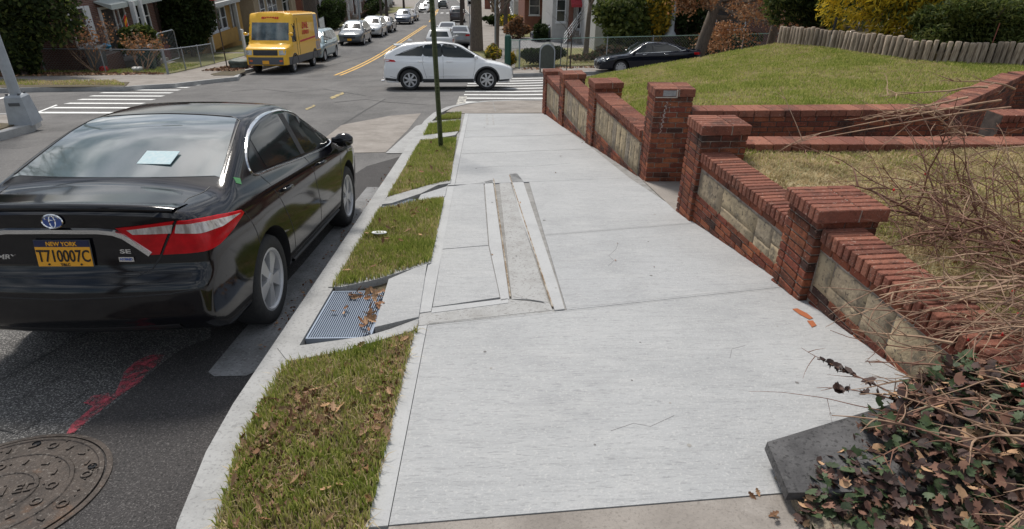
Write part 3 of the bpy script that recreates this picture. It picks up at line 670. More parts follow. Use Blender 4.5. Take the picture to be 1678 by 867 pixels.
# ---------------------------------------------------------------- the black sedan at the kerb (hero)
dlo = [(1.10, 1.065), (1.06, 1.12), (1.14, 1.21), (1.36, 1.315), (1.66, 1.375), (2.0, 1.395), (2.28, 1.375), (2.56, 1.29), (2.86, 1.13), (3.04, 1.0), (2.8, .965), (2.03, 1.005), (1.3, 1.05)]
def inset(poly, d): return offs(poly, d)
def clipy(poly, y0, y1):
    def cl(P, c, keep_gt):
        o = []
        for i in range(len(P)):
            a, b = P[i], P[(i + 1) % len(P)]; ia = (a[0] > c) == keep_gt; ib = (b[0] > c) == keep_gt
            if ia: o.append(a)
            if ia != ib: t = (c - a[0]) / (b[0] - a[0]); o.append((c, a[1] + t * (b[1] - a[1])))
        return o
    return cl(cl(poly, y0, True), y1, False)
dl = catmull(dlo, 4)
inn = inset(dlo, .022)
hero, hs = vehicle('hero', KS, 'glossy black sedan parked at the kerb in the foreground, seen from behind', 'car', -2.43, 3.0, R(90 - 1.2), paint_black,
    res=(34, 96, 32), wheels=(.93, 3.34), r=.33, rimr=.228, spokes=10, dbl=True, win=None, detail=3, track=.135,
    rearwin=catmull([(-.63, .77), (-.66, .80), (-.53, 1.47), (-.45, 1.53), (0, 1.56), (.45, 1.53), (.53, 1.47), (.66, .80), (.63, .77), (.3, .735), (0, .725), (-.3, .735)], 3), wind=[(-.60, 3.02), (0, 3.14), (.60, 3.02), (.47, 2.54), (0, 2.48), (-.47, 2.54)])
lamp_red_o = [(.34, .99), (.41, .935), (.47, .865), (.52, .825)]
for sg in (-1, 1):
    for y0, y1 in ((1.33, 2.08), (2.19, 3.2)): panel(hs, 'side_window', clipy(inn, y0, y1), 'side', glass_dark, hero, sg, .003, .12)
    panel(hs, 'quarter_window', clipy(inn, .9, 1.27), 'side', glass_dark, hero, sg, .003, .12)
    panel(hs, 'door_pillar', clipy(inn, 2.085, 2.185), 'side', blackpl, hero, sg, .005, .12)
    ribbon(hs, 'window_trim', dl, .014, 'side', chrome, hero, sg, .009, closed=True)
    # lamp: trunk half and wing half, clear band on top
    q = .7071
    def rc(x, y, z): return ((x + y) * q, z)
    inner = [rc(.34, .09, .985), rc(.50, .10, 1.0), rc(.655, .12, 1.018), rc(.60, .115, .92), rc(.545, .11, .822), rc(.49, .10, .822), rc(.43, .09, .90)]
    outer = [rc(.675, .125, 1.018), rc(.74, .19, 1.012), rc(.80, .36, .985), rc(.845, .60, .945), rc(.85, .62, .925), rc(.84, .45, .875), rc(.825, .26, .835), rc(.70, .14, .822), rc(.565, .11, .82), rc(.62, .117, .92)]
    panel(hs, 'tail_lamp', inner, 'rcorner', lamp_red, hero, sg, .010, .03)
    panel(hs, 'tail_lamp', outer, 'rcorner', lamp_red, hero, sg, .012, .03)
    panel(hs, 'clear_lens', [rc(.40, .09, .972), rc(.52, .10, .985), rc(.645, .12, .998), rc(.63, .118, .945), rc(.52, .10, .945), rc(.43, .09, .945)], 'rcorner', lamp_clear, hero, sg, .0135, .03, .006)
    panel(hs, 'clear_lens', [rc(.665, .12, .998), rc(.74, .19, .994), rc(.80, .36, .967), rc(.838, .58, .935), rc(.80, .36, .925), rc(.74, .19, .935), rc(.65, .12, .945)], 'rcorner', lamp_clear, hero, sg, .0155, .03, .006)
    # seams, handles, sill
    sb = MB()
    for line in ([(1.16, 1.045), (1.20, .92), (1.32, .72), (1.42, .52), (1.44, .36)], [(2.13, 1.0), (2.14, .8), (2.20, .5), (2.2, .36)], [(3.12, .97), (3.06, .8), (3.0, .55), (2.98, .36)], [(1.42, .355), (2.98, .345)]):
        ribbon(hs, 's', line, .009, 'side', rim_dark, hero, sg, .0015, mb=sb)
    ribbon(hs, 's', [(.64, .93), (.72, .76), (.74, .66)], .008, 'side', rim_dark, hero, sg, .0015, mb=sb)
    sb.build_each('door_seam', rim_dark, hero)
    ribbon(hs, 'sill_moulding', [(1.4, .30), (2.9, .29)], .035, 'side', blackpl, hero, sg, .014)
    for hy in (1.42, 2.40):
        mb = MB(); X0 = float(hs.cast(np.array([hy]), np.array([.895]), FR('side', 1), 0)[0][0]) 
        pts = [(sg * (X0 - .01), hy - .09, .893), (sg * (X0 + .028), hy - .07, .897), (sg * (X0 + .032), hy + .05, .895), (sg * (X0 - .01), hy + .09, .888)]
        mb.tube(pts, [.012, .014, .014, .012], 8); mb.build('door_handle', paint_black, hero, smooth=True)
ribbon(hs, 'shut_line', [(.64, .66), (.61, .42), (.655, .20), (.67, .14)], .008, 'top', rim_dark, hero, 1, .0015)
ribbon(hs, 'shut_line', [(-.64, .66), (-.61, .42), (-.655, .20), (-.67, .14)], .008, 'top', rim_dark, hero, 1, .0015)
ribbon(hs, 'shut_line', [(.67, 1.015), (.62, .92), (.548, .80), (.50, .735), (.42, .705), (0, .70), (-.42, .705), (-.5, .735), (-.548, .80), (-.62, .92), (-.67, 1.015)], .010, 'rear', rim_dark, hero, 1, .0015)
ribbon(hs, 'window_seal', [(-.68, .79), (-.55, 1.49), (-.46, 1.57), (0, 1.60), (.46, 1.57), (.55, 1.49), (.68, .79)], .014, 'top', blackpl, hero, 1, .004)
# spoiler lip
mb = MB(); ln = [(-.66, 0), (-.4, 0), (0, 0), (.4, 0), (.66, 0)]
rows = []
for x in np.linspace(-.66, .66, 23):
    e = 1 - (abs(x) / .66) ** 6 * .8; yb = .075 + .12 * x * x
    rows.append([(x, yb + .19, 1.095 - .06 * x * x), (x, yb + .07, 1.100 + .014 * e - .06 * x * x), (x, yb - .004 * e, 1.106 + .014 * e - .06 * x * x), (x, yb - .006, 1.092 - .05 * x * x), (x, yb + .05, 1.055 - .05 * x * x)])
V = [p for r_ in rows for p in r_]; Fq = [(i * 5 + j, i * 5 + j + 1, (i + 1) * 5 + j + 1, (i + 1) * 5 + j) for i in range(22) for j in range(4)]
mb.add(V, Fq); mb.build('boot_spoiler', paint_black, hero, smooth=True)
# chrome bar over the plate, running down into the lamps
ribbon(hs, 'chrome_bar', [(-.505, .825), (-.46, .865), (-.38, .935), (-.33, .957), (-.25, .968), (0, .972), (.25, .968), (.33, .957), (.38, .935), (.46, .865), (.505, .825)], .040, 'rear', chrome, hero, 1, .016)
# number plate with its lettering
pc = hs.cast(np.array([.045]), np.array([.845]), FR('rear'), .014)[0]; pl = MB(); pl.box(-.155, .155, -.003, .004, -.078, .078, greypl); pl.box(-.152, .152, -.006, -.003, -.076, .038, plate_o); pl.box(-.152, .152, -.006, -.003, .038, .076, plate_b)
po = pl.build('licence_plate', None, hero, loc=tuple(pc), rot=(R(-3), 0, 0))
text_mesh('plate_lettering', 'T710007C', .098, ink, .0015, po, (0, -.0075, -.018), (R(90), 0, 0), sx=.70, bold=.0012)
text_mesh('plate_heading', 'NEW YORK', .034, plate_o, .001, po, (0, -.0075, .055), (R(90), 0, 0), sx=.95, bold=.0008)
text_mesh('plate_footer', 'T&LC', .020, ink, .001, po, (0, -.0075, -.066), (R(90), 0, 0), sx=1.1, bold=.0006)
mb = MB()
for sx_ in (-.09, .09): mb.lathe([(.006, 0), (.006, -.004), (.0005, -.004)], 8, ink, (sx_, -.006, -.064), 'Y')
mb.build_each('plate_bolt', ink, po)
# badge: three ellipses on blue
def ering(a, b, w_, cx, cz, y, m, mb, n=28, d=.005):
    v = []
    for i in range(n):
        t = 2 * math.pi * i / n; c, s_ = math.cos(t), math.sin(t)
        v += [(cx + a * c, y, cz + b * s_), (cx + (a - w_) * c, y, cz + (b - w_) * s_), (cx + (a - w_ * .5) * c, y - d, cz + (b - w_ * .5) * s_)]
    mb.add(v, [(i * 3, ((i + 1) % n) * 3, ((i + 1) % n) * 3 + 2, i * 3 + 2) for i in range(n)] + [(i * 3 + 2, ((i + 1) % n) * 3 + 2, ((i + 1) % n) * 3 + 1, i * 3 + 1) for i in range(n)], m)
lc = hs.cast(np.array([.035]), np.array([1.035]), FR('rear'), .004)[0]; mb = MB(); blue = mat('badge_blue', (.02, .07, .30), .25, coat=1.)
mb.lathe([(.056, 0), (.056, -.004), (.0005, -.004)], 28, blue, (0, 0, 0), 'Y'); mb.v = [(x, y, z * .70) for x, y, z in mb.v]
ering(.060, .043, .008, 0, 0, -.004, chrome, mb); ering(.019, .038, .006, 0, 0, -.004, chrome, mb, 20); ering(.041, .014, .006, 0, .018, -.004, chrome, mb, 20)
mb.build('badge', None, hero, loc=tuple(lc))
tp = lambda x, z: tuple(hs.cast(np.array([x]), np.array([z]), FR('rear'), .003)[0])
text_mesh('model_lettering', 'CAMRY', .040, chrome, .002, hero, tp(-.335, .815), (R(90), 0, 0), sx=1.35, bold=.001, shear=.2)
text_mesh('trim_lettering', 'SE', .034, chrome, .002, hero, tp(.372, .845), (R(90), 0, 0), sx=1.9, bold=.001)
b_ = MB(); b_.box(-.042, .042, -.003, .002, -.014, .014, chrome); bo = b_.build('drive_badge', None, hero, loc=tp(.372, .80)); text_mesh('badge_lettering', 'HYBRID', .019, blue, .001, bo, (0, -.0035, 0), (R(90), 0, 0), sx=1.05, bold=.0006)
# the mask lying inside the rear window, and the aerial fin
mb = MB(); mb.box(-.115, .115, -.075, .075, 0, .004); zt = hs.cast(np.array([.20]), np.array([.93]), FR('top'), .008)[0]
mk = mb.build('window_card', mat('pale_blue_card', (.42, .58, .62), .7, c2=(.54, .64, .66), scale=40), hero, loc=tuple(zt), rot=(R(24), 0, R(-4)))
ribbon(hs, 'bumper_crease', [(-.84, .63), (-.6, .60), (0, .585), (.6, .60), (.84, .63)], .010, 'rear', rim_dark, hero, 1, .0015)
ribbon(hs, 'lower_valance', [(-.6, .37), (0, .36), (.6, .37)], .05, 'rear', blackpl, hero, 1, .006)
panel(hs, 'window_sticker', [(.78, 1.08), (.83, 1.06), (.86, 1.095), (.80, 1.115)], 'side', mat('sticker_green', (.10, .32, .12), .5), hero, 1, .004, .1)

# ---------------------------------------------------------------- other vehicles
UW = [[(.62, 1.16), (1.02, 1.20), (1.18, 1.52), (.95, 1.47)], [(1.10, 1.14), (2.02, 1.12), (1.99, 1.585), (1.55, 1.58), (1.26, 1.545)], [(2.12, 1.12), (3.42, 1.10), (3.1, 1.36), (2.75, 1.54), (2.1, 1.585)]]
U = dict(win=UW, wheels=(.98, 3.82), r=.36, rimr=.25, rearwin=[(-.62, 1.22), (.62, 1.22), (.5, 1.52), (-.5, 1.52)], rwf='rear', wind=[(-.66, 3.52), (0, 3.62), (.66, 3.52), (.54, 3.02), (0, 2.95), (-.54, 3.02)],
         heads=[(2.72, .80), (2.95, .86), (2.93, .94), (2.70, .88)], grille=[(-.42, .52), (.42, .52), (.48, .86), (-.48, .86)])
cladding = mat('dark_cladding', (.035, .037, .04), .6)
K1 = dict(KU, H=1.70, roof=([0, .25, .6, 1.2, 2.1, 2.8, 3.3], [1.46, 1.51, 1.575, 1.65, 1.685, 1.60, 1.46]), rg=((.04, 1.20), (.80, 1.60)), fg=((3.80, 1.07), (2.72, 1.655)), cs=.46)
silver_white = mat('pearl_white_paint', (.80, .81, .82), .28, coat=1., metal=.0)
K1['mir'] = (3.36, 1.09)
luxw = [[(.52, 1.20), (.80, 1.30), (1.15, 1.42), (1.5, 1.52), (1.46, 1.20), (1.2, 1.19)], [(1.52, 1.195), (2.16, 1.18), (2.14, 1.58), (1.8, 1.575), (1.56, 1.535)], [(2.24, 1.175), (3.36, 1.135), (3.1, 1.33), (2.8, 1.49), (2.6, 1.55), (2.22, 1.58)]]
suv, ss_ = vehicle('luxury', K1, 'pearl white crossover driving across the junction, seen side on behind the green post', 'car', -3.78, 23.42, R(5.2), silver_white,
    res=(26, 76, 26), name='moving_car', wheels=(1.0, 3.78), r=.365, rimr=.245, spokes=7, detail=2, win=luxw, rearwin=U['rearwin'], rwf='rear', wind=U['wind'],
    heads=[(2.62, .82), (2.82, .86), (2.96, .93), (2.98, .96), (2.80, .93), (2.60, .88)], grille=[(-.46, .36), (.46, .36), (.30, .62), (.44, .92), (-.44, .92), (-.30, .62)])
for sg in (-1, 1):
    panel(ss_, 'tail_lamp', [(.64, .985), (.74, 1.0), (.95, .985), (1.02, .99), (.96, 1.05), (.80, 1.075), (.66, 1.075)], 'rcorner', lamp_red, suv, sg, .008, .1)
    for wy in (1.0, 3.78): ribbon(ss_, 'arch_moulding', [(wy + .445 * math.cos(t), .375 + .445 * math.sin(t)) for t in np.linspace(-.12, math.pi + .12, 22)], .060, 'side', cladding, suv, sg, .012)
    ribbon(ss_, 'bumper_moulding', [(.12, .40), (.52, .36)], .10, 'side', cladding, suv, sg, .010); ribbon(ss_, 'bumper_moulding', [(4.24, .34), (4.62, .36)], .07, 'side', cladding, suv, sg, .010)
    ribbon(ss_, 'sill_moulding', [(1.47, .345), (3.30, .345)], .13, 'side', cladding, suv, sg, .010)
    sb = MB()
    for line in ([(1.50, 1.18), (1.46, .95), (1.52, .7), (1.60, .42)], [(2.20, 1.17), (2.20, .42)], [(3.36, 1.11), (3.34, .8), (3.26, .42)]): ribbon(ss_, 's', line, .010, 'side', greypl, suv, sg, .0015, mb=sb)
    ribbon(ss_, 's', [(.3, .50), (.55, .42)], .012, 'side', greypl, suv, sg, .002, mb=sb)
    sb.build_each('door_seam', greypl, suv)
    ribbon(ss_, 'window_trim', [(.50, 1.185), (.82, 1.325), (1.2, 1.46), (1.6, 1.565), (2.2, 1.61), (2.62, 1.575), (2.9, 1.47), (3.2, 1.30), (3.46, 1.12)], .016, 'side', blackpl, suv, sg, .006)
    ribbon(ss_, 'window_trim', [(.50, 1.185), (1.1, 1.18), (1.5, 1.17), (2.2, 1.155), (3.46, 1.11)], .018, 'side', chrome, suv, sg, .006)
    ribbon(ss_, 'side_crease', [(1.7, .50), (2.4, .52), (3.1, .50)], .018, 'side', silver_white, suv, sg, .018)
    for hy in (1.42, 2.44):
        mb = MB(); X0 = float(ss_.cast(np.array([hy]), np.array([1.0]), FR('side', 1), 0)[0][0]); mb.tube([(sg * (X0 - .01), hy - .11, 1.0), (sg * (X0 + .03), hy - .09, 1.005), (sg * (X0 + .033), hy + .07, 1.0), (sg * (X0 - .01), hy + .10, .995)], .014, 8); mb.build('door_handle', silver_white, suv, smooth=True)
mb = MB(); v = []
for x in np.linspace(-.60, .60, 13):
    e = 1 - (abs(x) / .6) ** 5 * .5; v += [(x, .85, 1.605 - .07 * x * x), (x, .42 + .25 * x * x, 1.565 - .07 * x * x + .02 * e), (x, .42 + .25 * x * x, 1.54 - .07 * x * x), (x, .80, 1.54 - .07 * x * x)]
mb.add(v, [(i * 4 + j, i * 4 + j + 1, (i + 1) * 4 + j + 1, (i + 1) * 4 + j) for i in range(12) for j in range(3)] + [(0, 1, 2, 3), (51, 50, 49, 48)]); mb.build('roof_spoiler', silver_white, suv)
mb = MB(); mb.add([(-.02, .95, 1.69), (0, 1.0, 1.77), (.02, .95, 1.69), (-.03, 1.15, 1.695), (0, 1.15, 1.70), (.03, 1.15, 1.695)], [(0, 1, 2), (0, 3, 4, 1), (1, 4, 5, 2)]); mb.build('roof_aerial', silver_white, suv)
mb = MB(); mb.tube([(-.6, .08, .33), (-.6, -.03, .32)], .035, 10, chrome); mb.tube([(.6, .08, .33), (.6, -.03, .32)], .035, 10, chrome); mb.build_each('exhaust_tip', chrome, suv)

SW = [[(1.10, 1.03), (1.25, 1.15), (1.7, 1.30), (2.30, 1.36), (2.30, .995), (1.5, 1.01)], [(2.40, .99), (3.36, .955), (3.02, 1.17), (2.72, 1.30), (2.4, 1.35)]]
SD = dict(win=SW, wheels=(1.02, 3.80), r=.33, rimr=.23, rearwin=[(-.62, .72), (.62, .72), (.5, 1.6), (-.5, 1.6)], wind=[(-.60, 3.28), (0, 3.40), (.60, 3.28), (.48, 2.80), (0, 2.72), (-.48, 2.80)],
          lamps=[(.40, .80), (.95, .84), (.95, .94), (.42, .93)], heads=[(2.60, .62), (2.98, .72), (2.96, .80), (2.62, .72)], grille=[(-.45, .32), (.45, .32), (.52, .66), (-.52, .66)])
paint_navy = mat('dark_navy_paint', (.006, .008, .016), .10, spec=.5)
dk, ds = vehicle('gsedan', dict(KG, mir=(3.2, .93)), 'dark navy sedan parked on the side street behind the lawn mound', 'car', 10.0, 29.35, R(180), paint_navy, res=(20, 56, 18), spokes=10, detail=2, **{k: v for k, v in SD.items() if k != 'grille'}, grille=[(-.30, .30), (.30, .30), (.46, .70), (-.46, .70)])
for sg in (-1, 1):
    ribbon(ds, 'window_trim', [(1.05, 1.04), (1.3, 1.19), (1.7, 1.325), (2.3, 1.385), (2.75, 1.36), (3.05, 1.20), (3.40, .965)], .014, 'side', chrome, dk, sg, .006)
    ribbon(ds, 'window_trim', [(.85, 1.045), (1.1, 1.0), (2.4, .965), (3.42, .935)], .016, 'side', chrome, dk, sg, .006)
    for hy in (1.75, 2.75):
        mb = MB(); X0 = float(ds.cast(np.array([hy]), np.array([.88]), FR('side', 1), 0)[0][0]); mb.tube([(sg * (X0 - .01), hy - .1, .88), (sg * (X0 + .03), hy - .08, .883), (sg * (X0 + .03), hy + .06, .88), (sg * (X0 - .01), hy + .09, .875)], .014, 8); mb.build('door_handle', chrome, dk, smooth=True)
ribbon(ds, 'grille_trim', [(-.46, .70), (-.30, .36), (0, .30), (.30, .36), (.46, .70)], .03, 'front', chrome, dk, 1, .01)

def cpaint(n, c, metal=.3): return mat(n, c, .3, metal=metal, coat=1.)
MW = [[(.35, 1.16), (1.15, 1.14), (1.15, 1.60), (.5, 1.58)], [(1.25, 1.14), (2.25, 1.12), (2.25, 1.60), (1.25, 1.60)], [(2.35, 1.12), (3.7, 1.08), (3.2, 1.42), (2.9, 1.58), (2.35, 1.60)]]
M_ = dict(win=MW, wheels=(1.0, 3.95), r=.34, rimr=.23, rearwin=[(-.66, 1.16), (.66, 1.16), (.58, 1.58), (-.58, 1.58)], rwf='rear', wind=[(-.76, 3.92), (.76, 3.92), (.62, 3.15), (0, 3.08), (-.62, 3.15)],
          heads=[(2.72, .70), (3.02, .76), (3.0, .88), (2.72, .82)], grille=[(-.45, .55), (.45, .55), (.5, .74), (-.5, .74)])
HU = dict(U)
def parked(kind, label, x, y, ang, paint, **k):
    base = {'suv': ('gsuv', dict(KU), U), 'van': ('gvan', KM, M_), 'sedan': ('gsedan', dict(KG, mir=(3.2, .93)), SD)}[kind]; a = dict(base[2]); a.update(k)
    if 'lamps' in k and k['lamps'] is None: a.pop('lamps')
    res = (20, 56, 18) if kind == 'sedan' else (16, 44, 16)
    return vehicle(base[0], base[1], label, 'car', x, y, ang, paint, res=res, **a)
UL = [(.70, .92), (.98, .95), (.98, 1.08), (.72, 1.08)]
DN = R(-90)      # facing the camera, far kerb side; y given at the rear bumper
GL = 'cars parked along the left kerb of the far street'; GR = 'cars parked along the right kerb of the far street'
parked('van', 'pale blue minivan parked directly behind the yellow delivery van', -10.35, 42.0, DN, cpaint('pale_blue_paint', (.22, .32, .36)), group=GL, plate_c=None)
parked('suv', 'dark grey crossover with an orange front plate, second car behind the delivery van', -10.15, 53.6, DN, cpaint('graphite_paint', (.10, .115, .125)), group=GL, plate_c=(1,))
parked('suv', 'silver crossover with an orange front plate, third car behind the delivery van', -10.0, 61.6, DN, cpaint('silver_paint', (.50, .52, .53)), group=GL, plate_c=(1,))
parked('sedan', 'dark sedan tucked close behind the silver crossover on the left kerb', -9.9, 67.6, DN, cpaint('dark_sedan_paint', (.035, .035, .04)), group=GL)
parked('suv', 'dark blue grey crossover parked alone past the bare pole on the left kerb', -9.7, 82.0, DN, cpaint('blue_grey_paint', (.10, .12, .16)), group=GL)
parked('sedan', 'dark grey car just behind the dark blue grey crossover', -9.75, 89.5, DN, cpaint('grey_sedan_paint', (.07, .07, .08)), group=GL)
parked('sedan', 'white sedan parked far up the left kerb', -10.6, 119.0, DN, cpaint('far_white_paint', (.62, .63, .63), 0), group=GL)
parked('suv', 'greenish white crossover parked behind the far white sedan', -10.9, 130.0, DN, cpaint('far_pale_paint', (.50, .54, .52), 0), group=GL)
parked('suv', 'dark teal car farthest up the left kerb at the top of the picture', -9.5, 152.0, DN, cpaint('far_teal_paint', (.06, .09, .10)), group=GL)
UPW = R(90)
parked('suv', 'white wagon with red tail lamps half hidden behind the white crossover roof', -2.9, 41.0, UPW, cpaint('wagon_white_paint', (.60, .61, .62), 0), group=GR, lamps=UL, plate_c=(-1,))
parked('sedan', 'silver sedan seen from behind just up the street from the white wagon', -3.15, 53.5, UPW, cpaint('silver_sedan_paint', (.45, .46, .47)), group=GR)
parked('sedan', 'grey hatchback nearly hidden between the silver sedan and the big trunk', -1.9, 48.0, UPW, cpaint('grey_hatch_paint', (.22, .23, .24)), group=GR)
parked('suv', 'nearly black crossover with red tail lamps far up the right kerb', -3.5, 83.0, UPW, cpaint('maroon_black_paint', (.05, .04, .042)), group=GR, lamps=UL)
parked('suv', 'silver grey car just beyond the dark crossover on the right kerb', -4.0, 92.0, UPW, cpaint('silver_far_paint', (.42, .43, .45)), group=GR, lamps=UL)
vehicle('gsuv', dict(KU), 'dark green car driving in the far traffic lane near the top of the picture', 'car', -8.6, 136.0, UPW, cpaint('far_green_paint', (.035, .045, .04)), name='moving_car', **dict(U, lamps=UL))
vehicle('gsuv', dict(KU), 'dark blue crossover standing in the driveway behind the chain fence hedge', 'car', 8.5, 52.0, R(180), cpaint('driveway_blue_paint', (.035, .045, .07)), name='parked_car', **dict(U))

# ---------------------------------------------------------------- yellow delivery van
van_y = mat('van_yellow_paint', (.88, .49, .018), .35, coat=.4); van_red = mat('van_red_print', (.55, .02, .02), .5)
van, vs_ = vehicle('dvan', dict(KV, mir=(5.42, 1.75)), 'bright yellow parcel delivery van with red lettering parked at the far left corner', 'van', -10.22, 36.25, DN, van_y, res=(20, 60, 26), wheels=(1.35, 5.05), r=.39, rimr=.24, spokes=6, name='delivery_van',
    win=[[(4.62, 1.45), (5.22, 1.45), (5.06, 2.22), (4.62, 2.28)]], wind=None, wf='front', detail=1, track=.20)
for sg in (-1, 1):
    panel(vs_, 'lower_cladding', [(.02, .46), (5.9, .46), (5.9, .80), (.02, .80)], 'side', greypl, van, sg, .012, .3)
    ribbon(vs_, 'red_stripe', [(.95, 1.52), (4.0, 1.42)], .10, 'side', van_red, van, sg, .006)
    panel(vs_, 'blue_poster', [(.06, .85), (1.0, .85), (1.0, 2.62), (.06, 2.62)], 'side', mat('van_blue_print', (.16, .22, .36), .5, c2=(.42, .46, .52), scale=3), van, sg, .006, .3)
    for k in range(3): panel(vs_, 'poster_figure', [(.2 + k * .26, .9), (.36 + k * .26, .9), (.32 + k * .26, 1.65), (.24 + k * .26, 1.65)], 'side', mat('van_tan_print', (.62, .42, .22), .5, c2=(.25, .12, .08), scale=7), van, sg, .010, .3)
    sb = MB()
    for line in ([(4.15, .8), (4.15, 2.5)], [(4.55, .8), (4.55, 2.4)], [(1.05, 2.64), (4.6, 2.64)]): ribbon(vs_, 's', line, .025, 'side', rim_dark, van, sg, .008, mb=sb)
    for wy in (1.35, 5.05): ribbon(vs_, 'a', [(wy + .50 * math.cos(t), .40 + .50 * math.sin(t)) for t in np.linspace(0, math.pi, 16)], .10, 'side', blackpl, van, sg, .016, mb=sb)
    sb.build_each('door_seam', None, van)
    # lettering on the cargo side
    x_ = sg * 1.065
    text_mesh('van_lettering', 'DHL', .42, van_red, .004, van, (x_, 2.9 if sg > 0 else 2.9, 2.12), (R(90), 0, R(90) if sg > 0 else R(-90)), sx=1.3, bold=.006, shear=.25)
    text_mesh('van_lettering', 'EXPRESS', .26, van_red, .004, van, (x_, 2.9, 1.80), (R(90), 0, R(90) if sg > 0 else R(-90)), sx=1.25, bold=.003, shear=.25)
    panel(vs_, 'headlight', [(.62, .92), (.90, .92), (.93, 1.12), (.62, 1.12)] if sg > 0 else [(-.90, .92), (-.62, .92), (-.62, 1.12), (-.93, 1.12)], 'front', head_m, van, 1, .010, .2)
    panel(vs_, 'indicator_lamp', [(.62, .62), (.76, .62), (.76, .70), (.62, .70)] if sg > 0 else [(-.76, .62), (-.62, .62), (-.62, .70), (-.76, .70)], 'front', mat('amber_lamp', (.7, .12, .02), .3), van, 1, .03, .2)
panel(vs_, 'windscreen', [(-.88, 1.52), (.88, 1.52), (.86, 2.30), (-.86, 2.30)], 'front', mat('van_windscreen', (.13, .17, .18), .05, spec=.8, c2=(.04, .055, .06), scale=1.6, lo=.4, hi=.6), van, 1, .004, .14)  # windscreen: pale mottled base colour imitates reflections on the glass
panel(vs_, 'grille', [(-.56, .90), (.56, .90), (.56, 1.14), (-.56, 1.14)], 'front', blackpl, van, 1, .010, .2)
mb = MB()
for zz in (.96, 1.02, 1.08): ribbon(vs_, 'g', [(-.54, zz), (.54, zz)], .018, 'front', greypl, van, 1, .018, mb=mb)
mb.build('grille_bar', greypl, van)
panel(vs_, 'front_bumper', [(-.98, .50), (.98, .50), (.98, .82), (-.98, .82)], 'front', greypl, van, 1, .022, .2)
for p in [vs_.cast(np.array([0.]), np.array([.60]), FR('front'), .03)[0]]: plate(van, *p, 1)
mb = MB()
for k in range(-6, 7): ribbon(vs_, 'r', [(k * .13, 4.95), (k * .13, .2)], .02, 'top', van_y, van, 1, .02, step=.6, mb=mb)
mb.build('roof_rib', van_y, van)
fz = vs_.cast(np.array([0.]), np.array([2.52]), FR('front'), .006)[0]
text_mesh('van_lettering', 'express', .20, van_red, .004, van, tuple(fz), (R(82), 0, R(180)), sx=1.3, bold=.006, shear=.3)

# ================================================================ GROUND, ROADS, PAVEMENTS
def lawn_z(x, y):
    zR = .08 - .045 * (y - 8); zL = -.28 - .12 * (y - 8); t = min(1, max(0, (x - 2.2) / 6)); e = .35 + .65 * min(1, max(0, (y - 8) / 8.8)); return zL + (zR - zL) * t ** e
patch('ground', [(-420, -60), (420, -60), (420, 900), (-420, 900)], -.30, soil, step=2)
RR = [(-1.37, 31.5), (-1.25, 60), (-2.2, 100), (-5.0, 150), (-14, 300)]; LLn = [(-11.35, 31), (-11.3, 60), (-11.8, 100), (-13.6, 130), (-16.5, 160), (-27, 300)]
patch('road', [(-90, -12), (70, -12), (70, 60), (20, 300), (-60, 300), (-90, 60)], 0, asphalt_far)
patch('near_road', [(-9.2, -8), (-1.2, -8), (-1.2, 7.2), (-3.4, 7.6), (-6.0, 7.2), (-9.2, 7.0)], .004, asphalt_old, step=5)
patch('asphalt_patch', [(-1.25, -2), (-2.30, .6), (-2.28, 1.6), (-2.203,2.475), (-2.194,2.661), (-2.142,2.899), (-2.111,3.248), (-2.067,3.471), (-1.940,3.607), (-2.15, 4.2), (-2.1, 7.9), (-1.9, 9.4), (-1.25, 10.6)], .008, asphalt_new, step=5)
patch('gutter', [(-1.761,3.148), (-1.702,3.095), (-1.507,3.097), (-1.34, 3.3), (-1.34, 8.0), (-1.64, 8.0), (-1.70, 5.0), (-1.755,3.675)], .012, gutter_conc, step=5)
patch('gutter', [(-1.763,10.491), (-1.575,13.794), (-1.34, 14.3), (-1.34, 10.9), (-1.485,10.490)], .012, curb_conc, step=5)
patch('asphalt_patch', [(-3.167,10.497), (-3.289,13.971), (-2.412,15.587), (-1.688,16.087), (-1.693,13.159), (-1.781,10.606)], .006, old_walk, step=5)
# cracks and smears of tar in the street
tar = mat('tar_seal', (.035, .034, .034), .7)
def crack(pts, w, h=.011):
    P = [Vector(p) for p in pts]; a = []; b = []
    for i, p in enumerate(P):
        d = (P[min(i + 1, len(P) - 1)] - P[max(i - 1, 0)]).normalized(); n = Vector((-d.y, d.x)) * w / 2 * rnd.uniform(.5, 1.4); a.append(tuple(p + n)); b.append(tuple(p - n))
    patch('crack', a + b[::-1], h, tar, step=5)
crack([(-2.996,3.092), (-2.949,3.235), (-2.922,3.365), (-2.885,3.555), (-2.835,3.734)], .014)
crack([(-2.635,2.592), (-2.511,2.551), (-2.484,2.615), (-2.480,2.648)], .010)
crack([(-2.480,2.648), (-2.429,2.772), (-2.378,2.972)], .006)
for a, b in (((500, 180), (560, 150)), ((660, 205), (700, 188)), ((430, 172), (520, 158)), ((590, 98), (650, 82)), ((540, 125), (640, 92)), ((600, 120), (560, 150))):
    pass
crack([(-8.820,33.580), (-8.282,37.007), (-7.597,41.063), (-6.586,44.941), (-6.568,49.857)], .10, .006)
crack([(-8.841,22.020), (-8.124,23.004), (-6.631,21.650), (-5.944,23.092), (-3.950,20.679)], .06, .006)
crack([(-4.525,18.640), (-3.742,19.531), (-2.858,18.681), (-1.703,18.059)], .07, .006)
crack([(-9.568,28.086), (-7.152,26.967), (-6.399,28.247)], .05, .006)
crack([(-3.289,13.971), (-3.257,16.851), (-3.163,19.731)], .05, .006)
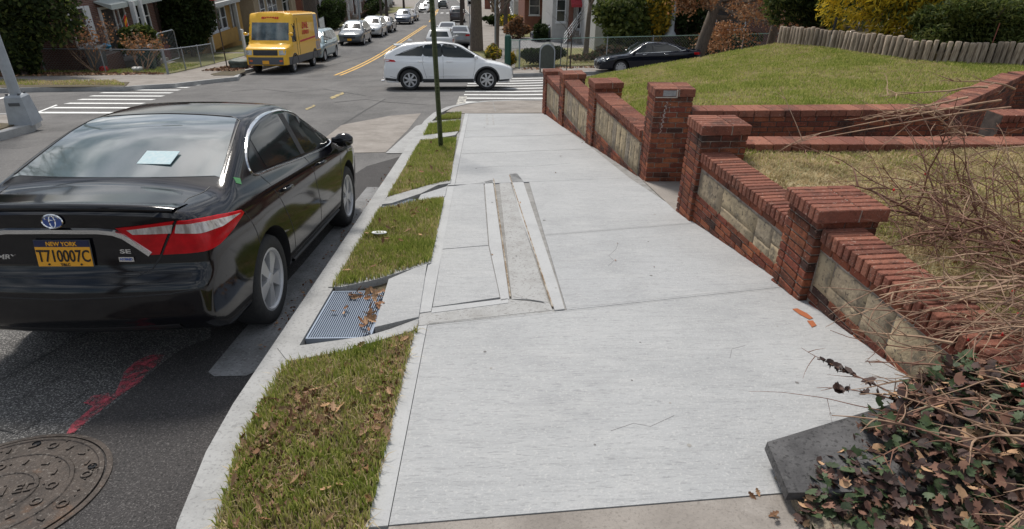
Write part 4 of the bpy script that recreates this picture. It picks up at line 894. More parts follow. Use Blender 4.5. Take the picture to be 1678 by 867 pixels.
patch('red_paint_arrow', [(-2.245,2.532), (-2.270,2.613), (-2.262,2.709), (-2.254,2.785), (-2.332,2.824), (-2.324,2.892), (-2.257,2.922), (-2.206,2.921), (-2.241,3.035), (-2.285,3.163), (-2.284,3.283), (-2.234,3.369), (-2.145,3.382), (-2.119,3.263), (-2.143,3.145), (-2.122,3.031), (-2.152,2.951), (-2.174,2.862), (-2.188,2.741), (-2.204,2.639), (-2.210,2.537)], .014, red_spray, step=5)
# kerbs (a raised strip with a real face)
def strip(name, pts, w, h, m, thick=.2, side=1, step=1.):
    P = [Vector(p) for p in pts]; a = [tuple(p) for p in P]; b = []
    for i, p in enumerate(P):
        d = (P[min(i + 1, len(P) - 1)] - P[max(i - 1, 0)]).normalized(); b.append(tuple(p + Vector((d.y, -d.x)) * w * side))
    return patch(name, a + b[::-1], h, m, thick, step=step), b
NRk = [(-.5, -2), (-.85, .2), (-1.08, 1.0), (-1.19, 1.45), (-1.27, 1.75), (-1.345, 2.2), (-1.37, 2.6), (-1.37, 3.5), (-1.37, 6), (-1.37, 10), (-1.37, 13.6), (-1.28, 15.0), (-1.02, 16.3), (-.6, 17.2), (0, 17.8), (.9, 18.15), (2.2, 18.25), (60, 18.25)]
_, NRi = strip('kerb', NRk, .17, .152, curb_conc, .35)
patch('pavement_base', NRi + [(60, -2)], .10, soil, .3)
# far right block
FRk = [(70, 29.25), (6, 29.25), (2.6, 29.05), (1.2, 29.15), (.2, 29.5), (-.6, 30.1), (-1.15, 31.0)] + RR[1:]
_, FRi = strip('kerb', FRk, .17, .152, curb_conc, .35)
patch('pavement', FRi + [(70, 300)], .145, old_walk, .3)
FLk = [(p[0], p[1]) for p in RR]; 
FL = [(-90, 24.0), (-30, 23.0), (-16.029,21.201), (-14.247,21.866), (-12.498,21.942), (-12.173,22.585), (-11.401,23.426), (-10.872,25.523), (-10.391,26.814), (-11.4, 30.0)] + LLn[1:]
_, FLi = strip('kerb', FL, .17, .152, curb_conc, .35, side=-1)
patch('pavement', FLi + [(-90, 300)], .145, old_walk, .3)
NL = [(-9.3, -8), (-9.3, 9), (-9.3, 12.0), (-9.45, 13.0), (-9.9, 13.9), (-10.8, 14.7), (-12.5, 15.0), (-90, 15.6)]
_, NLi = strip('kerb', NL, .17, .152, curb_conc, .35, side=-1)
patch('pavement', NLi + [(-90, -8)], .145, old_walk, .3)
patch('verge', [(-9.55, 8), (-9.55, 12.2), (-9.75, 13.0), (-10.5, 13.2), (-12.0, 12.9), (-12.0, 8)], .165, soil, .02)
# far left corner: grass strip, path
patch('verge', [(-16.183,21.426), (-12.462,22.076), (-13.306,23.926), (-15.199,23.682), (-17.427,23.147)], .165, soil, .02)
patch('front_garden', [(-15.2, 28.6), (-13.9, 28.4), (-14.5, 35.2), (-14.8, 41), (-40, 41), (-40, 26.5), (-19.5, 26.6)], .17, lawn_base, .02)
patch('verge', [(-12.057,28.116), (-12.354,32.788), (-11.074,29.561), (-10.778,27.517), (-11.661,27.466)], .165, soil, .02)
patch('verge', [(-13.0, 40), (-11.75, 37), (-11.7, 75), (-13.0, 75)], .165, lawn_base, .02)
patch('front_garden', [(-30, 42), (-15.0, 42), (-15.0, 62), (-15.0, 140), (-40, 140)], .18, lawn_base, .02)
patch('front_garden', [(1.55, 32.6), (60, 32.6), (60, 37.5), (20, 41), (6, 44.5), (2.2, 44.5)], .18, lawn_base, .02)
patch('verge', [(-.9, 33), (.2, 32.2), (.4, 44), (-.9, 44)], .17, lawn_base, .02)
patch('front_garden', [(2.6, 56), (30, 56), (30, 120), (2.0, 120)], .18, lawn_base, .02)
patch('driveway', [(1.6, 45.5), (40, 46), (40, 55), (1.9, 55)], .165, gutter_conc, .02)
# ---- road markings
def L_(y): return -11.45 - .27 * (y - 16) if y < 22 else -13.07 - .02 * (y - 22)
def R_(y): return -9.4 - .22 * (y - 16) if y < 23 else -10.94 - .05 * (y - 23)
for k in range(10):
    y = 16.05 + k * 1.06; patch('crosswalk_stripe', [(L_(y), y - .15), (R_(y), y - .15), (R_(y), y + .15), (L_(y), y + .15)], .009, white_paint)
patch('crosswalk_stripe', [(-11.415,15.876), (-12.112,17.826), (-11.967,17.679), (-11.519,16.373), (-11.271,15.818)], .010, white_paint)
patch('stop_line', [(-14.659,19.228), (-14.836,19.987), (-15.075,20.325), (-14.976,19.667)], .009, white_paint)
for k in range(9):
    y = 18.75 + k * 1.17; patch('crosswalk_stripe', [(-.72, y - .16), (2.75, y - .16), (2.75, y + .16), (-.72, y + .16)], .009, white_paint)
patch('crosswalk_stripe', [(-.86, 17.6), (-.60, 17.6), (-.60, 20.6), (-.86, 20.6)], .010, mat('worn_road_paint', (.55, .53, .47), .8, c2=(.14, .135, .13), scale=9, lo=.42, hi=.6))
for o in (-.16, .10):
    patch('centre_line', [(-6.92 + o, 29.6), (-6.80 + o, 29.6), (-6.78 + o, 76), (-6.90 + o, 76)], .009, yellow_paint, step=1)
    patch('centre_line', [(-7.0 + o, 84), (-6.86 + o, 84), (-9.2 + o, 132), (-9.36 + o, 132)], .009, yellow_paint, step=4)
worn_y = mat('worn_yellow_paint', (.42, .32, .13), .8, c2=(.12, .115, .10), scale=5, lo=.45, hi=.6)
for a, b in ((540, 155), (505, 176)): patch('centre_line', [(-5.004,20.055), (-4.983,21.934), (-4.800,21.277), (-4.798,19.502)] if a == 540 else [(-4.933,16.959), (-4.970,17.986), (-4.841,17.759), (-4.810,16.687)], .009, worn_y)
for k in range(9):
    x = -10.4 + k * .95; patch('crosswalk_stripe', [(x, 112.0), (x + .45, 112.0), (x + .45, 115), (x, 115)], .009, white_paint, step=4)
# ---- the new sidewalk: dark base in the joints, slabs as pieces
WL = lambda y: 2.62 if y < 3 else (2.62 - .1 * (y - 3) if y < 6.5 else 2.27 - .1 * (y - 7.6))
sw = patch('sidewalk', [(-.505, -2), (2.7, -2), (2.75, 3), (2.4, 6.8), (2.2, 7.9), (1.52, 15.1), (-.6, 14.95), (-.505, 7)], .137, joint_dark, .25, step=5)
def slab(pts, m=concrete, g=.0032, h=.15):
    o = patch('slab', offs(pts, g), h, m, .03, parent=sw, kind=None, step=50); return o
lx = -.41
def yl(j, x): return JL[j][0] + JL[j][1] * (x + .5)
JL = [(1.70, .075), (3.49, .215), (5.20, .23), (7.55, .16), (9.70, .20), (11.35, .16), (13.10, .08), (14.93, .02)]
JL = [(-1.6, 0)] + JL
def wx(y): return 2.62 if y < 2.6 else 2.62 - .118 * (y - 2.6) if y < 8 else 1.98 - .085 * (y - 8) + .06
for j in range(8):
    x0 = lx if j not in (2, 3) else .575
    if j == 2: pass
    xr0 = wx(yl(j, 2)); xr1 = wx(yl(j + 1, 2))
    if j == 0: slab([(lx, -1.5), (2.7, -1.5), (2.7, yl(1, 2.7)), (lx, yl(1, lx))], old_walk, h=.147); continue
    slab([(x0, yl(j, x0)), (xr0, yl(j, xr0)), (xr1, yl(j + 1, xr1)), (x0, yl(j + 1, x0))])
    if j not in (2, 3): slab([(-.50, yl(j, -.5)), (lx, yl(j, lx)), (lx, yl(j + 1, lx)), (-.50, yl(j + 1, -.5))], concrete_smooth, .001)
# the panel with the trench beside it
slab([(-.40, 3.80), (.10, 3.96), (.02, 5.15), (-.41, 5.05)]); slab([(-.41, 5.06), (.02, 5.16), (-.03, 7.70), (-.42, 7.50)])
slab([(-.50, 3.70), (-.402, 3.73), (-.413, 7.5), (-.52, 7.46)], concrete_smooth, .0005)
slab([(.105, 3.9), (.17, 3.93), (.09, 7.85), (-.02, 7.76), (.025, 5.15)], concrete_smooth, .001)
slab([(-.40, 3.70), (.16, 3.86), (.16, 3.94), (-.40, 3.79)], concrete_smooth, .001)
slab([(.185, 3.93), (.265, 3.93), (.40, 3.90), (.465, 3.80), (.30, 8.12), (.175, 7.93)], concrete_dirty, .003, .146)
slab([(.20, 3.97), (.46, 3.86), (.315, 8.08), (.19, 7.95)], concrete_dirty, .003, .148)
slab([(-.50, 3.50), (.48, 3.70), (.47, 3.84), (.17, 3.93), (-.5, 3.69)], concrete_dirty, .003, .147)
slab([(.49, 3.72), (.565, 3.74), (.565, 4.2), (.50, 7.8), (.44, 8.25), (.33, 8.2), (.37, 6.2)], concrete_smooth, .001)
for a, b in (((.172, 3.97), (.10, 7.9)), ((.475, 3.78), (.325, 8.15))):   # rotten timber forms left in the joints
    strip('form_board', [a, ((a[0] + b[0]) / 2, (a[1] + b[1]) / 2), b], .010, .1545, mat('form_timber', (.20, .13, .07), .95, c2=(.40, .36, .30), scale=9, lo=.4, hi=.6), .04, step=50)
# far end insert
slab([(.02, 13.0), (.07, 13.0), (.06, 14.7), (.01, 14.7)], concrete_dirty, .001, .153); slab([(.16, 13.0), (.20, 13.0), (.19, 14.7), (.15, 14.7)], concrete_dirty, .001, .153)
rust_g = mat('spot_grey', (.30, .29, .27), .9)
cr_m = mat('crack_dark', (.13, .125, .12), .95)
patch('old_sidewalk', [(-.98, 15.3), (-.6, 14.98), (1.52, 15.12), (1.44, 15.2), (6, 15.4), (60, 17), (60, 18.06), (.9, 17.96), (0, 17.6), (-.45, 17.0), (-.85, 16.2)], .149, old_walk, .05)
strip('old_joint', [(.25, 15.2), (.2, 17.6)], .02, .1525, joint_dark, .001); strip('old_joint', [(-.6, 16.3), (1.3, 16.4)], .02, .1525, joint_dark, .001)
def line_on(name, pts, w, h, m):
    return strip(name, pts, w, h, m, .001, step=50)
grey_l = mat('tooled_line', (.27, .268, .262), .95, c2=(.36, .36, .355), scale=14)
for j in (2, 3, 5, 6):
    for dd in (.026, -.022): line_on('old_joint', [(-.40 if j not in (3,) else .58, yl(j, -.4 if j != 3 else .58) + dd), (.8, yl(j, .8) + dd + .004), (wx(yl(j, 2)) - .02, yl(j, wx(yl(j, 2))) + dd)], .0035, .1508, grey_l)
hair = mat('hairline', (.17, .165, .16), .95)
for P in ([(1.05, 4.6), (1.12, 4.72), (1.10, 4.85), (1.2, 5.02), (1.26, 5.2)], [(.62, 2.3), (.75, 2.36), (.83, 2.33), (.98, 2.42)], [(-.2, 8.6), (.3, 8.75), (.7, 8.72), (1.3, 8.95)], [(1.5, 3.0), (1.56, 3.12), (1.66, 3.16)]): line_on('hairline_crack', P, .0022, .1510, hair)
for k in range(26):
    a, b = rnd.uniform(-.35, 2.1), rnd.uniform(1.9, 12); r_ = rnd.uniform(.006, .016)
    if a < wx(b) - .1: patch('gum_spot', [(a + r_ * math.cos(t) * rnd.uniform(.8, 1.2), b + r_ * 1.2 * math.sin(t)) for t in np.linspace(0, 5.6, 8)], .1512, hair if k % 3 else rust_g, step=50)
# leaf-rust stain and specks on the slab by the wall
rust = mat('rust_stain', (.36, .11, .04), .9)
patch('rust_stain', [(2.229,3.690), (2.270,3.699), (2.301,3.616), (2.305,3.537), (2.269,3.518), (2.238,3.598)], .1545, rust, step=50)
patch('rust_stain', [(2.242,3.500), (2.285,3.499), (2.272,3.424), (2.224,3.397)], .1545, rust, step=50)
# ---- planted strip between kerb and slabs
conc_h = .156
def low_wall(name, pts, m=curb_conc, h=.16, label=None):
    o = patch(name, pts, h, m, .2, kind='structure', step=50); return o
low_wall('inlet_edge', [(-1.323,3.200), (-1.208,3.031), (-0.910,3.142), (-0.740,3.256), (-0.470,3.436), (-0.477,3.593), (-0.650,3.441), (-0.795,3.340), (-1.161,3.235)])
low_wall('inlet_edge', [(-1.238,4.171), (-1.134,4.168), (-0.875,4.324), (-0.483,4.686), (-0.488,4.807), (-0.806,4.522), (-1.071,4.329)])
low_wall('inlet_slab', [(-0.791,4.322), (-0.515,4.687), (-0.480,3.622), (-0.761,3.471)], concrete)
low_wall('inlet_edge', [(-1.202,6.590), (-1.097,6.642), (-0.802,7.090), (-0.623,7.531), (-0.470,7.631), (-0.466,7.877), (-0.763,7.499), (-1.188,6.920)])
low_wall('inlet_slab', [(-0.796,7.030), (-0.500,7.463), (-0.500,6.938), (-0.811,6.746)], concrete)
low_wall('inlet_edge', [(-1.215,11.094), (-1.074,11.027), (-0.585,11.587), (-0.544,12.043), (-1.194,11.586)])
low_wall('inlet_edge', [(-1.261,13.146), (-0.560,13.436), (-0.562,13.832), (-1.214,13.526)])
def grate(pix, label, grp='kerb storm grates', pitch=.0145, y0=None, y1=None, x0=None, x1=None):
    zc = S(0, (y0 + y1) / 2) + .135; g = empty('storm_grate', (x0, y0, S(x0, y0) + .13), 0, label, 'grate', grp)
    g.rotation_euler = (math.atan(-.128), 0, 0); W_, L_2 = x1 - x0, (y1 - y0)
    mb = MB(); mb.box(0, W_, 0, L_2, -.10, -.09); mb.build('pit_floor', pit_m, g)
    mb = MB(); mb.box(-.012, 0, -.012, L_2 + .012, -.1, .012); mb.box(W_, W_ + .012, -.012, L_2 + .012, -.1, .012); mb.box(0, W_, -.012, 0, -.1, .012); mb.box(0, W_, L_2, L_2 + .012, -.1, .012); mb.build('frame', grate_m, g)
    b = MB(); b.box(0, .0062, 0, L_2, -.03, .008); me = b.mesh('bar', grate_m); n = int(W_ / pitch)
    for i in range(n): link('bar', me, g, (.006 + i * (W_ - .016) / (n - 1), 0, 0))
    c = MB()
    for q in range(1, 5): c.box(0, W_, L_2 * q / 5 - .003, L_2 * q / 5 + .003, -.03, -.004)
    c.build('cross_bar', grate_m, g); return g
grate(None, 'large steel storm grate half covered with brown leaves beside the black sedan', y0=3.36, y1=4.12, x0=-1.18, x1=-.78)
grate(None, 'small steel grate at the kerb beyond the white plastic lid', y0=6.55, y1=6.86, x0=-1.18, x1=-.86)
grate(None, 'farthest small grate at the kerb behind the green post', y0=11.25, y1=11.5, x0=-1.18, x1=-.72)
seg = [[(-.50, -1), (-.485, 3.44), (-0.453,3.400), (-0.732,3.214), (-0.902,3.110), (-1.197,3.000), (-1.22, 2.95), (-1.20, 2.2), (-1.10, 1.7), (-.93, 1.0), (-.7, .2)],
       [(-1.206,4.161), (-0.875,4.327), (-0.485,4.721), (-0.501,6.845), (-0.790,6.683), (-1.083,6.451), (-1.190,6.352)],
       [(-1.186,6.912), (-0.762,7.493), (-0.476,7.764), (-0.540,11.104), (-1.167,10.838)],
       [(-1.187,11.525), (-0.532,12.058), (-0.551,13.560), (-1.187,12.896)], [(-1.122,13.753), (-0.570,14.069), (-0.580,14.731), (-0.881,14.612)]]
for i, p in enumerate(seg): patch('planting_strip', p, .149, soil, .05, step=50)
# ---- manhole cover
mh = empty('manhole_cover', (-2.27, 2.08, S(-2.27, 2.08) + .012), 0, 'round rusty cast iron manhole cover in the near road', 'manhole cover'); mh.rotation_euler = (math.atan(-.128), 0, 0)
mb = MB(); mb.lathe([(.455, -.01), (.455, .004), (.43, .006), (.43, -.004), (.425, -.004)], 56, iron); mb.build('frame', None, mh)
mb = MB(); mb.lathe([(.42, -.01), (.42, .008), (.40, .010), (.395, .005), (.30, .005), (.295, .010), (.28, .010), (.275, .005), (.16, .005), (.155, .010), (.14, .010), (.135, .005), (.0005, .005)], 56, iron); mb.build('lid', None, mh, smooth=False)
bl = MB()
for rr, n in ((.35, 22), (.22, 13)):
    for i in range(n):
        a = 2 * math.pi * i / n + rr; x, y = rr * math.cos(a), rr * math.sin(a)
        if i % 4 == 0: bl.lathe([(.026, .005), (.026, .012), (.016, .012), (.016, .005)], 10, None, (x, y, 0))
        else:
            q = Vector((math.cos(a + i), math.sin(a + i), 0)) * .034; t = Vector((-q.y, q.x, 0)) * .35
            bl.obox(Vector((x, y, .004)) - q / 2 - t / 2, q, t, (0, 0, .008))
for i in range(46):
    a, rr = rnd.uniform(0, 6.28), .4 * math.sqrt(rnd.random()); bl.lathe([(.006, .004), (.005, .011), (.0005, .011)], 6, None, (rr * math.cos(a), rr * math.sin(a), 0))
tag(bl.build('raised_pattern', iron, mh), kind='stuff')
h_ = MB()
for a in (.5, 1.75, 2.9, 4.1, 5.4): h_.lathe([(.020, .0125), (.020, .006), (.0005, .006)], 12, None, (.37 * math.cos(a), .37 * math.sin(a), 0))
h_.build_each('pick_hole', pit_m, mh)
text_mesh('cover_lettering', 'CON ED', .085, iron, .004, mh, (0, 0, .008), (0, 0, R(18)), bold=.001)

# ================================================================ BRICK WALLS
def brick_mesh(l, d, h, seed, bev=.006, m=None):
    """one slightly worn brick, origin at its centre"""
    r = random.Random(seed); bm = bmesh.new(); bmesh.ops.create_cube(bm, size=1)
    for v in bm.verts: v.co = Vector((v.co.x * l, v.co.y * d, v.co.z * h)) + Vector([r.uniform(-1, 1) * .0022 for _ in range(3)])
    bmesh.ops.bevel(bm, geom=bm.edges[:], offset=bev, segments=1, affect='EDGES')
    me = bpy.data.meshes.new('brick'); bm.to_mesh(me); bm.free(); me.materials.append(m or brick_m); return me
BC = {}
def brick(root, kind, l, d, h, p, rz=0, m=None, name='brick'):
    k = (kind, round(l, 3), round(d, 3), round(h, 3), m.name if m else '', rnd.randrange(3))
    if k not in BC: BC[k] = brick_mesh(l, d, h, hash(k[:4]) % 999 + k[5], m=m)
    o = link(name, BC[k], root, p, (rnd.uniform(-.006, .006), rnd.uniform(-.006, .006), rz + rnd.uniform(-.008, .008))); return o
CH = .0675; BHh = .057; BLn = .2
def pillar(x0, y0, psi, w, l, ztop, label, capn=None, oh=.016):
    """x0,y0: the street-side near corner; w across (local x), l along (local y)"""
    root = empty('brick_pillar', (x0, y0, ztop), psi, label, 'pillar', None)
    zb = min(S(x0, y0), S(x0, y0 + l)) + .05 - ztop; n = int(-(zb + .17) / CH) + 1
    mb = MB(); mb.box(.012, w - .012, .012, l - .012, zb - .1, -.10); mb.build('mortar_core', mortar, root)
    for k in range(n):
        z = -.10 - CH * (k + .5) + .004; odd = k % 2; out_ = .0
        # front (-y) and back
        xs = [];
        segs = [(0, BLn), (BLn + .01, BLn), (2 * BLn + .02, w - 2 * BLn - .02)] if not odd else [(0, .095), (.105, BLn), (.315, w - .315)]
        for a, b in segs:
            if b < .03: continue
            brick(root, 'f', b, .09, BHh, (a + b / 2, .045 - out_, z))
        segs = [(.1, BLn), (.31, l - .31)] if odd else [(.0, .095), (.105, BLn), (.315, l - .315)]
        # street face (-x) and inner face (+x)
        for a, b in [(.1, l - .2 if l - .2 < .22 else .2)] + ([(.31, l - .31 - .1)] if l - .41 > .03 else []):
            brick(root, 's', .09, b, BHh, (.045 - out_, a + b / 2, z)); brick(root, 's', .09, b, BHh, (w - .045 + out_, a + b / 2, z))
        brick(root, 'f', .2, .09, BHh, (.1, l - .045, z)); brick(root, 'f', w - .21, .09, BHh, (.21 + (w - .21) / 2, l - .045, z))
    # cap of bricks on edge
    nn = capn or round((l + oh * 2) / .068); st = (l + oh * 2) / nn
    mb = MB(); mb.box(-oh + .01, w + oh - .01, -oh + .01, l + oh - .01, -.098, -.010); mb.build('mortar_core', mortar, root)
    for i in range(nn):
        y = -oh + st * (i + .5); a = .31
        brick(root, 'c', a, st - .009, .10, (-oh + a / 2, y, -.05), m=brick_top); b = w + oh * 2 - a - .01; brick(root, 'c', b, st - .009, .10, (-oh + a + .01 + b / 2, y, -.05), m=brick_top)
    return root
def stone_mesh(w, h, d, seed):
    r = random.Random(seed); nx, nz = 5, 5; V = []; F = []
    c = [(-w / 2 + r.uniform(-.01, .014), -h / 2), (w / 2 - r.uniform(-.01, .014), -h / 2), (w / 2 + r.uniform(-.014, .01), h / 2), (-w / 2 - r.uniform(-.014, .01), h / 2)]
    for j in range(nz):
        for i in range(nx):
            s_, t = i / (nx - 1), j / (nz - 1); x = (c[0][0] * (1 - s_) + c[1][0] * s_) * (1 - t) + (c[3][0] * (1 - s_) + c[2][0] * s_) * t; z = (c[0][1] * (1 - s_) + c[1][1] * s_) * (1 - t) + (c[3][1] * (1 - s_) + c[2][1] * s_) * t
            e = min(s_, 1 - s_, t, 1 - t); V.append((d * (0 if e == 0 else 1) * -1 + (r.uniform(-.004, .004) if e else .0), x + (r.uniform(-.006, .006) if e == 0 else 0), z + (r.uniform(-.006, .006) if e == 0 else 0)))
    F = [(j * nx + i, (j + 1) * nx + i, (j + 1) * nx + i + 1, j * nx + i + 1) for j in range(nz - 1) for i in range(nx - 1)]
    k = len(V); rim = [i for i in range(nx)] + [j * nx + nx - 1 for j in range(1, nz)] + [(nz - 1) * nx + i for i in range(nx - 2, -1, -1)] + [j * nx for j in range(nz - 2, 0, -1)]
    for q in rim: V.append((.05, V[q][1], V[q][2]))
    F += [(rim[i], k + i, k + (i + 1) % len(rim), rim[(i + 1) % len(rim)]) for i in range(len(rim))]
    me = bpy.data.meshes.new('stone'); me.from_pydata(V, [], F); me.materials.append(stone_m)
    bm = bmesh.new(); bm.from_mesh(me); bmesh.ops.recalc_face_normals(bm, faces=bm.faces); bm.to_mesh(me); bm.free(); me.polygons.foreach_set('use_smooth', [True] * len(me.polygons)); return me
def wall_panel(P, Q, ztop, st_top, st_bot, cols, label, back=True, cop_w=.31, wall_w=.24):
    """a retaining wall panel from P (near) to Q (far); local y runs P->Q, street side is local -x"""
    d = Vector(Q) - Vector(P); Lh = d.length; psi = math.atan2(d.y, d.x) - math.pi / 2; root = empty('garden_wall', (P[0], P[1], ztop), psi, label, 'wall', None)
    gz = lambda y: S(P[0] + d.x * y / Lh, P[1] + d.y * y / Lh) + .15 - ztop
    zb = min(gz(0), gz(Lh)) - .12
    mb = MB(); mb.box(.012, wall_w, 0, Lh, zb, -.012); mb.build('mortar_core', mortar, root)
    n = round(Lh / .0685); s_ = Lh / n
    for i in range(n): brick(root, 'c', cop_w, s_ - .010, .10, (cop_w / 2 - .022, s_ * (i + .5), -.05), m=brick_top)
    st_top -= ztop; st_bot -= ztop
    # stretcher courses: above the stones and below them
    z = -.108 - BHh / 2; k = 0
    while z - BHh / 2 > zb:
        if z + BHh / 2 <= st_top + .035 and z - BHh / 2 >= st_bot - .035: z -= CH; k += 1; continue
        y = -.105 * (k % 2)
        while y < Lh:
            a, b = max(0, y), min(Lh, y + BLn)
            if b - a > .03 and z + BHh / 2 > gz((a + b) / 2) - .01: brick(root, 's', .09, b - a, BHh, (.045, (a + b) / 2, z))
            y += BLn + .011
        z -= CH; k += 1
    # stones
    y = .02; i = 0; tot = sum(c for c in cols)
    for c in cols:
        wd = c / tot * (Lh - .04); h = st_top - st_bot; parts_ = 2 if (.14 < wd < .30 and h < .4 and Lh < 1.8) or (wd > .35 and rnd.random() < .22) else 1; y1 = y + wd
        zs = [st_bot, st_top] if parts_ == 1 else [st_bot, st_bot + h * rnd.uniform(.35, .62), st_top]
        for q in range(len(zs) - 1):
            hh = zs[q + 1] - zs[q]
            if zs[q + 1] > gz((y + y1) / 2): link('stone', stone_mesh(wd - .009, hh - .008, .0, 100 + i), root, (.004, (y + y1) / 2, (zs[q] + zs[q + 1]) / 2)); i += 1
        y = y1
    return root
A_, B_ = Vector((2.17, 7.72)), Vector((1.43, 15.08)); wd_ = (B_ - A_).normalized()
def on(y): return tuple(A_ + wd_ * ((y - A_.y) / wd_.y))
ps1 = math.atan2(wd_.y, wd_.x) - math.pi / 2
pillar(2.15, 7.72, 0, .49, .40, .395, 'brick pillar with a chipped, patched cap at the far side of the garden entrance')
pillar(on(10.46)[0] - .03, 10.46, ps1, .48, .42, -.10, 'brick pillar with a plain cap, third from the street corner end of the wall')
pillar(on(12.86)[0] - .03, 12.86, ps1, .46, .40, -.42, 'small capped brick pillar, second from the street corner end of the wall')
pillar(on(14.74)[0] - .03, 14.74, ps1, .42, .34, -.72, 'brick end pillar nearest the crosswalk at the corner')
pillar(2.165, 5.90, R(3), .48, .40, .425, 'tall brick pillar with a bright cap at the near side of the garden entrance')
pillar(2.345, 3.84, R(3.5), .46, .41, .405, 'low brick pillar with a wide dark cap beside the bare rose twigs', oh=.035)
wall_panel(on(8.12), on(10.46), -.25, -.43, -.88, [.16, .2, .17, .22, .2, .18, .24, .22, .2, .25], 'brick and stone wall panel just beyond the garden entrance pillar')
wall_panel(on(10.88), on(12.86), -.52, -.70, -1.20, [.2, .22, .18, .24, .2, .22, .18, .2], 'brick and stone wall panel between the second and third pillars from the corner')
wall_panel(on(13.26), on(14.74), -.80, -.98, -1.48, [.2, .22, .18, .22, .2, .2], 'brick and stone wall panel nearest the street corner')
wall_panel((2.375, 4.25), (2.20, 5.90), .155, -.035, -.31, [.17, .26, .62, .50], 'brick and stone wall panel between the tall entrance pillar and the low pillar')
wall_panel((2.55, 1.6), (2.40, 3.84), .26, .08, -.20, [.6, .42, .5, .30, .42, .2], 'brick and stone wall panel in the foreground, partly behind the bare twigs')
# repaired patch on the chipped cap
pp = bpy.data.objects['brick_pillar']
mb = MB(); mb.box(.09, .255, -.019, -.008, -.090, -.018, mat('grey_mortar_patch', (.36, .36, .36), .9, c2=(.24, .24, .24), scale=30, bump=.5)); mb.box(.0, .27, -.020, -.008, -.110, -.100, mat('pale_mortar', (.55, .50, .43), .9)); mb.box(.262, .276, -.020, -.008, -.110, -.01, MATS['pale_mortar'])
mb.build('mortar_patch', None, pp)
eff = mat('efflorescence', (.46, .42, .39), .95, c2=(.30, .16, .13), scale=20)
mb = MB()
for q in range(26):
    zc = -.16 - .016 * q; xc = .155 + .012 * math.sin(q * 1.7) - .0015 * q; ww = rnd.uniform(.004, .013); mb.add([(xc - ww, -.003, zc), (xc + ww, -.003, zc + .003), (xc + ww * .8, -.003, zc - .015), (xc - ww, -.003, zc - .018)], [(0, 1, 2, 3)])
for q in range(14): xc, zc = rnd.uniform(.15, .26), rnd.uniform(-.245, -.195); ww = rnd.uniform(.004, .012); mb.add([(xc - ww, -.003, zc), (xc, -.003, zc + .006), (xc + ww, -.003, zc), (xc, -.003, zc - .008)], [(0, 1, 2, 3)])
mb.build('lime_streak', eff, pp)
def low_brick_wall(P, Q, ztop, zbot, label, cop=.30, two=True, name='garden_wall'):
    """a level wall; local x runs P->Q, face towards local -y"""
    d = Vector(Q) - Vector(P); Lh = d.length; psi = math.atan2(d.y, d.x); root = empty(name, (P[0], P[1], ztop), psi, label, 'wall', None)
    n = round(Lh / .0685) if two else round(Lh / .21); s_ = Lh / n
    for i in range(n): brick(root, 'c', s_ - .009, cop, .085, (s_ * (i + .5), cop / 2 - .012, -.0425), m=brick_top)
    zb = zbot - ztop; mb = MB(); mb.box(0, Lh, .008, cop - .03, zb, -.012); mb.build('mortar_core', mortar_dark, root)
    z = -.092 - BHh / 2; k = 0; cnt = 0
    while z > zb and cnt < 270:
        x = -.105 * (k % 2)
        while x < Lh:
            a, b = max(0, x), min(Lh, x + BLn)
            if b - a > .03: brick(root, 's', b - a, .09, BHh, ((a + b) / 2, .045, z)); cnt += 1
            x += BLn + .011
        z -= CH; k += 1
    return root
low_brick_wall((2.64, 7.70), (6.15, 7.82), .125, -.55, 'long low brick wall holding up the lawn behind the garden path', two=False)
low_brick_wall((6.17, 7.84), (8.95, 10.1), .13, -.9, 'low brick wall angling back along the lawn behind the rose twigs', two=False)
low_brick_wall((8.97, 10.12), (14.0, 10.95), .13, -.9, 'low brick wall running out of the picture to the right below the juniper')
low_brick_wall((2.68, 6.28), (6.4, 6.28), .125, -.10, 'low brick edging wall between the near lawn and the garden path', two=False)
low_brick_wall((5.95, 6.75), (8.4, 6.75), .32, -.10, 'short raised brick step wall at the right edge behind the twigs')
def near_lawn(x, y): return .035 + .03 * math.sin(x * 1.3 + y) - .05 * max(0, 3 - y) + .02 * math.sin(y * 2.3)
patch('near_lawn', [(2.60, 1.4), (2.58, 3.9), (2.42, 6.0), (2.6, 6.30), (9, 6.30), (9, 1.4)], 0, lawn_dry, .3, zfun=near_lawn, step=.5)
patch('garden_path', [(2.14, 6.2), (2.6, 6.45), (9, 6.45), (9, 7.75), (2.6, 7.75), (2.14, 7.8)], 0, old_walk, .3, zfun=lambda x, y: S(2.2, y) + .152 + .0 * x, step=1)
patch('lawn_mound', [(2.42, 8.05), (2.9, 7.98), (6.1, 8.08), (8.9, 10.25), (14, 11), (16, 17.1), (1.9, 16.7), (1.72, 14.9), (2.1, 11)], 0, lawn_base, 1.6, zfun=lawn_z, step=.5)
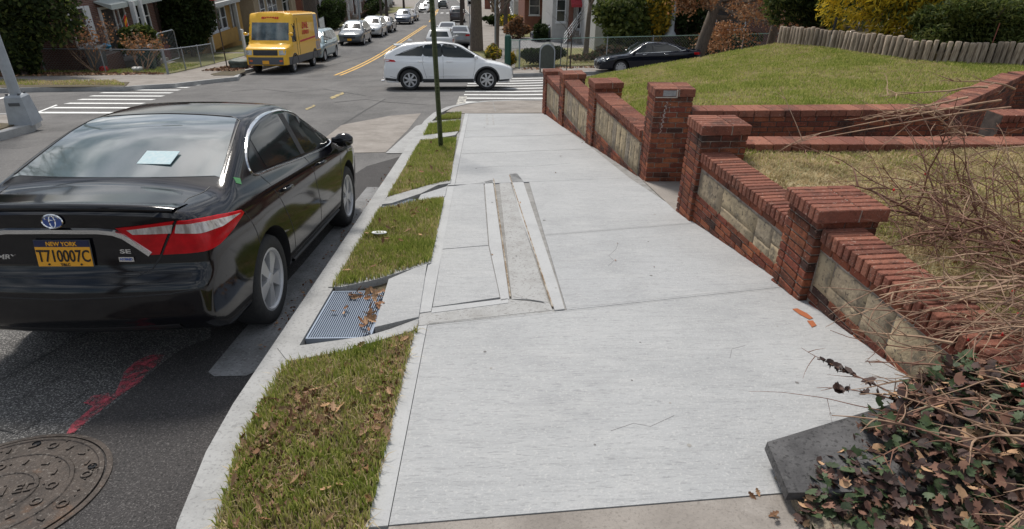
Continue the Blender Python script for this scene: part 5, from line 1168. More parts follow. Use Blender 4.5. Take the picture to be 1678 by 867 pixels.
# dark slab on a rough block at the very corner
sl = empty('stone_block', (1.26, 1.6, S(1.4, 1.9) + .15), 0, 'rough concrete block with a dark bluestone slab on top at the ivy bed', 'stone block')
mb = MB(); V = []
for k, z in enumerate((-.05, .02, .065)):
    for q in range(15):
        t = q / 14; x, y = (.05 + .0 * t, .0 + .40 * t) if t < .5 else (.05 + 2.0 * (t - .5), .20 + .78 * (t - .5) + .02); x, y = ((.04, .36 * t * 2) if t < .5 else (.04 + 2.2 * (t - .5), .36 + 1.0 * (t - .5))); V.append((x + rnd.uniform(-.012, .012), y + rnd.uniform(-.008, .008) - (.03 if t >= .5 else 0), z))
mb.add(V, [(k * 15 + q, k * 15 + q + 1, (k + 1) * 15 + q + 1, (k + 1) * 15 + q) for k in range(2) for q in range(14)]); mb.add([(.05, .0, .062), (1.2, .0, .062), (1.2, .84, .062), (.05, .33, .062)], [(0, 1, 2, 3)]); mb.build('rough_block', rough_conc, sl)
P4 = [(-.01, .15), (1.35, .13), (1.30, .86), (.02, .44)]; mb = MB(); mb.add([(a, b, .066) for a, b in P4] + [(a + .003, b - .002, .112) for a, b in P4], [(0, 3, 2, 1), (4, 5, 6, 7), (0, 1, 5, 4), (1, 2, 6, 5), (2, 3, 7, 6), (3, 0, 4, 7)]); mb.build('slab', slab_m, sl)
# log palisade
pal = empty('log_fence', (0, 0, 0), 0, 'low palisade of weathered upright logs at the top of the lawn mound', 'fence')
cv = catmull([(7.9, 16.95), (8.15, 16.0), (8.4, 15.4), (8.72, 14.3), (9.0, 13.3), (9.45, 12.75), (10.1, 12.5), (11.0, 12.42), (12.2, 12.4)], 30, closed=False)
lm = []
for k in range(3):
    mb = MB(); r0 = .055; n = 9; rr = [r0 * (1 + .08 * math.sin(k * 3 + j * 2.2)) for j in range(n)]
    V = [(rr[j] * math.cos(6.283 * j / n), rr[j] * math.sin(6.283 * j / n), -.15) for j in range(n)] + [(rr[j] * math.cos(6.283 * j / n) * .97, rr[j] * math.sin(6.283 * j / n) * .97, .405 + .006 * math.cos(6.28 * j / n + k)) for j in range(n)] + [(rr[j] * .75 * math.cos(6.283 * j / n), rr[j] * .75 * math.sin(6.283 * j / n), .42) for j in range(n)]
    mb.add(V, [(a * n + j, a * n + (j + 1) % n, (a + 1) * n + (j + 1) % n, (a + 1) * n + j) for a in range(2) for j in range(n)] + [tuple(2 * n + j for j in range(n))]); lm.append(mb.mesh('log', wood_log, True))
last = None
for x, y in cv:
    if last and math.hypot(x - last[0], y - last[1]) < .112: continue
    last = (x, y); o = link('log', lm[rnd.randrange(3)], pal, (x, y, lawn_z(x, y) + rnd.uniform(-.02, .03)), (rnd.uniform(-.03, .03), rnd.uniform(-.05, .03), rnd.uniform(0, 6))); s_ = rnd.uniform(.85, 1.15); o.scale = (s_, s_, rnd.uniform(.95, 1.06))
patch('planting_bank', [(7.95, 17.2), (8.5, 15.7), (9.1, 13.5), (9.6, 12.9), (12.2, 12.5), (20, 12.5), (20, 18.5), (9, 18.5)], 0, soil, .5, zfun=lambda x, y: -.02 + .05 * (x - 9) - .03 * (y - 13), step=1)
st = empty('marker_stake', (8.42, 15.35, lawn_z(8.42, 15.35)), 0, 'thin stake, white below and black on top, standing in front of the log fence', 'stake')
mb = MB(); mb.tube([(0, 0, -.05), (0, 0, .32)], .018, 8); mb.build('white_stem', white_trim, st); mb = MB(); mb.tube([(0, 0, .32), (.01, 0, .70)], .032, 8); mb.build('black_sleeve', blackpl, st)
st = empty('marker_stake', (10.35, 12.7, lawn_z(10.35, 12.7)), 0, 'thin bare red brown rod sticking up above the right part of the log fence', 'stake')
mb = MB(); mb.tube([(0, 0, 0), (0, 0, .78)], .009, 6); mb.build('rod', mat('red_rod', (.30, .10, .07), .7), st)

# ================================================================ STREET FURNITURE
# green perforated sign post
gp = empty('sign_post', (-.765, 10.2, S(-.765, 10.2) + .14), 0, 'dark green perforated steel sign post standing in the grass strip', 'sign post'); gp.rotation_euler = (R(.3), R(-1.1), R(12))
mb = MB(); hw = .036; t_ = .006; H_ = 3.1
mb.box(-hw, -hw + t_, -hw, hw, 0, H_); mb.box(hw - t_, hw, -hw, hw, 0, H_); mb.box(-hw + t_, hw - t_, hw - t_, hw, 0, H_)
mb.box(-hw + t_, -.010, -hw, -hw + t_, 0, H_); mb.box(.010, hw - t_, -hw, -hw + t_, 0, H_)
for k in range(60): mb.box(-.010, .010, -hw, -hw + t_, .012 + k * .052, .012 + k * .052 + .030)
mb.build('post', green_metal, gp)
# parking sign blade just leaving the top of the picture
mb = MB(); mb.box(-.15, .15, -.045, -.038, 2.52, 3.0, mat('sign_green', (.01, .28, .13), .5)); mb.build('sign_plate', None, gp)
# white plastic lid lying in the grass
lid = empty('plastic_lid', (-1.032,5.374) + (S(*(-1.032,5.374)) + .20,), .4, 'white plastic ring lid lying in the grass strip', 'lid'); lid.rotation_euler = (R(-14), R(6), .3)
mb = MB(); mb.lathe([(.035, .0), (.066, .006), (.074, .014), (.068, .020), (.044, .012), (.035, .0)], 24, white_trim); mb.build('ring', None, lid, smooth=True)
# slanted lamp post on its cast base (left corner)
lp = empty('street_lamp', (-9.632,13.093) + (S(*(-9.632,13.093)) + .16,), R(8), 'grey street lamp post on a flared cast base at the near left corner', 'lamp post')
mb = MB(); V = [(-.22, -.22, 0), (.22, -.22, 0), (.22, .22, 0), (-.22, .22, 0), (-.16, -.16, .56), (.16, -.16, .56), (.16, .16, .56), (-.16, .16, .56), (-.13, -.13, .60), (.13, -.13, .60), (.13, .13, .60), (-.13, .13, .60)]
mb.add(V, [(3, 2, 1, 0)] + [(a * 4 + j, a * 4 + (j + 1) % 4, a * 4 + 4 + (j + 1) % 4, a * 4 + 4 + j) for a in range(2) for j in range(4)] + [(8, 9, 10, 11)]); mb.build('base', grey_metal, lp)
mb = MB(); mb.box(-.10, .10, -.188, -.178, .40, .46); mb.build('access_plate', greypl, lp, )
mb = MB(); mb.lathe([(.10, .60), (.098, 3.5), (.07, 8.5)], 10, grey_metal); mb.build('pole', None, lp)
bm_ = MB(); bm_.box(-.018, .018, -.018, .018, .60, .635); me_ = bm_.mesh('bolt', greypl)
for sx_, sy_ in ((-.11, -.11), (.11, -.11), (.11, .11), (-.11, .11)): link('bolt', me_, lp, (sx_, sy_, 0))
mb = MB(); mb.tube([(0, 0, 8.4), (.4, .2, 8.9), (1.6, .8, 9.2)], .04, 6); mb.build('arm', grey_metal, lp); mb = MB(); mb.obox((1.5, .7, 9.12), (.55, .28, .05), (-.1, .2, 0), (0, 0, .12)); mb.build('lamp_head', grey_metal, lp)
# mailbox, relay type with a domed top
ml = empty('relay_mailbox', (2.914,29.612) + (S(*(2.914,29.612)) + .15,), R(-6), 'olive grey domed mail storage box on four legs at the far right corner', 'mailbox'); mgm = mat('mailbox_olive', (.075, .085, .07), .6, c2=(.055, .062, .052), scale=8)
mb = MB(); n = 12; pr = [(-.36, .20), (.36, .20)] + [(.36 * math.cos(a), .94 + .36 * math.sin(a)) for a in np.linspace(0, math.pi, n)]
V = [(x, -.26, z) for x, z in pr] + [(x, .30, z) for x, z in pr]; k = len(pr); mb.add(V, [tuple(range(k)), tuple(range(2 * k - 1, k - 1, -1))] + [(i, (i + 1) % k, k + (i + 1) % k, k + i) for i in range(k)]); mb.build('box', mgm, ml)
mb = MB(); pi_ = [(x * .88, .20 + (z - .20) * .94 + .02) for x, z in pr]; V = [(x, -.272, z) for x, z in pr] + [(x, -.272, z) for x, z in pi_] + [(x, -.25, z) for x, z in pr]
mb.add(V, [(i, (i + 1) % k, k + (i + 1) % k, k + i) for i in range(k)] + [(i, 2 * k + i, 2 * k + (i + 1) % k, (i + 1) % k) for i in range(k)]); mb.build('front_rim', grey_metal, ml)
for sx_ in (-.31, .31):
    for sy_ in (-.2, .24): mb = MB(); mb.box(sx_ - .03, sx_ + .03, sy_ - .03, sy_ + .03, 0, .21); mb.build('leg', mgm, ml)
# chain link fences: rails and posts as parts, the mesh as one fine part
def chain_fence(pts, h, label, zf, m=steel, pitch=.11, wire=.0045, post_gap=2.4, rail_m=None):
    root = empty('chain_link_fence', (pts[0][0], pts[0][1], zf(*pts[0])), 0, label, 'fence'); o = Vector((pts[0][0], pts[0][1], zf(*pts[0]))); wm = MB()
    for a, b in zip(pts, pts[1:]):
        A, B = Vector(a), Vector(b); Lh = (B - A).length; n = max(1, round(Lh / post_gap)); P = lambda t, z: Vector((A.x + (B.x - A.x) * t, A.y + (B.y - A.y) * t, zf(A.x + (B.x - A.x) * t, A.y + (B.y - A.y) * t) + z)) - o
        mb = MB(); mb.tube([P(i / n, h) for i in range(n + 1)], .021, 6); mb.build('rail', rail_m or m, root)
        for i in range(n + 1): mb = MB(); mb.tube([P(i / n, 0), P(i / n, h + .04)], .027, 6); mb.build('post', m, root)
        k = int(Lh / pitch); q = h / Lh
        for i in range(-int(h / pitch), k + 1):
            for sg in (0, 1):
                t0, t1, z0, z1 = i * pitch / Lh, (i * pitch + h) / Lh, .03, h
                if t0 < 0: z0 = .03 - t0 * Lh; t0 = 0
                if t1 > 1: z1 = h - (t1 - 1) * Lh; t1 = 1
                if z1 <= z0: continue
                if sg: z0, z1 = h + .03 - z0, h + .03 - z1
                p, r_ = P(t0, z0), P(t1, z1); d = Vector((0, 0, wire)); w2 = Vector((-(B - A).y, (B - A).x, 0)).normalized() * wire
                wm.add([p - d, p + w2, p + d, r_ - d, r_ + w2, r_ + d], [(0, 1, 4, 3), (1, 2, 5, 4), (2, 0, 3, 5)])
    tag(wm.build('wire_mesh', m, root), kind='stuff'); return root
green_steel = mat('green_chain_steel', (.20, .31, .27), .5, metal=.3)
GS = lambda x, y: S(x, y) + .15
chain_fence([(-19.6, 28.9), (-14.0, 28.3)], 1.0, 'chain link fence with a pale top rail in front of the left corner house', GS, pitch=.14)
chain_fence([(-14.0, 28.4), (-14.5, 34.6)], 1.0, 'chain link fence turning up the street from the left corner post', GS, pitch=.14)
cg = empty('garden_gate', (-15.4, 31.0, S(-15, 29.6) + .18), R(84), 'open grey steel garden gate behind the chain link fence', 'gate'); mb = MB(); mb.tube([(0, 0, .1), (0, 0, 1.35), (.1, 0, 1.42), (1.35, 0, 1.42), (1.45, 0, 1.35), (1.45, 0, .1), (0, 0, .1)], .022, 6); mb.build('gate_frame', steel, cg); mb = MB()
for k in range(13): mb.tube([(.06 + k * .11, 0, .1), (.06 + k * .11, 0, 1.4)], .005, 4)
tag(mb.build('gate_wire', steel, cg), kind='stuff')
chain_fence([(1.35, 33.0), (1.72, 31.95)], 1.35, 'green chain link fence end panel at the far corner of the hedge', GS, green_steel, pitch=.10, wire=.006)
chain_fence([(1.75, 31.9), (3.9, 32.6), (20.5, 33.1)], 1.38, 'long chain link fence with pale green rail along the side street', GS, steel, pitch=.14, rail_m=green_steel)
# sign poles and posts of the far corners
def pole(x, y, h, r, label, m, name='sign_post', cat='post', plate_=None, lean=(0, 0)):
    t = empty(name, (x, y, S(x, y) + .14), 0, label, cat); mb = MB(); mb.tube([(0, 0, 0), (lean[0] * h, lean[1] * h, h)], r, 8); mb.build('pole', m, t)
    for z, w_, hh, mm, nm in plate_ or []: mb = MB(); mb.box(-w_ / 2, w_ / 2, -.05, -.042, z - hh / 2, z + hh / 2); q = mb.build(nm, mm, t)
    return t
sgn = mat('sign_green_far', (.015, .30, .17), .5); sred = mat('sign_red', (.60, .05, .05), .5); swh = mat('sign_white', (.75, .75, .75), .5)
px = pole(-.05, 43.0, 4.6, .055, 'pale steel pole with a small green street name sign right of the big trunk', steel, plate_=[(3.75, 1.5, .34, sgn, 'name_plate')])
text_mesh('sign_lettering', '133', .24, swh, .003, px, (-.1, -.056, 3.75), (R(90), 0, 0), bold=.006); px.children[1].location.x = .75; px.children[2].location.x = .62
pole(-1.0, 44.6, 4.2, .035, 'thin sign post left of the big trunk carrying a red and white parking sign', steel, plate_=[(3.05, .30, .46, swh, 'sign_plate'), (3.05, .20, .20, sred, 'sign_symbol')])
pole(-12.2, 64.5, 7.0, .10, 'grey pole left of the dark utility pole up the left pavement', steel); pole(-11.95, 76.5, 7.5, .13, 'dark wooden pole standing by the left kerb beyond the silver crossover', bark_dark, 'utility_pole', 'pole')
pole(-12.8, 31.9, 3.3, .03, 'thin post carrying a small red and white sign beside the yellow van roof', bark_dark, plate_=[(3.35, .34, .5, sred, 'sign_plate'), (3.35, .24, .12, swh, 'sign_symbol')])
pole(3.95, 30.4, 1.75, .022, 'thin dark iron post just right of the grey mailbox', bark_dark)
t = empty('pole_wrap', (1.15, 32.1, S(1.15, 32.1) + .15), 0, 'dark green bollard beside the yellow bush at the fence end', 'bollard'); mb = MB(); mb.lathe([(.16, 0), (.16, 1.55), (.12, 1.62), (.001, 1.62)], 10, mat('dark_green_paint', (.01, .07, .05), .5)); mb.build('bollard_body', None, t)
# yard clutter behind the left fence
for x, y, c_, l in ((-15.9, 30.6, (.02, .05, .045), 'dark green wheeled bin with a pale lid behind the chain link fence'), (-16.4, 32.0, (.015, .017, .02), 'black wheeled bin nearer the garden gate'), (-17.6, 29.6, (.12, .13, .14), 'grey storage bin standing left of the two wheeled bins')):
    t = empty('wheeled_bin', (x, y, S(x, y) + .17), .2, l, 'bin'); mm = mat('bin_' + str(abs(int(x * 10))), c_, .6); mb = MB()
    mb.add([(-.26, -.24, 0), (.26, -.24, 0), (.26, .24, 0), (-.26, .24, 0), (-.32, -.32, .95), (.32, -.32, .95), (.32, .32, .95), (-.32, .32, .95)], [(0, 3, 2, 1), (0, 1, 5, 4), (1, 2, 6, 5), (2, 3, 7, 6), (3, 0, 4, 7), (4, 5, 6, 7)]); mb.build('bin_body', mm, t)
    mb = MB(); mb.add([(-.34, -.36, .95), (.34, -.36, .95), (.34, .36, 1.0), (-.34, .36, 1.0), (-.32, -.33, 1.02), (.32, -.33, 1.02), (.32, .34, 1.08), (-.32, .34, 1.08)], [(0, 3, 2, 1), (4, 5, 6, 7), (0, 1, 5, 4), (1, 2, 6, 5), (2, 3, 7, 6), (3, 0, 4, 7)]); mb.build('lid', greypl if x > -17 else mm, t)
def lump(name, x, y, r, c_, l, cat, z=.17, sq=.6):
    bm = bmesh.new(); bmesh.ops.create_icosphere(bm, subdivisions=3, radius=r); rr = random.Random(int(x * 100))
    ph = [rr.uniform(0, 6) for _ in range(6)]
    for v in bm.verts: k = 1 + .16 * math.sin(v.co.x * 9 / r * .4 + ph[0]) + .14 * math.sin(v.co.y * 11 / r * .4 + ph[1]) + .1 * math.sin(v.co.z * 14 / r * .4 + ph[2]); v.co = Vector((v.co.x * k, v.co.y * k, max(-.02, v.co.z * k * sq + r * sq * .8)))
    me = bpy.data.meshes.new(name); bm.to_mesh(me); bm.free(); me.materials.append(mat(name + '_m', c_, .6, c2=tuple(a * .6 for a in c_), scale=8)); me.polygons.foreach_set('use_smooth', [True] * len(me.polygons)); return tag(link(name, me, None, (x, y, S(x, y) + z)), l, cat)
lump('rubbish_bag', -12.05, 31.6, .42, (.10, .13, .11), 'full grey green rubbish bag lying on the left corner verge', 'bag'); lump('paper_bag', -11.5, 31.8, .22, (.55, .25, .20), 'crumpled red and white bag next to the big rubbish bag', 'bag')
lump('white_bag', -15.8, 29.3, .2, (.6, .6, .58), 'small white bag on the grass behind the left fence', 'bag'); lump('red_bag', -17.2, 29.2, .2, (.5, .02, .02), 'small bright red bag on the grass behind the left fence', 'bag'); lump('blue_bag', -17.6, 30.6, .2, (.05, .3, .55), 'bright blue bag on the bin behind the left fence', 'bag', z=1.1)

# ================================================================ HOUSES
def brickmat(name, c1, c2, mort, sc=1.):
    if name in MATS: return MATS[name]
    m = bpy.data.materials.new(name); m.use_nodes = True; t = m.node_tree; b = t.nodes['Principled BSDF']; l = t.links.new
    tc = NN(t, 'ShaderNodeTexCoord'); sp = NN(t, 'ShaderNodeSeparateXYZ'); ad = NN(t, 'ShaderNodeMath', operation='ADD'); cb = NN(t, 'ShaderNodeCombineXYZ')
    l(tc.outputs['Object'], sp.inputs[0]); l(sp.outputs[0], ad.inputs[0]); l(sp.outputs[1], ad.inputs[1]); l(ad.outputs[0], cb.inputs[0]); l(sp.outputs[2], cb.inputs[1])
    br = NN(t, 'ShaderNodeTexBrick'); br.inputs['Color1'].default_value = c1 + (1,); br.inputs['Color2'].default_value = c2 + (1,); br.inputs['Mortar'].default_value = mort + (1,); br.inputs['Scale'].default_value = 1.
    br.inputs['Brick Width'].default_value = .21 * sc; br.inputs['Row Height'].default_value = .072 * sc; br.inputs['Mortar Size'].default_value = .010; l(cb.outputs[0], br.inputs['Vector'])
    l(br.outputs['Color'], b.inputs['Base Color']); b.inputs['Roughness'].default_value = .9
    bp = NN(t, 'ShaderNodeBump'); bp.inputs['Strength'].default_value = .5; bp.inputs['Distance'].default_value = .01; bp.invert = True; l(br.outputs['Fac'], bp.inputs['Height']); l(bp.outputs['Normal'], b.inputs['Normal']); MATS[name] = m; return m
brA = brickmat('house_brick_red', (.17, .05, .038), (.10, .035, .03), (.22, .19, .17)); brB = brickmat('house_brick_brown', (.105, .042, .034), (.15, .062, .048), (.20, .165, .145)); brC = brickmat('house_brick_orange', (.26, .085, .05), (.20, .06, .04), (.22, .15, .12))
siding_w = mat('white_siding', (.48, .48, .47), .7, c2=(.40, .40, .39), scale=3); siding_y = mat('ochre_siding', (.42, .24, .06), .75, c2=(.33, .19, .05), scale=3); stucco = mat('tan_stucco', (.36, .29, .20), .9, c2=(.29, .23, .16), scale=3)
roof_g = mat('grey_shingles', (.13, .125, .12), .9, c2=(.08, .078, .075), scale=7, bump=.4); roof_r = mat('dark_red_shingles', (.14, .035, .03), .9, c2=(.08, .025, .022), scale=7, bump=.4); awn_w = mat('pale_awning', (.42, .47, .46), .6); awn_r = mat('red_awning', (.42, .035, .05), .7, c2=(.30, .025, .035), scale=5)
dark_door = mat('dark_door', (.035, .03, .03), .5); white_door = mat('white_door', (.6, .6, .58), .5)
class House:
    """local x runs along the facade, local -y is outside; z up from the ground"""
    def __init__(s, x, y, face, L_, D_, H_, m, label, zoff=0., roof=None, roofm=None, name='house', roofh=1.6, cat='house'):
        s.root = empty(name, (x, y, S(x, y) + .1 + zoff), face, label, cat); s.L, s.D, s.H = L_, D_, H_
        mb = MB(); mb.box(0, L_, 0, D_, -2.0, H_); mb.build('wall', m, s.root)
        e = .45
        if roof == 'gable_x':   # ridge along the facade
            mb = MB(); mb.add([(-e, -e, H_ - .1), (L_ + e, -e, H_ - .1), (L_ + e, D_ / 2, H_ + roofh), (-e, D_ / 2, H_ + roofh), (-e, D_ + e, H_ - .1), (L_ + e, D_ + e, H_ - .1), (-e, -e, H_ - .28), (L_ + e, -e, H_ - .28), (L_ + e, D_ + e, H_ - .28), (-e, D_ + e, H_ - .28)], [(0, 1, 2, 3), (3, 2, 5, 4), (0, 6, 7, 1), (4, 5, 8, 9), (6, 9, 8, 7), (1, 7, 8, 5, 2), (0, 3, 4, 9, 6)]); mb.build('roof', roofm, s.root)
        elif roof == 'gable_y':
            mb = MB(); mb.add([(-e, -e, H_ - .1), (L_ / 2, -e, H_ + roofh), (L_ + e, -e, H_ - .1), (-e, D_ + e, H_ - .1), (L_ / 2, D_ + e, H_ + roofh), (L_ + e, D_ + e, H_ - .1), (-e, -e, H_ - .28), (L_ / 2, -e, H_ + roofh - .2), (L_ + e, -e, H_ - .28), (-e, D_ + e, H_ - .28), (L_ / 2, D_ + e, H_ + roofh - .2), (L_ + e, D_ + e, H_ - .28)],
                [(0, 1, 4, 3), (1, 2, 5, 4), (0, 6, 7, 1), (1, 7, 8, 2), (6, 9, 10, 7), (7, 10, 11, 8), (0, 3, 9, 6), (2, 8, 11, 5), (3, 4, 10, 9), (4, 5, 11, 10)]); mb.build('roof', roofm, s.root)
            mb = MB(); mb.add([(0, 0, H_), (L_, 0, H_), (L_ / 2, 0, H_ + roofh - .25), (0, D_, H_), (L_, D_, H_), (L_ / 2, D_, H_ + roofh - .25)], [(0, 1, 2), (3, 5, 4)]); mb.build('gable', m, s.root)
        elif roof == 'flat': mb = MB(); mb.box(-.15, L_ + .15, -.15, D_ + .15, H_, H_ + .25); mb.build('roof', roofm or roof_g, s.root)
    def win(s, x, z, w_, h, bars=(1, 1), fm=None, gm=None, sill=True, y=0.):
        fm = fm or white_trim; mb = MB(); t = .07
        mb.box(x - t, x, y - .06, y + .04, z - t, z + h + t); mb.box(x + w_, x + w_ + t, y - .06, y + .04, z - t, z + h + t); mb.box(x, x + w_, y - .06, y + .04, z + h, z + h + t); mb.box(x, x + w_, y - .06, y + .04, z - t, z)
        for i in range(1, bars[0] + 1): q = x + w_ * i / (bars[0] + 1); mb.box(q - .02, q + .02, y - .045, y + .03, z, z + h)
        for i in range(1, bars[1] + 1): q = z + h * i / (bars[1] + 1); mb.box(x, x + w_, y - .05, y + .03, q - .025, q + .025)
        f = mb.build('window', fm, s.root); g = MB(); g.box(x, x + w_, y - .02, y + .02, z, z + h); g.build('pane', gm or win_glass, f)
        if sill: k = MB(); k.box(x - .12, x + w_ + .12, y - .13, y - .061, z - .17, z - .075); k.build('sill', fm, f)
    def door(s, x, z, w_, h, m=None, y=0.):
        mb = MB(); mb.box(x, x + w_, y - .05, y + .02, z, z + h); d = mb.build('door', m or dark_door, s.root); mb = MB(); mb.box(x - .1, x, y - .08, y + .02, z, z + h + .1); mb.box(x + w_, x + w_ + .1, y - .08, y + .02, z, z + h + .1); mb.box(x, x + w_, y - .08, y + .02, z + h, z + h + .1); mb.build('door_frame', white_trim, d)
        mb = MB(); mb.box(x + w_ * .85, x + w_ * .85 + .05, y - .11, y - .051, z + h * .45, z + h * .5); mb.build('handle', chrome, d)
    def box(s, nm, x0, x1, y0, y1, z0, z1, m, parent=None): mb = MB(); mb.box(x0, x1, y0, y1, z0, z1); return mb.build(nm, m, parent or s.root)
    def awning(s, x0, x1, z, d, m, drop=.5):
        mb = MB(); mb.add([(x0, 0, z), (x1, 0, z), (x1, -d, z - drop), (x0, -d, z - drop), (x0, 0, z - .06), (x1, 0, z - .06), (x1, -d, z - drop - .2), (x0, -d, z - drop - .2)], [(0, 1, 2, 3), (7, 6, 5, 4), (3, 2, 6, 7), (0, 3, 7, 4), (1, 5, 6, 2)]); mb.build('awning', m, s.root)
    def steps(s, x0, x1, n, z1, d=.3, m=None):
        for k in range(n): z = z1 * (n - k) / n; mb = MB(); mb.box(x0, x1, -d * (k + 1) - .9, -d * k - .9, -.6, z); mb.build('step', m or old_walk, s.root)
        mb = MB(); mb.box(x0, x1, -.9, 0, -.6, z1 + .02); mb.build('landing', m or old_walk, s.root)
# left corner house, facade towards the main street (+x): local x = -world... facade runs along +y
F_L = R(90)    # local x -> +y world, local -y -> +x world
h1 = House(-17.0, 27.3, F_L, 9.4, 9, 5.6, brB, 'brown brick house at the left corner with white window frames and a pale awning', roof='flat', zoff=0)
h1.root.location.z = -3.9; zb_ = -3.9
def hz(z): return z - zb_
O_ = -2.7
h1.win(2.9 + O_, hz(-2.15), 1.0, 1.35, (0, 1)); h1.box('shutter', 4.02 + O_, 4.36 + O_, -.07, .0, hz(-2.2), hz(-.75), white_trim); h1.door(5.15 + O_, hz(-3.1), .95, 2.1); h1.box('column', 6.35 + O_, 6.52 + O_, -.9, -.72, hz(-3.2), hz(-.75), white_trim); h1.box('column', 7.05 + O_, 7.2 + O_, -.9, -.72, hz(-3.2), hz(-.75), white_trim)
h1.win(6.6 + O_, hz(-2.7), .45, 1.8, (0, 0)); h1.win(7.75 + O_, hz(-2.35), 1.5, 1.4, (1, 1)); h1.awning(4.9 + O_, 6.3 + O_, hz(-.62), .7, awn_w, .15); h1.awning(6.4 + O_, 9.4 + O_, hz(-.62), .8, awn_w, .15); h1.steps(4.9 + O_, 7.2 + O_, 4, hz(-3.15)); h1.box('downpipe', 10.0 + O_, 10.1 + O_, -.12, -.02, 0, 5.2, mat('downpipe_dark', (.05, .035, .03), .6)); h1.box('cellar_door', 8.2 + O_, 9.6 + O_, -.5, -.02, -.4, hz(-3.1), mat('cellar_red', (.16, .04, .035), .7))
h1.box('brick_stoop', .1, 1.7, -.9, -.02, -.5, hz(-2.6), brB)
h1.root.scale = (1.08,) * 3; h1.root.location = (-17 * 1.08, 27.3 * 1.08, 2.05 - (2.05 + 3.9) * 1.08)
t = empty('flag', (-17.6, 32.9, -2.0), 0, 'red and yellow flag hanging by the left house door', 'flag'); mb = MB(); V = []; 
for i in range(6):
    for j in range(4): V.append((.05 * math.sin(i * 1.3 + j), -.08 * i - .02 * j, .35 - .16 * i + .30 * (j / 3 - .5)))
mb.add(V, [(i * 4 + j, i * 4 + j + 1, (i + 1) * 4 + j + 1, (i + 1) * 4 + j) for i in range(5) for j in range(3)]); ob = mb.build('cloth', None, t); ob.data.materials.append(mat('flag_red', (.55, .03, .015), .8)); ob.data.materials.append(mat('flag_yellow', (.8, .38, .02), .8)); ob.data.polygons.foreach_set('material_index', [1 if (k % 3) == 1 and k < 12 else 0 for k in range(15)])
mb = MB(); mb.tube([(-.7, 0, -.3), (.05, -.02, .55)], .02, 6); mb.build('flag_staff', white_trim, t)
h2 = House(-17.6, 40.6, F_L, 7.6, 9, 2.75, siding_y, 'ochre sided porch house with a grey shingle roof behind the wheelie bins', roof='gable_x', roofm=roof_g, zoff=.1, roofh=1.7)
for k in range(4): h2.win(1.0 + k * .95, 1.0, .75, 1.25, (0, 1))
h2.box('column', .3, .5, -.6, -.4, 0, 2.6, siding_w); h2.box('column', 5.2, 5.4, -.6, -.4, 0, 2.6, siding_w); h2.box('porch_beam', .2, 6.2, -.62, -.38, 2.45, 2.7, siding_w); h2.door(5.7, .5, .9, 2.0); h2.box('board_panel', .6, 5.1, -.5, -.42, .1, .95, siding_y)
h3 = House(-17.2, 50.0, F_L, 11, 9, 3.2, stucco, 'tan stucco house with a dark red roof above the yellow van', roof='gable_x', roofm=roof_r, zoff=.45, roofh=2.2)
for k, a in enumerate((1.2, 3.0, 4.2, 7.0, 8.4)): h3.win(a, 1.0, 1.0, 1.55, (0, 1))
h3.box('porch_post', 5.6, 5.85, -1.2, -.95, 0, 2.9, stucco); h3.box('porch_post', 9.9, 10.15, -1.2, -.95, 0, 2.9, stucco); h3.awning(5.4, 10.4, 3.3, 1.5, roof_r, .4)
cols_ = [(brC, 'row house of dull red brick with white porch columns, first past the big street tree', 'flat'), (siding_w, 'pale sided row house with tall white windows behind the bare shrub', 'gable_x'), (brB, 'brown brick row house behind the dark hedge on the left', 'flat'), (siding_w, 'white gabled house beyond the grey poles on the left', 'gable_y'), (brC, 'small red brick house far up the left side', 'gable_x'), (stucco, 'beige house far up the left side behind the white cars', 'gable_x'), (brB, 'farthest brick house at the top left of the street', 'flat')]
yy = 64.
for i, (m_, l_, r_) in enumerate(cols_):
    Lh = 11.0 if i < 4 else 16; h = House(-17.5 - max(0, yy - 100) * .10, yy, F_L + max(0, yy - 100) * .002, Lh, 9, 5.5, m_, l_, roof=r_, roofm=roof_g if i % 2 else roof_r, zoff=.3)
    for q in range(int(Lh / 2.4)):
        h.win(.6 + q * 2.35, 1.5, 1.1, 1.6, (0, 1)); h.win(.6 + q * 2.35, 3.9, 1.1, 1.3, (0, 1), sill=False)
    for q in range(4): h.box('column', .8 + q * 2.6, 1.0 + q * 2.6, -1.7, -1.5, 0, 3.0, white_trim)
    h.box('porch_roof', .5, 9.6, -1.9, 0, 3.02, 3.25, white_trim); h.door(3.3, .6, .9, 2.1); h.steps(3.0, 4.6, 4, .6)
    yy += Lh + 1.6
# right side
hR = House(10.6, 38.6, 0, 13.5, 8, 6.0, brA, 'dark red brick house with large white framed windows behind the long fence', roof='flat', zoff=-.1)
zR_ = hR.root.location.z
hR.win(2.4, 1.75, 2.6, 2.1, (2, 0)); hR.win(8.6, 1.2, 1.0, 1.6, (0, 1)); hR.box('downpipe', .45, .55, -.15, -.03, 0, 5.8, white_trim); hR.win(10.6, 1.2, 1.4, 1.6, (0, 1))
hS = House(7.3, 42.6, 0, 3.2, 7, 5.5, siding_w, 'white sided annexe with one small window behind the rhododendron', roof='flat', zoff=-.1); hS.win(1.1, 1.8, .8, .8, (0, 0))
mb = MB()
for k in range(16): mb.box(.1 + k * .2, .12 + k * .2, -.014, -.002, 0, 5.4)
tag(mb.build('batten', siding_w, hS.root), kind='stuff'); hS.box('fascia', -.2, 3.4, -.35, -.02, 3.35, 3.5, siding_w)
hS2 = House(10.5, 40.4, 0, 2.6, 3, 6, siding_w, 'white bay with tall slatted windows beside the gold leaved shrub', roof='flat')
for k in range(3): hS2.win(.2 + k * .75, 1.6, .5, 2.6, (1, 3), sill=False)
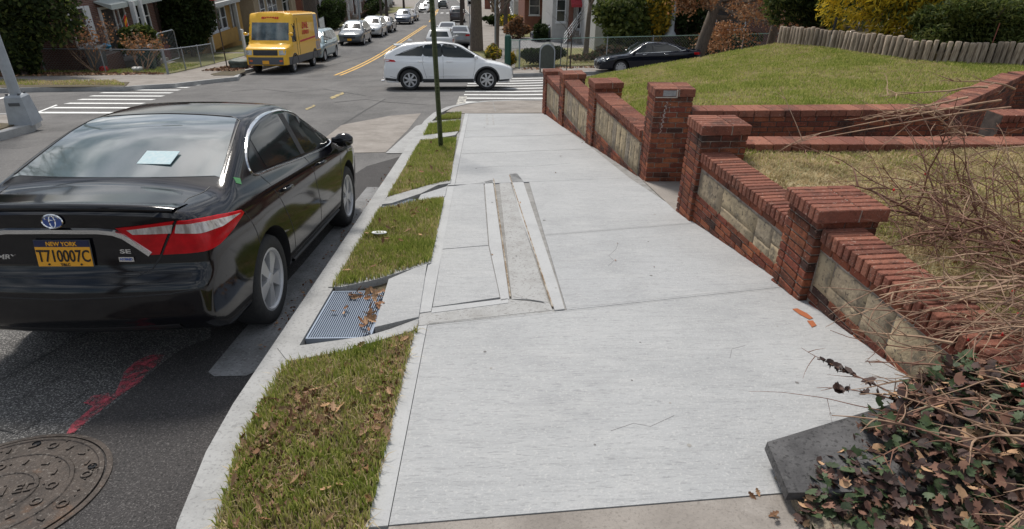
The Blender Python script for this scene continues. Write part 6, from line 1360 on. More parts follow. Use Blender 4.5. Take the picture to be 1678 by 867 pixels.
tc_ = empty('garden_column', (11.0, 38.0, S(11, 38) + .2), 0, 'tall grey stone column base in front of the dark cypress', 'column'); mb = MB(); mb.lathe([(.34, 1.1), (.34, 1.2), (.22, 1.35), (.19, 1.6), (.17, 4.2), (.15, 5)], 14, grey_metal); mb.build('shaft', None, tc_, smooth=True); mb = MB(); mb.box(-.5, .5, -.5, .5, 0, 1.1); mb.build('plinth', dark_door, tc_)
hA = House(5.2, 50.2, 0, 6.2, 9, 5.5, siding_w, 'white house with red awnings and a white stair rail', roof='flat', zoff=.1)
hA.win(.35, 1.5, .6, 1.5, (0, 1)); hA.box('brick_pier', 1.25, 1.6, -.12, 0, 0, 3.3, brC); hA.win(2.0, 1.0, 1.1, 1.8, (1, 1)); hA.door(3.3, .8, .9, 2.1, white_door); hA.door(5.2, .6, .8, 2.0); hA.win(4.4, 1.1, .6, 1.5, (0, 1))
hA.awning(1.3, 3.2, 3.4, 1.2, awn_r, .6); hA.awning(3.3, 4.6, 2.9, 1.4, awn_r, .55); hA.awning(4.7, 6.1, 3.0, 1.2, awn_r, .9); hA.steps(1.7, 3.6, 5, .8)
sr_ = empty('stair_rail', (6.3, 48.2, S(6.3, 48.2) + .2), 0, 'white metal stair railing rising to the red awning house', 'railing')
for k in range(4): mb = MB(); mb.tube([(-.6, -2.0, .25 + k * .22), (.9, .6, 1.5 + k * .22)], .03, 5); mb.build('rail', white_trim, sr_)
for k in range(3): mb = MB(); mb.tube([(-.6 + k * .75, -2.0 + k * 1.3, 0), (-.6 + k * .75, -2.0 + k * 1.3, .95 + k * .62)], .025, 5); mb.build('post', white_trim, sr_)
hB = House(3.9, 64.0, 0, 4.6, 12, 6, brC, 'orange brick house with a white trimmed porch roof beyond the driveway car', roof='flat', zoff=.2); hB.win(.5, 1.4, .9, 1.5, (0, 1)); hB.box('porch_roof', -.2, 2.6, -1.6, 0, 2.9, 3.15, white_trim); hB.awning(-.6, 1.0, 3.6, 1.3, awn_r, .5); hB.box('bay', 2.7, 4.3, -1.1, 0, 0, 4.2, brC); hB.win(3.0, 1.4, 1.0, 1.5, (0, 1), y=-1.1)
rr_ = [(siding_w, 'white house farther up the right side of the street', 'gable_y'), (brB, 'brown brick house far up the right side of the street', 'gable_x'), (stucco, 'beige house at the far right end of the street', 'gable_x'), (brC, 'last red brick house at the top of the right side', 'flat')]
yy = 80.
for i, (m_, l_, r_) in enumerate(rr_):
    h = House(3.6 - (yy - 80) * .07, yy + 13, R(-90), 12, 10, 5, m_, l_, roof=r_, roofm=roof_g if i % 2 else roof_r, zoff=.3)
    for q in range(4): h.win(1 + q * 2.7, 1.3, 1.2, 1.5, (0, 1))
    # gable end that faces the camera
    h.box('side_trim', 12.0, 12.04, .2, 9.8, 2.9, 3.1, white_trim); mb = MB(); mb.box(11.99, 12.05, 2, 3.2, 1.2, 2.7); q = mb.build('window', win_glass, h.root)
    yy += 17
rw = low_brick_wall  # garden walls of the far right corner
gw = empty('retaining_wall', (3.9, 46.2, S(3.9, 46.2) + .1), 0, 'weathered grey retaining wall with a pale cap beside the driveway car', 'wall'); mb = MB(); mb.box(4.7, 9.2, 5.6, 5.9, -.3, 1.3); mb.build('wall_body', mat('dark_wall', (.12, .105, .095), .9, c2=(.2, .18, .16), scale=5, bump=.5), gw); mb = MB(); mb.box(4.6, 9.3, 5.5, 6.0, 1.3, 1.42); mb.build('wall_cap', white_trim, gw)
# white picket fence left, past the blue minivan
pf = empty('picket_fence', (-13.9, 50.0, S(-13.9, 50) + .16), R(90), 'white picket fence and arch behind the pale blue minivan', 'fence')
for zz in (.35, .85): mb = MB(); mb.box(0, 7, -.02, .02, zz, zz + .07); mb.build('rail', white_trim, pf)
pk = MB(); pk.add([(-.04, -.03, .05), (.04, -.03, .05), (.04, -.03, 1.0), (0, -.03, 1.1), (-.04, -.03, 1.0), (-.04, -.05, .05), (.04, -.05, .05), (.04, -.05, 1.0), (0, -.05, 1.1), (-.04, -.05, 1.0)], [(0, 1, 2, 3, 4), (9, 8, 7, 6, 5), (0, 5, 6, 1), (1, 6, 7, 2), (2, 7, 8, 3), (3, 8, 9, 4), (4, 9, 5, 0)]); pk = pk.mesh('picket', white_trim)
for k in range(44): link('picket', pk, pf, (.08 + k * .16, 0, 0))
for k in (3.2, 4.6): mb = MB(); mb.box(k - .08, k + .08, -.08, .08, 0, 1.9); mb.build('arch_post', white_trim, pf)
mb = MB(); mb.tube([(3.2, 0, 1.85), (3.5, 0, 2.15), (3.9, 0, 2.25), (4.3, 0, 2.15), (4.6, 0, 1.85)], .06, 6); mb.build('arch_top', white_trim, pf)
sgp = empty('house_sign', (-14.6, 39.6, S(-14.6, 39.6) + .17), R(60), 'white bracket post with a dark hanging sign in the garden behind the fence', 'sign'); mb = MB(); mb.box(-.07, .07, -.07, .07, 0, 1.5); mb.build('post', white_trim, sgp); mb = MB(); mb.box(.07, 1.0, -.05, .05, 1.12, 1.22); mb.build('arm', white_trim, sgp); mb = MB(); mb.box(.15, .95, -.03, .03, .72, 1.08); mb.build('sign_plate', ever2, sgp)

# ================================================================ PLANTS
g2 = lambda x, y: S(x, y) + .16
grass('grass_tufts', seg[0], 46000, .056, g2, 'patchy grass growing in the nearest kerb strip, mixed with dead leaves', .22, .34, .0030, 3, patchy=.40)
grass('grass_tufts', seg[1], 28000, .070, g2, 'thick green grass in the kerb strip beside the sedan', .12, .3, .003, 5, patchy=.5)
grass('grass_tufts', seg[2], 28000, .07, g2, 'green grass in the kerb strip around the foot of the green post', .10, .3, .0035, 7, patchy=.6)
grass('grass_tufts', seg[3] , 5000, .085, g2, 'green grass in the short kerb strip behind the green post', .05, .25, .004, 8); grass('grass_tufts', seg[4], 3000, .085, g2, 'green grass in the farthest kerb strip at the corner', .05, .25, .004, 9)
grass('lawn_grass', [(2.5, 8.1), (2.9, 8.02), (6.1, 8.12), (8.9, 10.3), (11.5, 11.2), (10.5, 12.4), (9.3, 12.7), (8.9, 13.4), (8.3, 15.4), (7.9, 17.0), (1.95, 16.6), (1.85, 14.9), (2.2, 11)], 230000, .055, lawn_z, 'sunlit green and yellow grass covering the big lawn mound', .20, .50, .0065, 12, patchy=.8)
grass('lawn_grass', [(2.68, 1.6), (2.66, 3.9), (2.5, 6.0), (2.7, 6.26), (8.5, 6.26), (7.5, 2.0)], 90000, .042, near_lawn, 'thin straw coloured grass on the small lawn behind the near wall', .78, .30, .005, 15, patchy=.9)
grass('verge_grass', [(-14, 24.4), (-12.7, 22.5), (-20, 22.2), (-21, 24)], 9000, .08, g2, 'dry grass on the far left corner verge', .5, .3, .012, 17); grass('verge_grass', [(-20.5, 28.6), (-14.2, 28.3), (-14.8, 34), (-17, 34), (-17, 30), (-21, 30)], 8000, .09, g2, 'green grass in front of the left house behind the fence', .1, .3, .014, 19)
grass('verge_grass', [(-9.75, 11), (-9.75, 12.6), (-10.4, 13.1), (-11.8, 12.8), (-11.8, 11)], 4000, .08, g2, 'straw coloured grass round the foot of the grey lamp post', .55, .25, .007, 21); grass('verge_grass', [(1.8, 32.9), (16, 33.3), (16, 37.4), (6, 40), (2, 40)], 16000, .07, g2, 'dry tan grass behind the long fence on the far right corner', .7, .15, .016, 23)
# fallen leaves: oak-like outline, curled
def oak_leaf(seed, s_=1.):
    r = random.Random(seed); o = []; n = 9
    for i in range(n): t = i / (n - 1); wv = math.sin(math.pi * min(1, t * .9 + .08)) * (.30 if i % 2 else .16); o.append((t - .5, wv * s_))
    pts = o + [(a, -b) for a, b in reversed(o[1:-1])]
    cx = [(a, 0) for a, b in o]; V = []; F = []
    cu, cv_ = r.uniform(.5, 1.4), r.uniform(.4, 1.1)
    for a, b in o: V.append((a, b, .35 * cu * b * b * 4 + cv_ * .4 * a * a))
    for a, b in o: V.append((a, 0, cv_ * .4 * a * a - .02))
    for a, b in o: V.append((a, -b, .35 * cu * b * b * 4 + cv_ * .4 * a * a))
    for i in range(n - 1): F += [(i, i + 1, n + i + 1, n + i), (n + i, n + i + 1, 2 * n + i + 1, 2 * n + i)]
    me = bpy.data.meshes.new('leaf'); me.from_pydata(V, [], F); return me
LFm = []
for k in range(6): m_ = oak_leaf(k); m_.materials.append(leaf_dry if k % 2 else leaf_dry2); LFm.append(m_)
def litter(poly, n, size, label, zf, group, h=.02, pref=None):
    c = 0; x, y = scatter(poly, n * 6)
    if pref: k = NR.rand(len(x)) < np.array([pref(a, b) for a, b in zip(x, y)]); x, y = x[k], y[k]
    for a, b in list(zip(x, y))[:n]:
        o = link('fallen_leaf', LFm[rnd.randrange(6)], None, (a, b, zf(a, b) + rnd.uniform(.3, 1) * h), (rnd.uniform(-1., 1.), rnd.uniform(-1., 1.), rnd.uniform(0, 6.28))); s_ = size * rnd.uniform(.6, 1.25); o.scale = (s_, s_, s_)
        tag(o, label, 'leaf', group)
blob = lambda cx, cy, r: (lambda a, b: math.exp(-((a - cx) ** 2 + (b - cy) ** 2) / r ** 2))
litter(seg[0], 260, .058, 'curled tan oak leaf among the grass of the nearest kerb strip', g2, 'dry leaves in the nearest kerb strip', .05, lambda a, b: .08 + blob(-.98, 2.45, .20)(a, b) + .8 * blob(-.56, 2.3, .10)(a, b) + .6 * blob(-.95, 1.8, .17)(a, b))
litter([(-1.17, 3.34), (-.78, 3.34), (-.78, 4.12), (-1.17, 4.12)], 40, .07, 'brown oak leaf caught on the large kerb grate', lambda a, b: S(a, b) + .14, 'brown leaves on the large kerb grate', .03, lambda a, b: 1. if (a > -.87 or b > 3.95) else .04)
litter(seg[1], 34, .07, 'brown leaf in the thick grass beside the sedan', g2, 'brown leaves in the grass beside the sedan', .07, lambda a, b: .12 + blob(-.65, 6.4, .3)(a, b) + blob(-.9, 5.2, .2)(a, b)); litter(seg[2], 22, .07, 'tan leaf in the grass near the green post', g2, 'leaves in the grass near the green post', .07)
litter([(-.45, 1.9), (2.3, 2.4), (2.1, 6), (1.7, 12), (-.4, 13)], 9, .03, 'small brown leaf scrap lying on the clean sidewalk slabs', lambda a, b: S(a, b) + .152, 'leaf scraps on the sidewalk', .004)
litter([(2.7, 1.8), (2.7, 6.1), (6, 6.1), (6, 2.5)], 60, .06, 'dry leaf on the straw coloured lawn behind the near wall', near_lawn, 'dry leaves on the small near lawn', .05); litter([(.95, 1.45), (1.35, 1.5), (1.35, 1.9), (1.05, 1.82)], 8, .06, 'brown leaf on the walk edge at the foot of the stone block', lambda a, b: S(a, b) + .15, 'leaves at the stone block', .02)
def litter_mass(poly, n, size, label, zf):
    x, y = scatter(poly, n); P = np.stack([x, y, np.array([zf(a, b) for a, b in zip(x, y)]) + .02], 1); d = NR.normal(size=(len(P), 3)); d[:, 2] *= .35
    tag(link('leaf_litter', leaves_mesh('leaf_litter', P, size, [leaf_dry, leaf_dry2, twig_dark], dirs=d, jit=.05)), label, 'leaf litter', kind='stuff')
litter_mass([(-23, 25.5), (-14.0, 27.9), (-14.2, 28.6), (-24, 27.6)], 2600, .10, 'reddish brown leaf litter along the foot of the left fence', g2); litter_mass([(-13.2, 29.9), (-11.6, 29.6), (-11.6, 33), (-13, 33)], 700, .09, 'brown leaves round the rubbish bag on the left verge', g2); litter_mass([(1.8, 31.0), (20, 31.6), (20, 32.5), (1.8, 32)], 900, .09, 'brown leaf litter under the hedge by the far mailbox', g2)

litter_mass([(-1.56, 3.3), (-1.40, 3.3), (-1.39, 9.5), (-1.5, 9.5)], 260, .016, 'grit and leaf crumbs lying along the gutter beside the kerb', lambda x, y: S(x, y) + .012)
grass('dead_grass', seg[0], 8000, .045, g2, 'flattened straw coloured dead blades between the living grass of the nearest strip', .92, .08, .0026, 31, lean=2.6, patchy=.35)
grass('dead_grass', [(2.68, 1.6), (2.66, 3.9), (2.5, 6.0), (2.7, 6.26), (8.5, 6.26), (7.5, 2.0)], 60000, .05, near_lawn, 'matted pale dead grass lying on the small lawn behind the near wall', .95, .05, .004, 33, lean=2.8, patchy=.6)
litter_mass([(-1.15, 1.9), (-.85, 1.75), (-.75, 2.4), (-.85, 2.75), (-1.1, 2.7)], 700, .022, 'crumbled brown leaf litter in the middle of the nearest strip', g2); litter_mass([(-.64, 2.0), (-.51, 2.0), (-.51, 3.3), (-.62, 3.3)], 350, .022, 'crumbled leaf litter along the slab edge of the nearest strip', g2)
# ---- ivy and rose bush at the right foreground
ivz = lambda x, y: S(1.4, 1.9) + .14 + .20 * min(1, max(0, (x - 1.45) / .9)) + .05 * math.sin(x * 5 + y * 4) - .14 * min(1, max(0, (y - 2.1) / .5)) - .22 * min(1, max(0, (1.75 - y) / .5)) * (1 if x < 2.2 else .4)
patch('ivy_bed', [(1.3, 1.0), (1.36, 1.70), (1.8, 2.02), (2.35, 2.35), (2.62, 2.4), (4.2, 3.4), (4.2, .8)], 0, soil, .3, zfun=lambda x, y: ivz(x, y) - .10, step=.2)
def ivy_leaf(seed):
    r = random.Random(seed); o = [(0, -.5), (.30, -.42), (.50, -.05), (.26, .02), (.30, .25), (.10, .18), (0, .55), (-.10, .18), (-.30, .25), (-.26, .02), (-.50, -.05), (-.30, -.42)]
    V = [(x, y, .25 * abs(x) * r.uniform(.4, 1) - .15 * y * y) for x, y in o] + [(0, -.05, 0)]; me = bpy.data.meshes.new('leaf'); me.from_pydata(V, [], [(i, (i + 1) % 12, 12) for i in range(12)]); return me
IVm = []
for k in range(6): m_ = ivy_leaf(k); m_.materials.append(ivy1 if k in (0, 2, 4) else ivy2); IVm.append(m_)
iv = empty('ivy', (2.3, 1.8, ivz(2.3, 1.8)), 0, 'dark green and purple ivy spreading over the dark slab in the right foreground', 'ivy')
ivp = [(1.20, 1.1), (1.26, 1.66), (1.36, 1.77), (1.50, 1.96), (1.80, 2.17), (2.30, 2.40), (2.65, 2.50), (3.0, 2.8), (4.0, 3.0), (4.0, 1.0)]
x, y = scatter(ivp, 15000); k = 0; base = np.array(iv.location)
order = np.argsort((x - .9) ** 2 + (y - 1.2) ** 2); x, y = x[order], y[order]; P = []; pick = set(rnd.sample(range(min(4200, len(x))), 290))
for i, (a, b) in enumerate(zip(x, y)):
    edge = .16 if a > 1.75 else .07; z = ivz(a, b) + rnd.uniform(-.06, 1) * edge + .03
    if i in pick:
        o = link('leaf', IVm[rnd.randrange(6)], iv, (a - base[0], b - base[1], z + .02 - base[2]), (rnd.uniform(-.7, .5), rnd.uniform(-.7, .7), rnd.uniform(0, 6.28))); s_ = rnd.uniform(.042, .078); o.scale = (s_, s_, s_)
    else: P.append((a - base[0], b - base[1], z - base[2]))
P = np.array(P); n = len(P); T = IVm[0]; tv = np.array([tuple(v.co) for v in T.vertices]); tf = np.array([tuple(p.vertices) for p in T.polygons])
ang = NR.uniform(0, 6.28, n); tx, ty = NR.uniform(-.8, .6, n), NR.uniform(-.8, .8, n); s_ = NR.uniform(.030, .060, n); c, s2 = np.cos(ang), np.sin(ang)
X = (tv[None, :, 0] * c[:, None] - tv[None, :, 1] * s2[:, None]) * s_[:, None]; Y = (tv[None, :, 0] * s2[:, None] + tv[None, :, 1] * c[:, None]) * s_[:, None]; Z = tv[None, :, 2] * s_[:, None] + X * tx[:, None] + Y * ty[:, None]
V = np.stack([X, Y, Z], 2) + P[:, None, :]; F = (tf[None] + (np.arange(n) * len(tv))[:, None, None]).reshape(-1, 3)
mi = np.repeat(NR.choice(4, n, p=[.36, .40, .15, .09]), len(tf)); tag(link('small_leaves', np_mesh('small_leaves', V.reshape(-1, 3), F, [ivy1, ivy2, twig_dark, leaf_dry2], mi), iv), kind='stuff')
litter(ivp, 45, .07, 'pale curled dead leaf lying on the dark ivy', ivz, 'dead leaves on the ivy', .14, lambda a, b: .3 if a < 2.6 else .1)
# ivy runner reaching over the slab edge
def cane(mb, p, d, L_, r, sag=.25, wob=.10, n=12, m=None, side=0, out=None):
    P = [Vector(p)]; v = Vector(d).normalized()
    for i in range(n):
        v = (v + Vector((rnd.uniform(-wob, wob), rnd.uniform(-wob, wob), rnd.uniform(-wob, wob) - sag / n))).normalized(); P.append(P[-1] + v * L_ / n)
    mb.tube(P, [r * (1 - .75 * i / n) for i in range(n + 1)], 5, m, cap=False)
    if out is not None: out += [tuple(q) for q in P]
    for k in range(side):
        i = rnd.randrange(2, n); q = (v * .6 + Vector((rnd.uniform(-1, 1), rnd.uniform(-1, 1), rnd.uniform(-.5, .9)))).normalized(); cane(mb, P[i], q, L_ * rnd.uniform(.12, .38), r * .55, sag, wob * 1.4, 4, m, 0 if L_ < .5 else rnd.randrange(3), out)
    return P
rb = empty('rose_bush', (3.2, 3.0, .15), 0, 'sprawling leafless rose bush with red hips at the right edge', 'bush'); o0 = Vector(rb.location); pts = []
mb = MB(); mb2 = MB(); W_ = lambda x, y, z: (x - o0.x, y - o0.y, z - o0.z)
for i in range(62): cane((mb, mb2)[i % 3 == 0], W_(2.65 + rnd.uniform(-.45, .5), rnd.uniform(1.2, 2.6), rnd.uniform(.05, .32)), (-1, rnd.uniform(-.6, .6), rnd.uniform(-.1, .35)), rnd.uniform(.35, .8), rnd.uniform(.0045, .009), .25, .15, 7, None, 4, pts)
for i in range(95):      # long pale canes reaching left over the wall and the ivy
    a = R(rnd.uniform(150, 218)); y_ = rnd.uniform(1.5, 3.1); cane(mb, W_(2.95 + rnd.uniform(-.3, .4), y_, rnd.uniform(.15, .50) - .10 * max(0, 2 - y_)), (math.cos(a), math.sin(a) * .8, rnd.uniform(-.15, .38)), rnd.uniform(.40, .85), rnd.uniform(.005, .0105), .22, .15, 7, None, 4, pts)
for i in range(60):
    a = R(rnd.uniform(0, 360)); cane(mb2, W_(3.15 + rnd.uniform(-.3, .6), rnd.uniform(1.6, 4.0), rnd.uniform(.1, .3)), (math.cos(a), math.sin(a), rnd.uniform(.1, .8)), rnd.uniform(.4, .8), rnd.uniform(.003, .006), .5, .18, 8, None, 5, pts)
for i in range(95):
    a = R(rnd.uniform(110, 250)); cane(mb2, W_(3.55 + rnd.uniform(-.3, .8), rnd.uniform(2.4, 4.6), rnd.uniform(.05, .4)), (math.cos(a), math.sin(a), rnd.uniform(.0, .9)), rnd.uniform(.5, 1.0), rnd.uniform(.003, .007), .5, .15, 10, None, 6, pts)
for i in range(40): a = R(rnd.uniform(100, 260)); cane((mb2, mb)[i % 3 == 0], W_(3.9 + rnd.uniform(-.5, .8), rnd.uniform(3.0, 5.0), .1), (math.cos(a) * .8, math.sin(a) * .8, rnd.uniform(.7, 1.6)), rnd.uniform(.6, 1.1), rnd.uniform(.005, .009), .3, .15, 8, None, 6, pts)
for i in range(12):  # thick old stems
    a = R(rnd.uniform(140, 200)); cane(mb2, W_(3.6 + rnd.uniform(-.2, .4), rnd.uniform(2.9, 4.6), .15), (math.cos(a), math.sin(a), rnd.uniform(.2, .6)), rnd.uniform(.6, .9), .016, .5, .08, 10, None, 5, pts)
for i in range(2):      # two long pale canes crossing in front of the low brick walls
    cane(mb, W_(4.35, 4.9 + .12 * i, .86 + .03 * i), (-1, .12, -.16 - .05 * i), 1.75 - .1 * i, .009, .12, .025, 14, None, 4, pts)
for i in range(8): cane(mb, W_(4.4 + rnd.uniform(-.3, .2), 5.2 + rnd.uniform(-.5, .4), .7 + rnd.uniform(-.2, .35)), (-1, rnd.uniform(-.3, .3), rnd.uniform(-.2, .4)), rnd.uniform(.5, 1.0), rnd.uniform(.005, .012), .2, .12, 12, None, 6, pts)
tag(mb.build('cane', twig_m, rb), kind='stuff'); tag(mb2.build('dark_cane', twig_dark, rb), kind='stuff')
bm = bmesh.new(); bmesh.ops.create_icosphere(bm, subdivisions=2, radius=.0085)
for v in bm.verts: v.co.z *= 1.25
hm = bpy.data.meshes.new('rose_hip'); bm.to_mesh(hm); bm.free(); hm.materials.append(hip_m)
hh_ = [q for q in pts if q[0] < .6 and q[2] > .0]
for q in rnd.sample(hh_, 26): link('rose_hip', hm, rb, q)
dl_ = rnd.sample(hh_, 40)
for q in dl_: o = link('dead_leaf', LFm[rnd.randrange(6)], rb, q, (rnd.uniform(0, 3), rnd.uniform(0, 3), rnd.uniform(0, 3))); s_ = rnd.uniform(.02, .045); o.scale = (s_, s_, s_)
rn = empty('ivy_runner', (1.95, 2.15, ivz(1.95, 2.15) + .1), 0, 'dark ivy runner with pointed leaves hanging out over the sidewalk', 'ivy'); mb = MB()
A = cane(mb, (.1, .05, 0), (-1, .55, .22), .42, .005, .4, .07, 12, None, 3); B = cane(mb, (.05, .12, .02), (-1, .75, .2), .46, .0045, .4, .08, 12, None, 3); C_ = cane(mb, (-.05, .02, 0), (-1, .35, .1), .62, .0028, .3, .05, 12, None, 1); mb.build('stem', twig_dark, rn)
for i in range(26): p = (A + B)[rnd.choice([2, 3, 4, 5, 6, 7, 8, 9, 15, 16, 17, 18, 19, 20, 21, 22, 24])]; o = link('leaf', IVm[(1, 3, 5)[i % 3]], rn, p, (rnd.uniform(-.9, .3), rnd.uniform(-.6, .6), rnd.uniform(0, 6.28))); s_ = rnd.uniform(.035, .08); o.scale = (s_, s_, s_)

# ---- big plants of the background
def conifer(name, x, y, rad, n, size, mats, label, z=0., cat='tree', lumps=14, probs=None, zf=None, trunk=True, **k):
    t = empty(name, (x, y, (zf or S)(x, y) + z), 0, label, cat); P, e = leaf_points((0, 0, rad[2] * .98), rad, n, lumps, shell=.35); P = P[P[:, 2] > 0]
    link('crown', leaves_mesh('crown', P, size, mats, probs, droop=k.get('droop', 0), long=k.get('long', 1.8)), t)
    if trunk: mb = MB(); mb.tube([(0, 0, -.3), (0, 0, rad[2] * 1.2)], [.16, .07], 8); mb.build('trunk', bark_dark, t)
    return t
conifer('holly_tree', -19.2, 27.0, (2.5, 1.6, 2.5), 26000, .12, [ever, ever, ever2, rhodo], 'big dark evergreen at the far left corner, reaching the picture edge', .1)
conifer('holly_tree', -23.0, 27.6, (2.6, 2.2, 2.3), 12000, .14, [ever, ever2], 'second dark evergreen cut by the left picture edge', .1)
conifer('yew_tree', -17.3, 38.6, (2.0, 1.9, 2.9), 20000, .12, [ever, ever, ever2], 'dense dark evergreen between the left corner house and the ochre house', .1)
bush('rhododendron', (-16.6, 32.2, S(-16, 31.6) + .4), (1.2, 1.2, .9), 4500, .13, [rhodo, rhodo, ever2], 'broad yellow green shrub in front of the left house columns')
def twig_bush(name, x, y, h, n, label, m=twig_m, spread=.6, z=.15, lv=None, cat='shrub', r=.03):
    t = empty(name, (x, y, S(x, y) + z), 0, label, cat); mb = MB(); pts = []
    for i in range(n): a = rnd.uniform(0, 6.28); branches(mb, (0.1 * math.cos(a), .1 * math.sin(a), 0), (math.cos(a) * spread, math.sin(a) * spread, 1), h * .5, r, 3, .5, 3, 3, None, .2, 4, pts)
    tag(mb.build('branches', m, t), kind='stuff')
    if lv: P = np.array(pts)[NR.randint(0, len(pts), lv[0])] + NR.normal(size=(lv[0], 3)) * .12; link('foliage', leaves_mesh('foliage', P, lv[1], lv[2]), t)
    return t
twig_bush('bare_shrub', -17.6, 29.2, 2.0, 9, 'brown leafless shrub arching behind the left chain link fence', twig_m, .8, lv=(900, .07, [russet, brownbush])); twig_bush('bare_shrub', -15.8, 29.9, 1.5, 6, 'smaller tawny shrub right of the arching brown one', twig_m, .8, lv=(500, .08, [russet, brownbush]))
twig_bush('bare_shrub', -14.4, 70.5, 3.2, 10, 'round leafless shrub tree above the silver crossovers', twig_dark, .75)
bush('hedge', (-14.9, 44.5, S(-14.9, 44.5) + .2), (1.1, 3.4, .85), 7000, .12, [ever, ever2], 'dark clipped hedge behind the yellow van nose'); bush('hedge', (-15.2, 66.0, S(-15.2, 66) + .3), (1.4, 4.6, 1.5), 9000, .15, [ever2, ever], 'dark green hedge above the pale blue minivan and graphite crossover', lumps=14)
bush('hedge', (-15.5, 92, S(-15, 92) + .3), (1.4, 6, 1.4), 5000, .2, [ever2, ever], 'dark hedge far up the left side by the poles', lumps=12)
bare_tree('street_tree', (-13.1, 50.2, S(-13, 50.2) + .1), 12, .48, 'massive dark street tree trunk rising behind the yellow van', m=bark_dark, depth=3, trunk_frac=.6)
bare_tree('street_tree', (-.55, 44.0, S(-.5, 44) + .1), 11, .40, 'thick brown street tree trunk beside the pale sign pole', m=bark, depth=3, trunk_frac=.6)
bare_tree('young_tree', (.85, 46.5, S(.8, 46.5) + .1), 6.0, .16, 'slim forked bare tree right of the pale sign pole', m=bark, depth=4, lean=(.05, 0), trunk_frac=.35)
bare_tree('young_tree', (5.9, 37.2, S(5.9, 37.2) + .15), 6.2, .15, 'slender pale trunk on the tan lawn behind the fence', m=bark, depth=3, lean=(.03, 0), trunk_frac=.5)
bare_tree('young_tree', (4.25, 31.4, S(4.2, 31.4) + .15), 3.2, .035, 'very thin dark sapling just behind the grey mailbox', m=bark_dark, depth=3, trunk_frac=.5, group=None)
for i, (x_, y_, l_) in enumerate(((-13.0, 88, 'bare street tree beyond the dark hedge on the left kerb'), (-13.6, 112, 'bare tree behind the white cars far up the left kerb'), (-2.6, 74, 'bare street tree on the right kerb beyond the big trunk'), (-3.4, 108, 'bare tree at the far right kerb near the top of the picture'), (2.0, 62, 'bare garden tree in front of the orange brick house'))):
    bare_tree('street_tree', (x_, y_, S(x_, y_) + .1), 8.5, .2, l_, m=bark_dark, depth=4)
# oak with russet leaves that leans on the lawn crest
def russet_tree(x, y, lean, r, h, label, nl, branches_):
    z0 = min(lawn_z(x, y), 0) - .2 if y < 18 else S(x, y); t = empty('oak_tree', (x, y, z0), 0, label, 'tree'); mb = MB(); T = Vector((lean[0] * h, lean[1] * h, h))
    mb.tube([(0, 0, -.3), (0, 0, 0), T * .5, T], [r * 1.25, r * 1.1, r, r * .8], 12); mb.build('trunk', bark, t, smooth=True); b = MB(); pts = []
    for d, L_ in branches_: branches(b, T * rnd.uniform(.72, .98), d, L_, r * .4, 3, .5, 4, 4, None, -.02, 5, pts)
    b.build('limbs', bark, t); P = np.array(pts)[NR.randint(0, len(pts), nl)] + NR.normal(size=(nl, 3)) * .16; link('foliage', leaves_mesh('foliage', P, .075, [russet, russet, leaf_dry2], droop=.7), t); return t
russet_tree(9.9, 29.6, (.20, -.0), .26, 3.3, 'leaning oak trunk with hanging russet leaves behind the lawn crest', 11000, [((-1, -.1, .5), 1.0), ((1, -.1, -.12), 2.4), ((.8, -.4, -.15), 1.8), ((-.6, -.4, .5), .9), ((1, .2, .05), 2.8), ((1, -.3, .3), 2.6), ((.3, 0, 1), 1.6)])
russet_tree(14.2, 31.5, (.05, 0), .20, 3.4, 'second darker russet leaved oak trunk right of the leaning one', 8000, [((-1, -.2, -.3), 1.8), ((1, .1, -.1), 2.4), ((.6, -.3, -.3), 2.0), ((-.6, -.3, .1), 1.8), ((0, 0, 1), 1.6)])
bush('rhododendron', (8.4, 38.4, S(8.4, 38.4) + .1), (2.7, 1.3, 1.9), 7000, .17, [rhodo, rhodo, rhodo, ever2], 'large yellow green rhododendron behind the navy sedan', lumps=14); 
for a, b, zz in ((6.9, 37.1, 2.0), (7.3, 37.0, 1.3), (8.6, 37.0, 3.1), (9.2, 37.1, 2.6), (7.5, 37.0, 2.5), (8.3, 37.0, 1.0)): pass
conifer('cypress', 10.3, 38.2, (1.0, .8, 2.5), 7000, .13, [gold, gold, rhodo], 'tall shrub of bright gold leaves between the rhododendron and stone column', .2, probs=[.4, .25, .35])
conifer('cypress', 12.0, 38.2, (1.15, .8, 3.0), 9000, .12, [ever, ever2], 'tall dark cypress beside the stone column against the brick house', .1)
bush('hedge', (3.0, 33.4, S(3, 33.4) + .15), (1.5, .8, .62), 6000, .09, [ever, ever2], 'dark clipped box hedge behind the far mailbox', cz=.8); bush('yellow_bush', (1.25, 32.6, S(1.2, 32.6) + .1), (.35, .35, .5), 900, .10, [gold, rhodo], 'small bright yellow bush at the green fence end'); bush('yellow_bush', (.55, 36.2, S(.5, 36) + .1), (.6, .9, .55), 1200, .10, [rhodo, gold2, brownbush], 'olive yellow shrub at the foot of the slim forked tree')
bush('low_shrub', (6.8, 34.9, S(6.8, 34.9) + .15), (2.4, .9, .45), 3000, .10, [brownbush, ever2], 'low dull shrubs behind the fence left of the sedan'); bush('low_shrub', (13.5, 36.4, S(13.5, 36.4) + .15), (3.4, 1.0, .85), 5000, .13, [ever2, ever, rhodo], 'dark shrubs below the brick house windows', lumps=14)
bush('clipped_bush', (2.9, 54.6, S(2.9, 54.6) + .1), (1.25, 1.2, .95), 3500, .12, [brownbush, brownbush, russet], 'round brown clipped bush left of the driveway car'); bush('clipped_bush', (4.3, 50.8, S(4.3, 50.8) + .1), (.9, .8, .8), 2200, .12, [ever2, ever], 'round dark green bush in front of the driveway car'); bush('clipped_bush', (2.6, 67, S(2.6, 67) + .3), (1.2, 1.1, .8), 1800, .14, [gold2, rhodo], 'golden green clipped bush before the orange brick house')
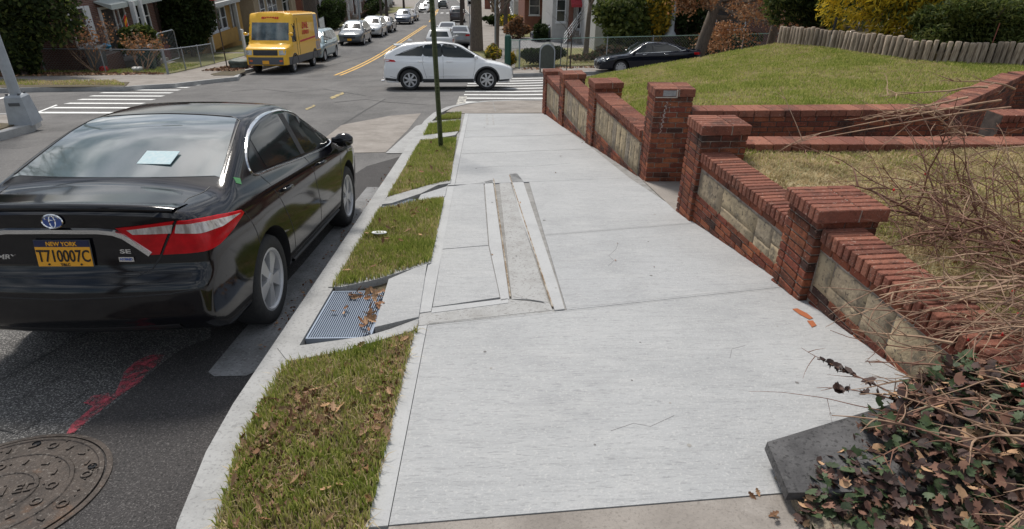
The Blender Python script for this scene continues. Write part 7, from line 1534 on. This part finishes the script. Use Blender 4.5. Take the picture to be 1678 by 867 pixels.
conifer('small_cypress', 5.6, 61.5, (.55, .5, .95), 1500, .12, [ever, ever2], 'small pointed dark cypress against the orange brick house', .2); bush('hedge', (1.6, 74, S(1.6, 74) + .2), (2.4, 1.2, .8), 2600, .17, [ever, ever2], 'dark hedge behind the golden green clipped bush')
twig_bush('russet_shrub', 6.9, 61.5, 2.2, 6, 'orange leaved shrub against the orange brick house', twig_m, .6, lv=(1300, .13, [russet, russet]))
# bank behind the log fence
bz = lambda x, y: -.02 + .05 * (x - 9) - .03 * (y - 13)
def bk(name, x, y, rad, n, size, mats, label, **k):
    t = empty(name, (x, y, bz(x, y)), 0, label, 'shrub'); P, e = leaf_points((0, 0, rad[2] * .62), rad, n, k.get('lumps', 16), shell=.4); P = P[P[:, 2] > .05]
    d = e[:len(P)] * 0 + np.array(k.get('dirs', (-.5, -.3, .25))); link('foliage', leaves_mesh('foliage', P, size, mats, k.get('probs'), long=k.get('long', 4.), dirs=d, jit=k.get('jit', .55)), t)
    mb = MB(); 
    for q in range(5): a = rnd.uniform(0, 6.28); mb.tube([(0, 0, -.1), (math.cos(a) * rad[0] * .3, math.sin(a) * rad[1] * .3, rad[2] * .6), (math.cos(a) * rad[0] * .6, math.sin(a) * rad[1] * .6, rad[2] * 1.1)], [.03, .02, .01], 5)
    mb.build('stem', bark_dark, t); return t
bk('golden_shrub', 10.2, 16.0, (1.8, 1.3, 1.9), 26000, .045, [gold2, gold2, gold2, rhodo], 'feathery golden yellow conifer right behind the log fence, left one', dirs=(-.5, -.3, -.55)); bk('golden_shrub', 12.3, 15.6, (2.1, 1.2, 1.9), 26000, .045, [gold2, gold2, gold2, rhodo], 'feathery golden yellow conifer right behind the log fence, right one', dirs=(-.5, -.3, -.55))
bk('juniper', 10.5, 13.4, (1.5, 1.05, .80), 22000, .034, [junip, junip, ever2, rhodo], 'spreading dark green juniper spilling over the log fence', dirs=(-.7, -.5, .1)); bk('juniper', 12.9, 13.6, (1.9, 1.0, 1.0), 22000, .035, [junip, junip, ever2, rhodo], 'spreading olive juniper at the right picture edge above the log fence', dirs=(-.7, -.3, .25)); bk('golden_shrub', 15.0, 17.6, (2.6, 1.5, 2.2), 18000, .05, [gold2, gold2, junip, rhodo], 'golden yellow conifer farther back towards the top right corner', dirs=(-.5, -.3, -.5)); bk('juniper', 17.5, 21.0, (5.5, 1.6, 3.2), 26000, .09, [junip, ever2, ever, rhodo], 'tall mixed evergreen screen closing the view at the top right', dirs=(-.4, 0, .3)); bk('juniper', 9.5, 18.6, (1.7, 1.2, 1.15), 10000, .05, [junip, ever2, ever], 'dark green juniper at the left end of the log fence', dirs=(-.5, 0, .3))
bk('juniper', 15.2, 15.0, (2.2, 1.4, 1.5), 9000, .05, [junip, ever2, gold2], 'tall olive and gold shrub behind the juniper at the top right corner', dirs=(-.4, 0, .4))
# bare tree standing behind the photographer: only seen mirrored in the sedan's rear window
bare_tree('street_tree', (-10.9, 9.4, S(-10.9, 9.4) + .1), 10.5, .24, 'bare street tree on the near left verge just outside the picture', m=bark_dark, depth=5)
bare_tree('street_tree', (-5.6, -4.2, S(-5.6, -4.2) + .1), 10, .22, 'bare street tree standing behind the camera on the near left side', m=bark_dark, depth=5)
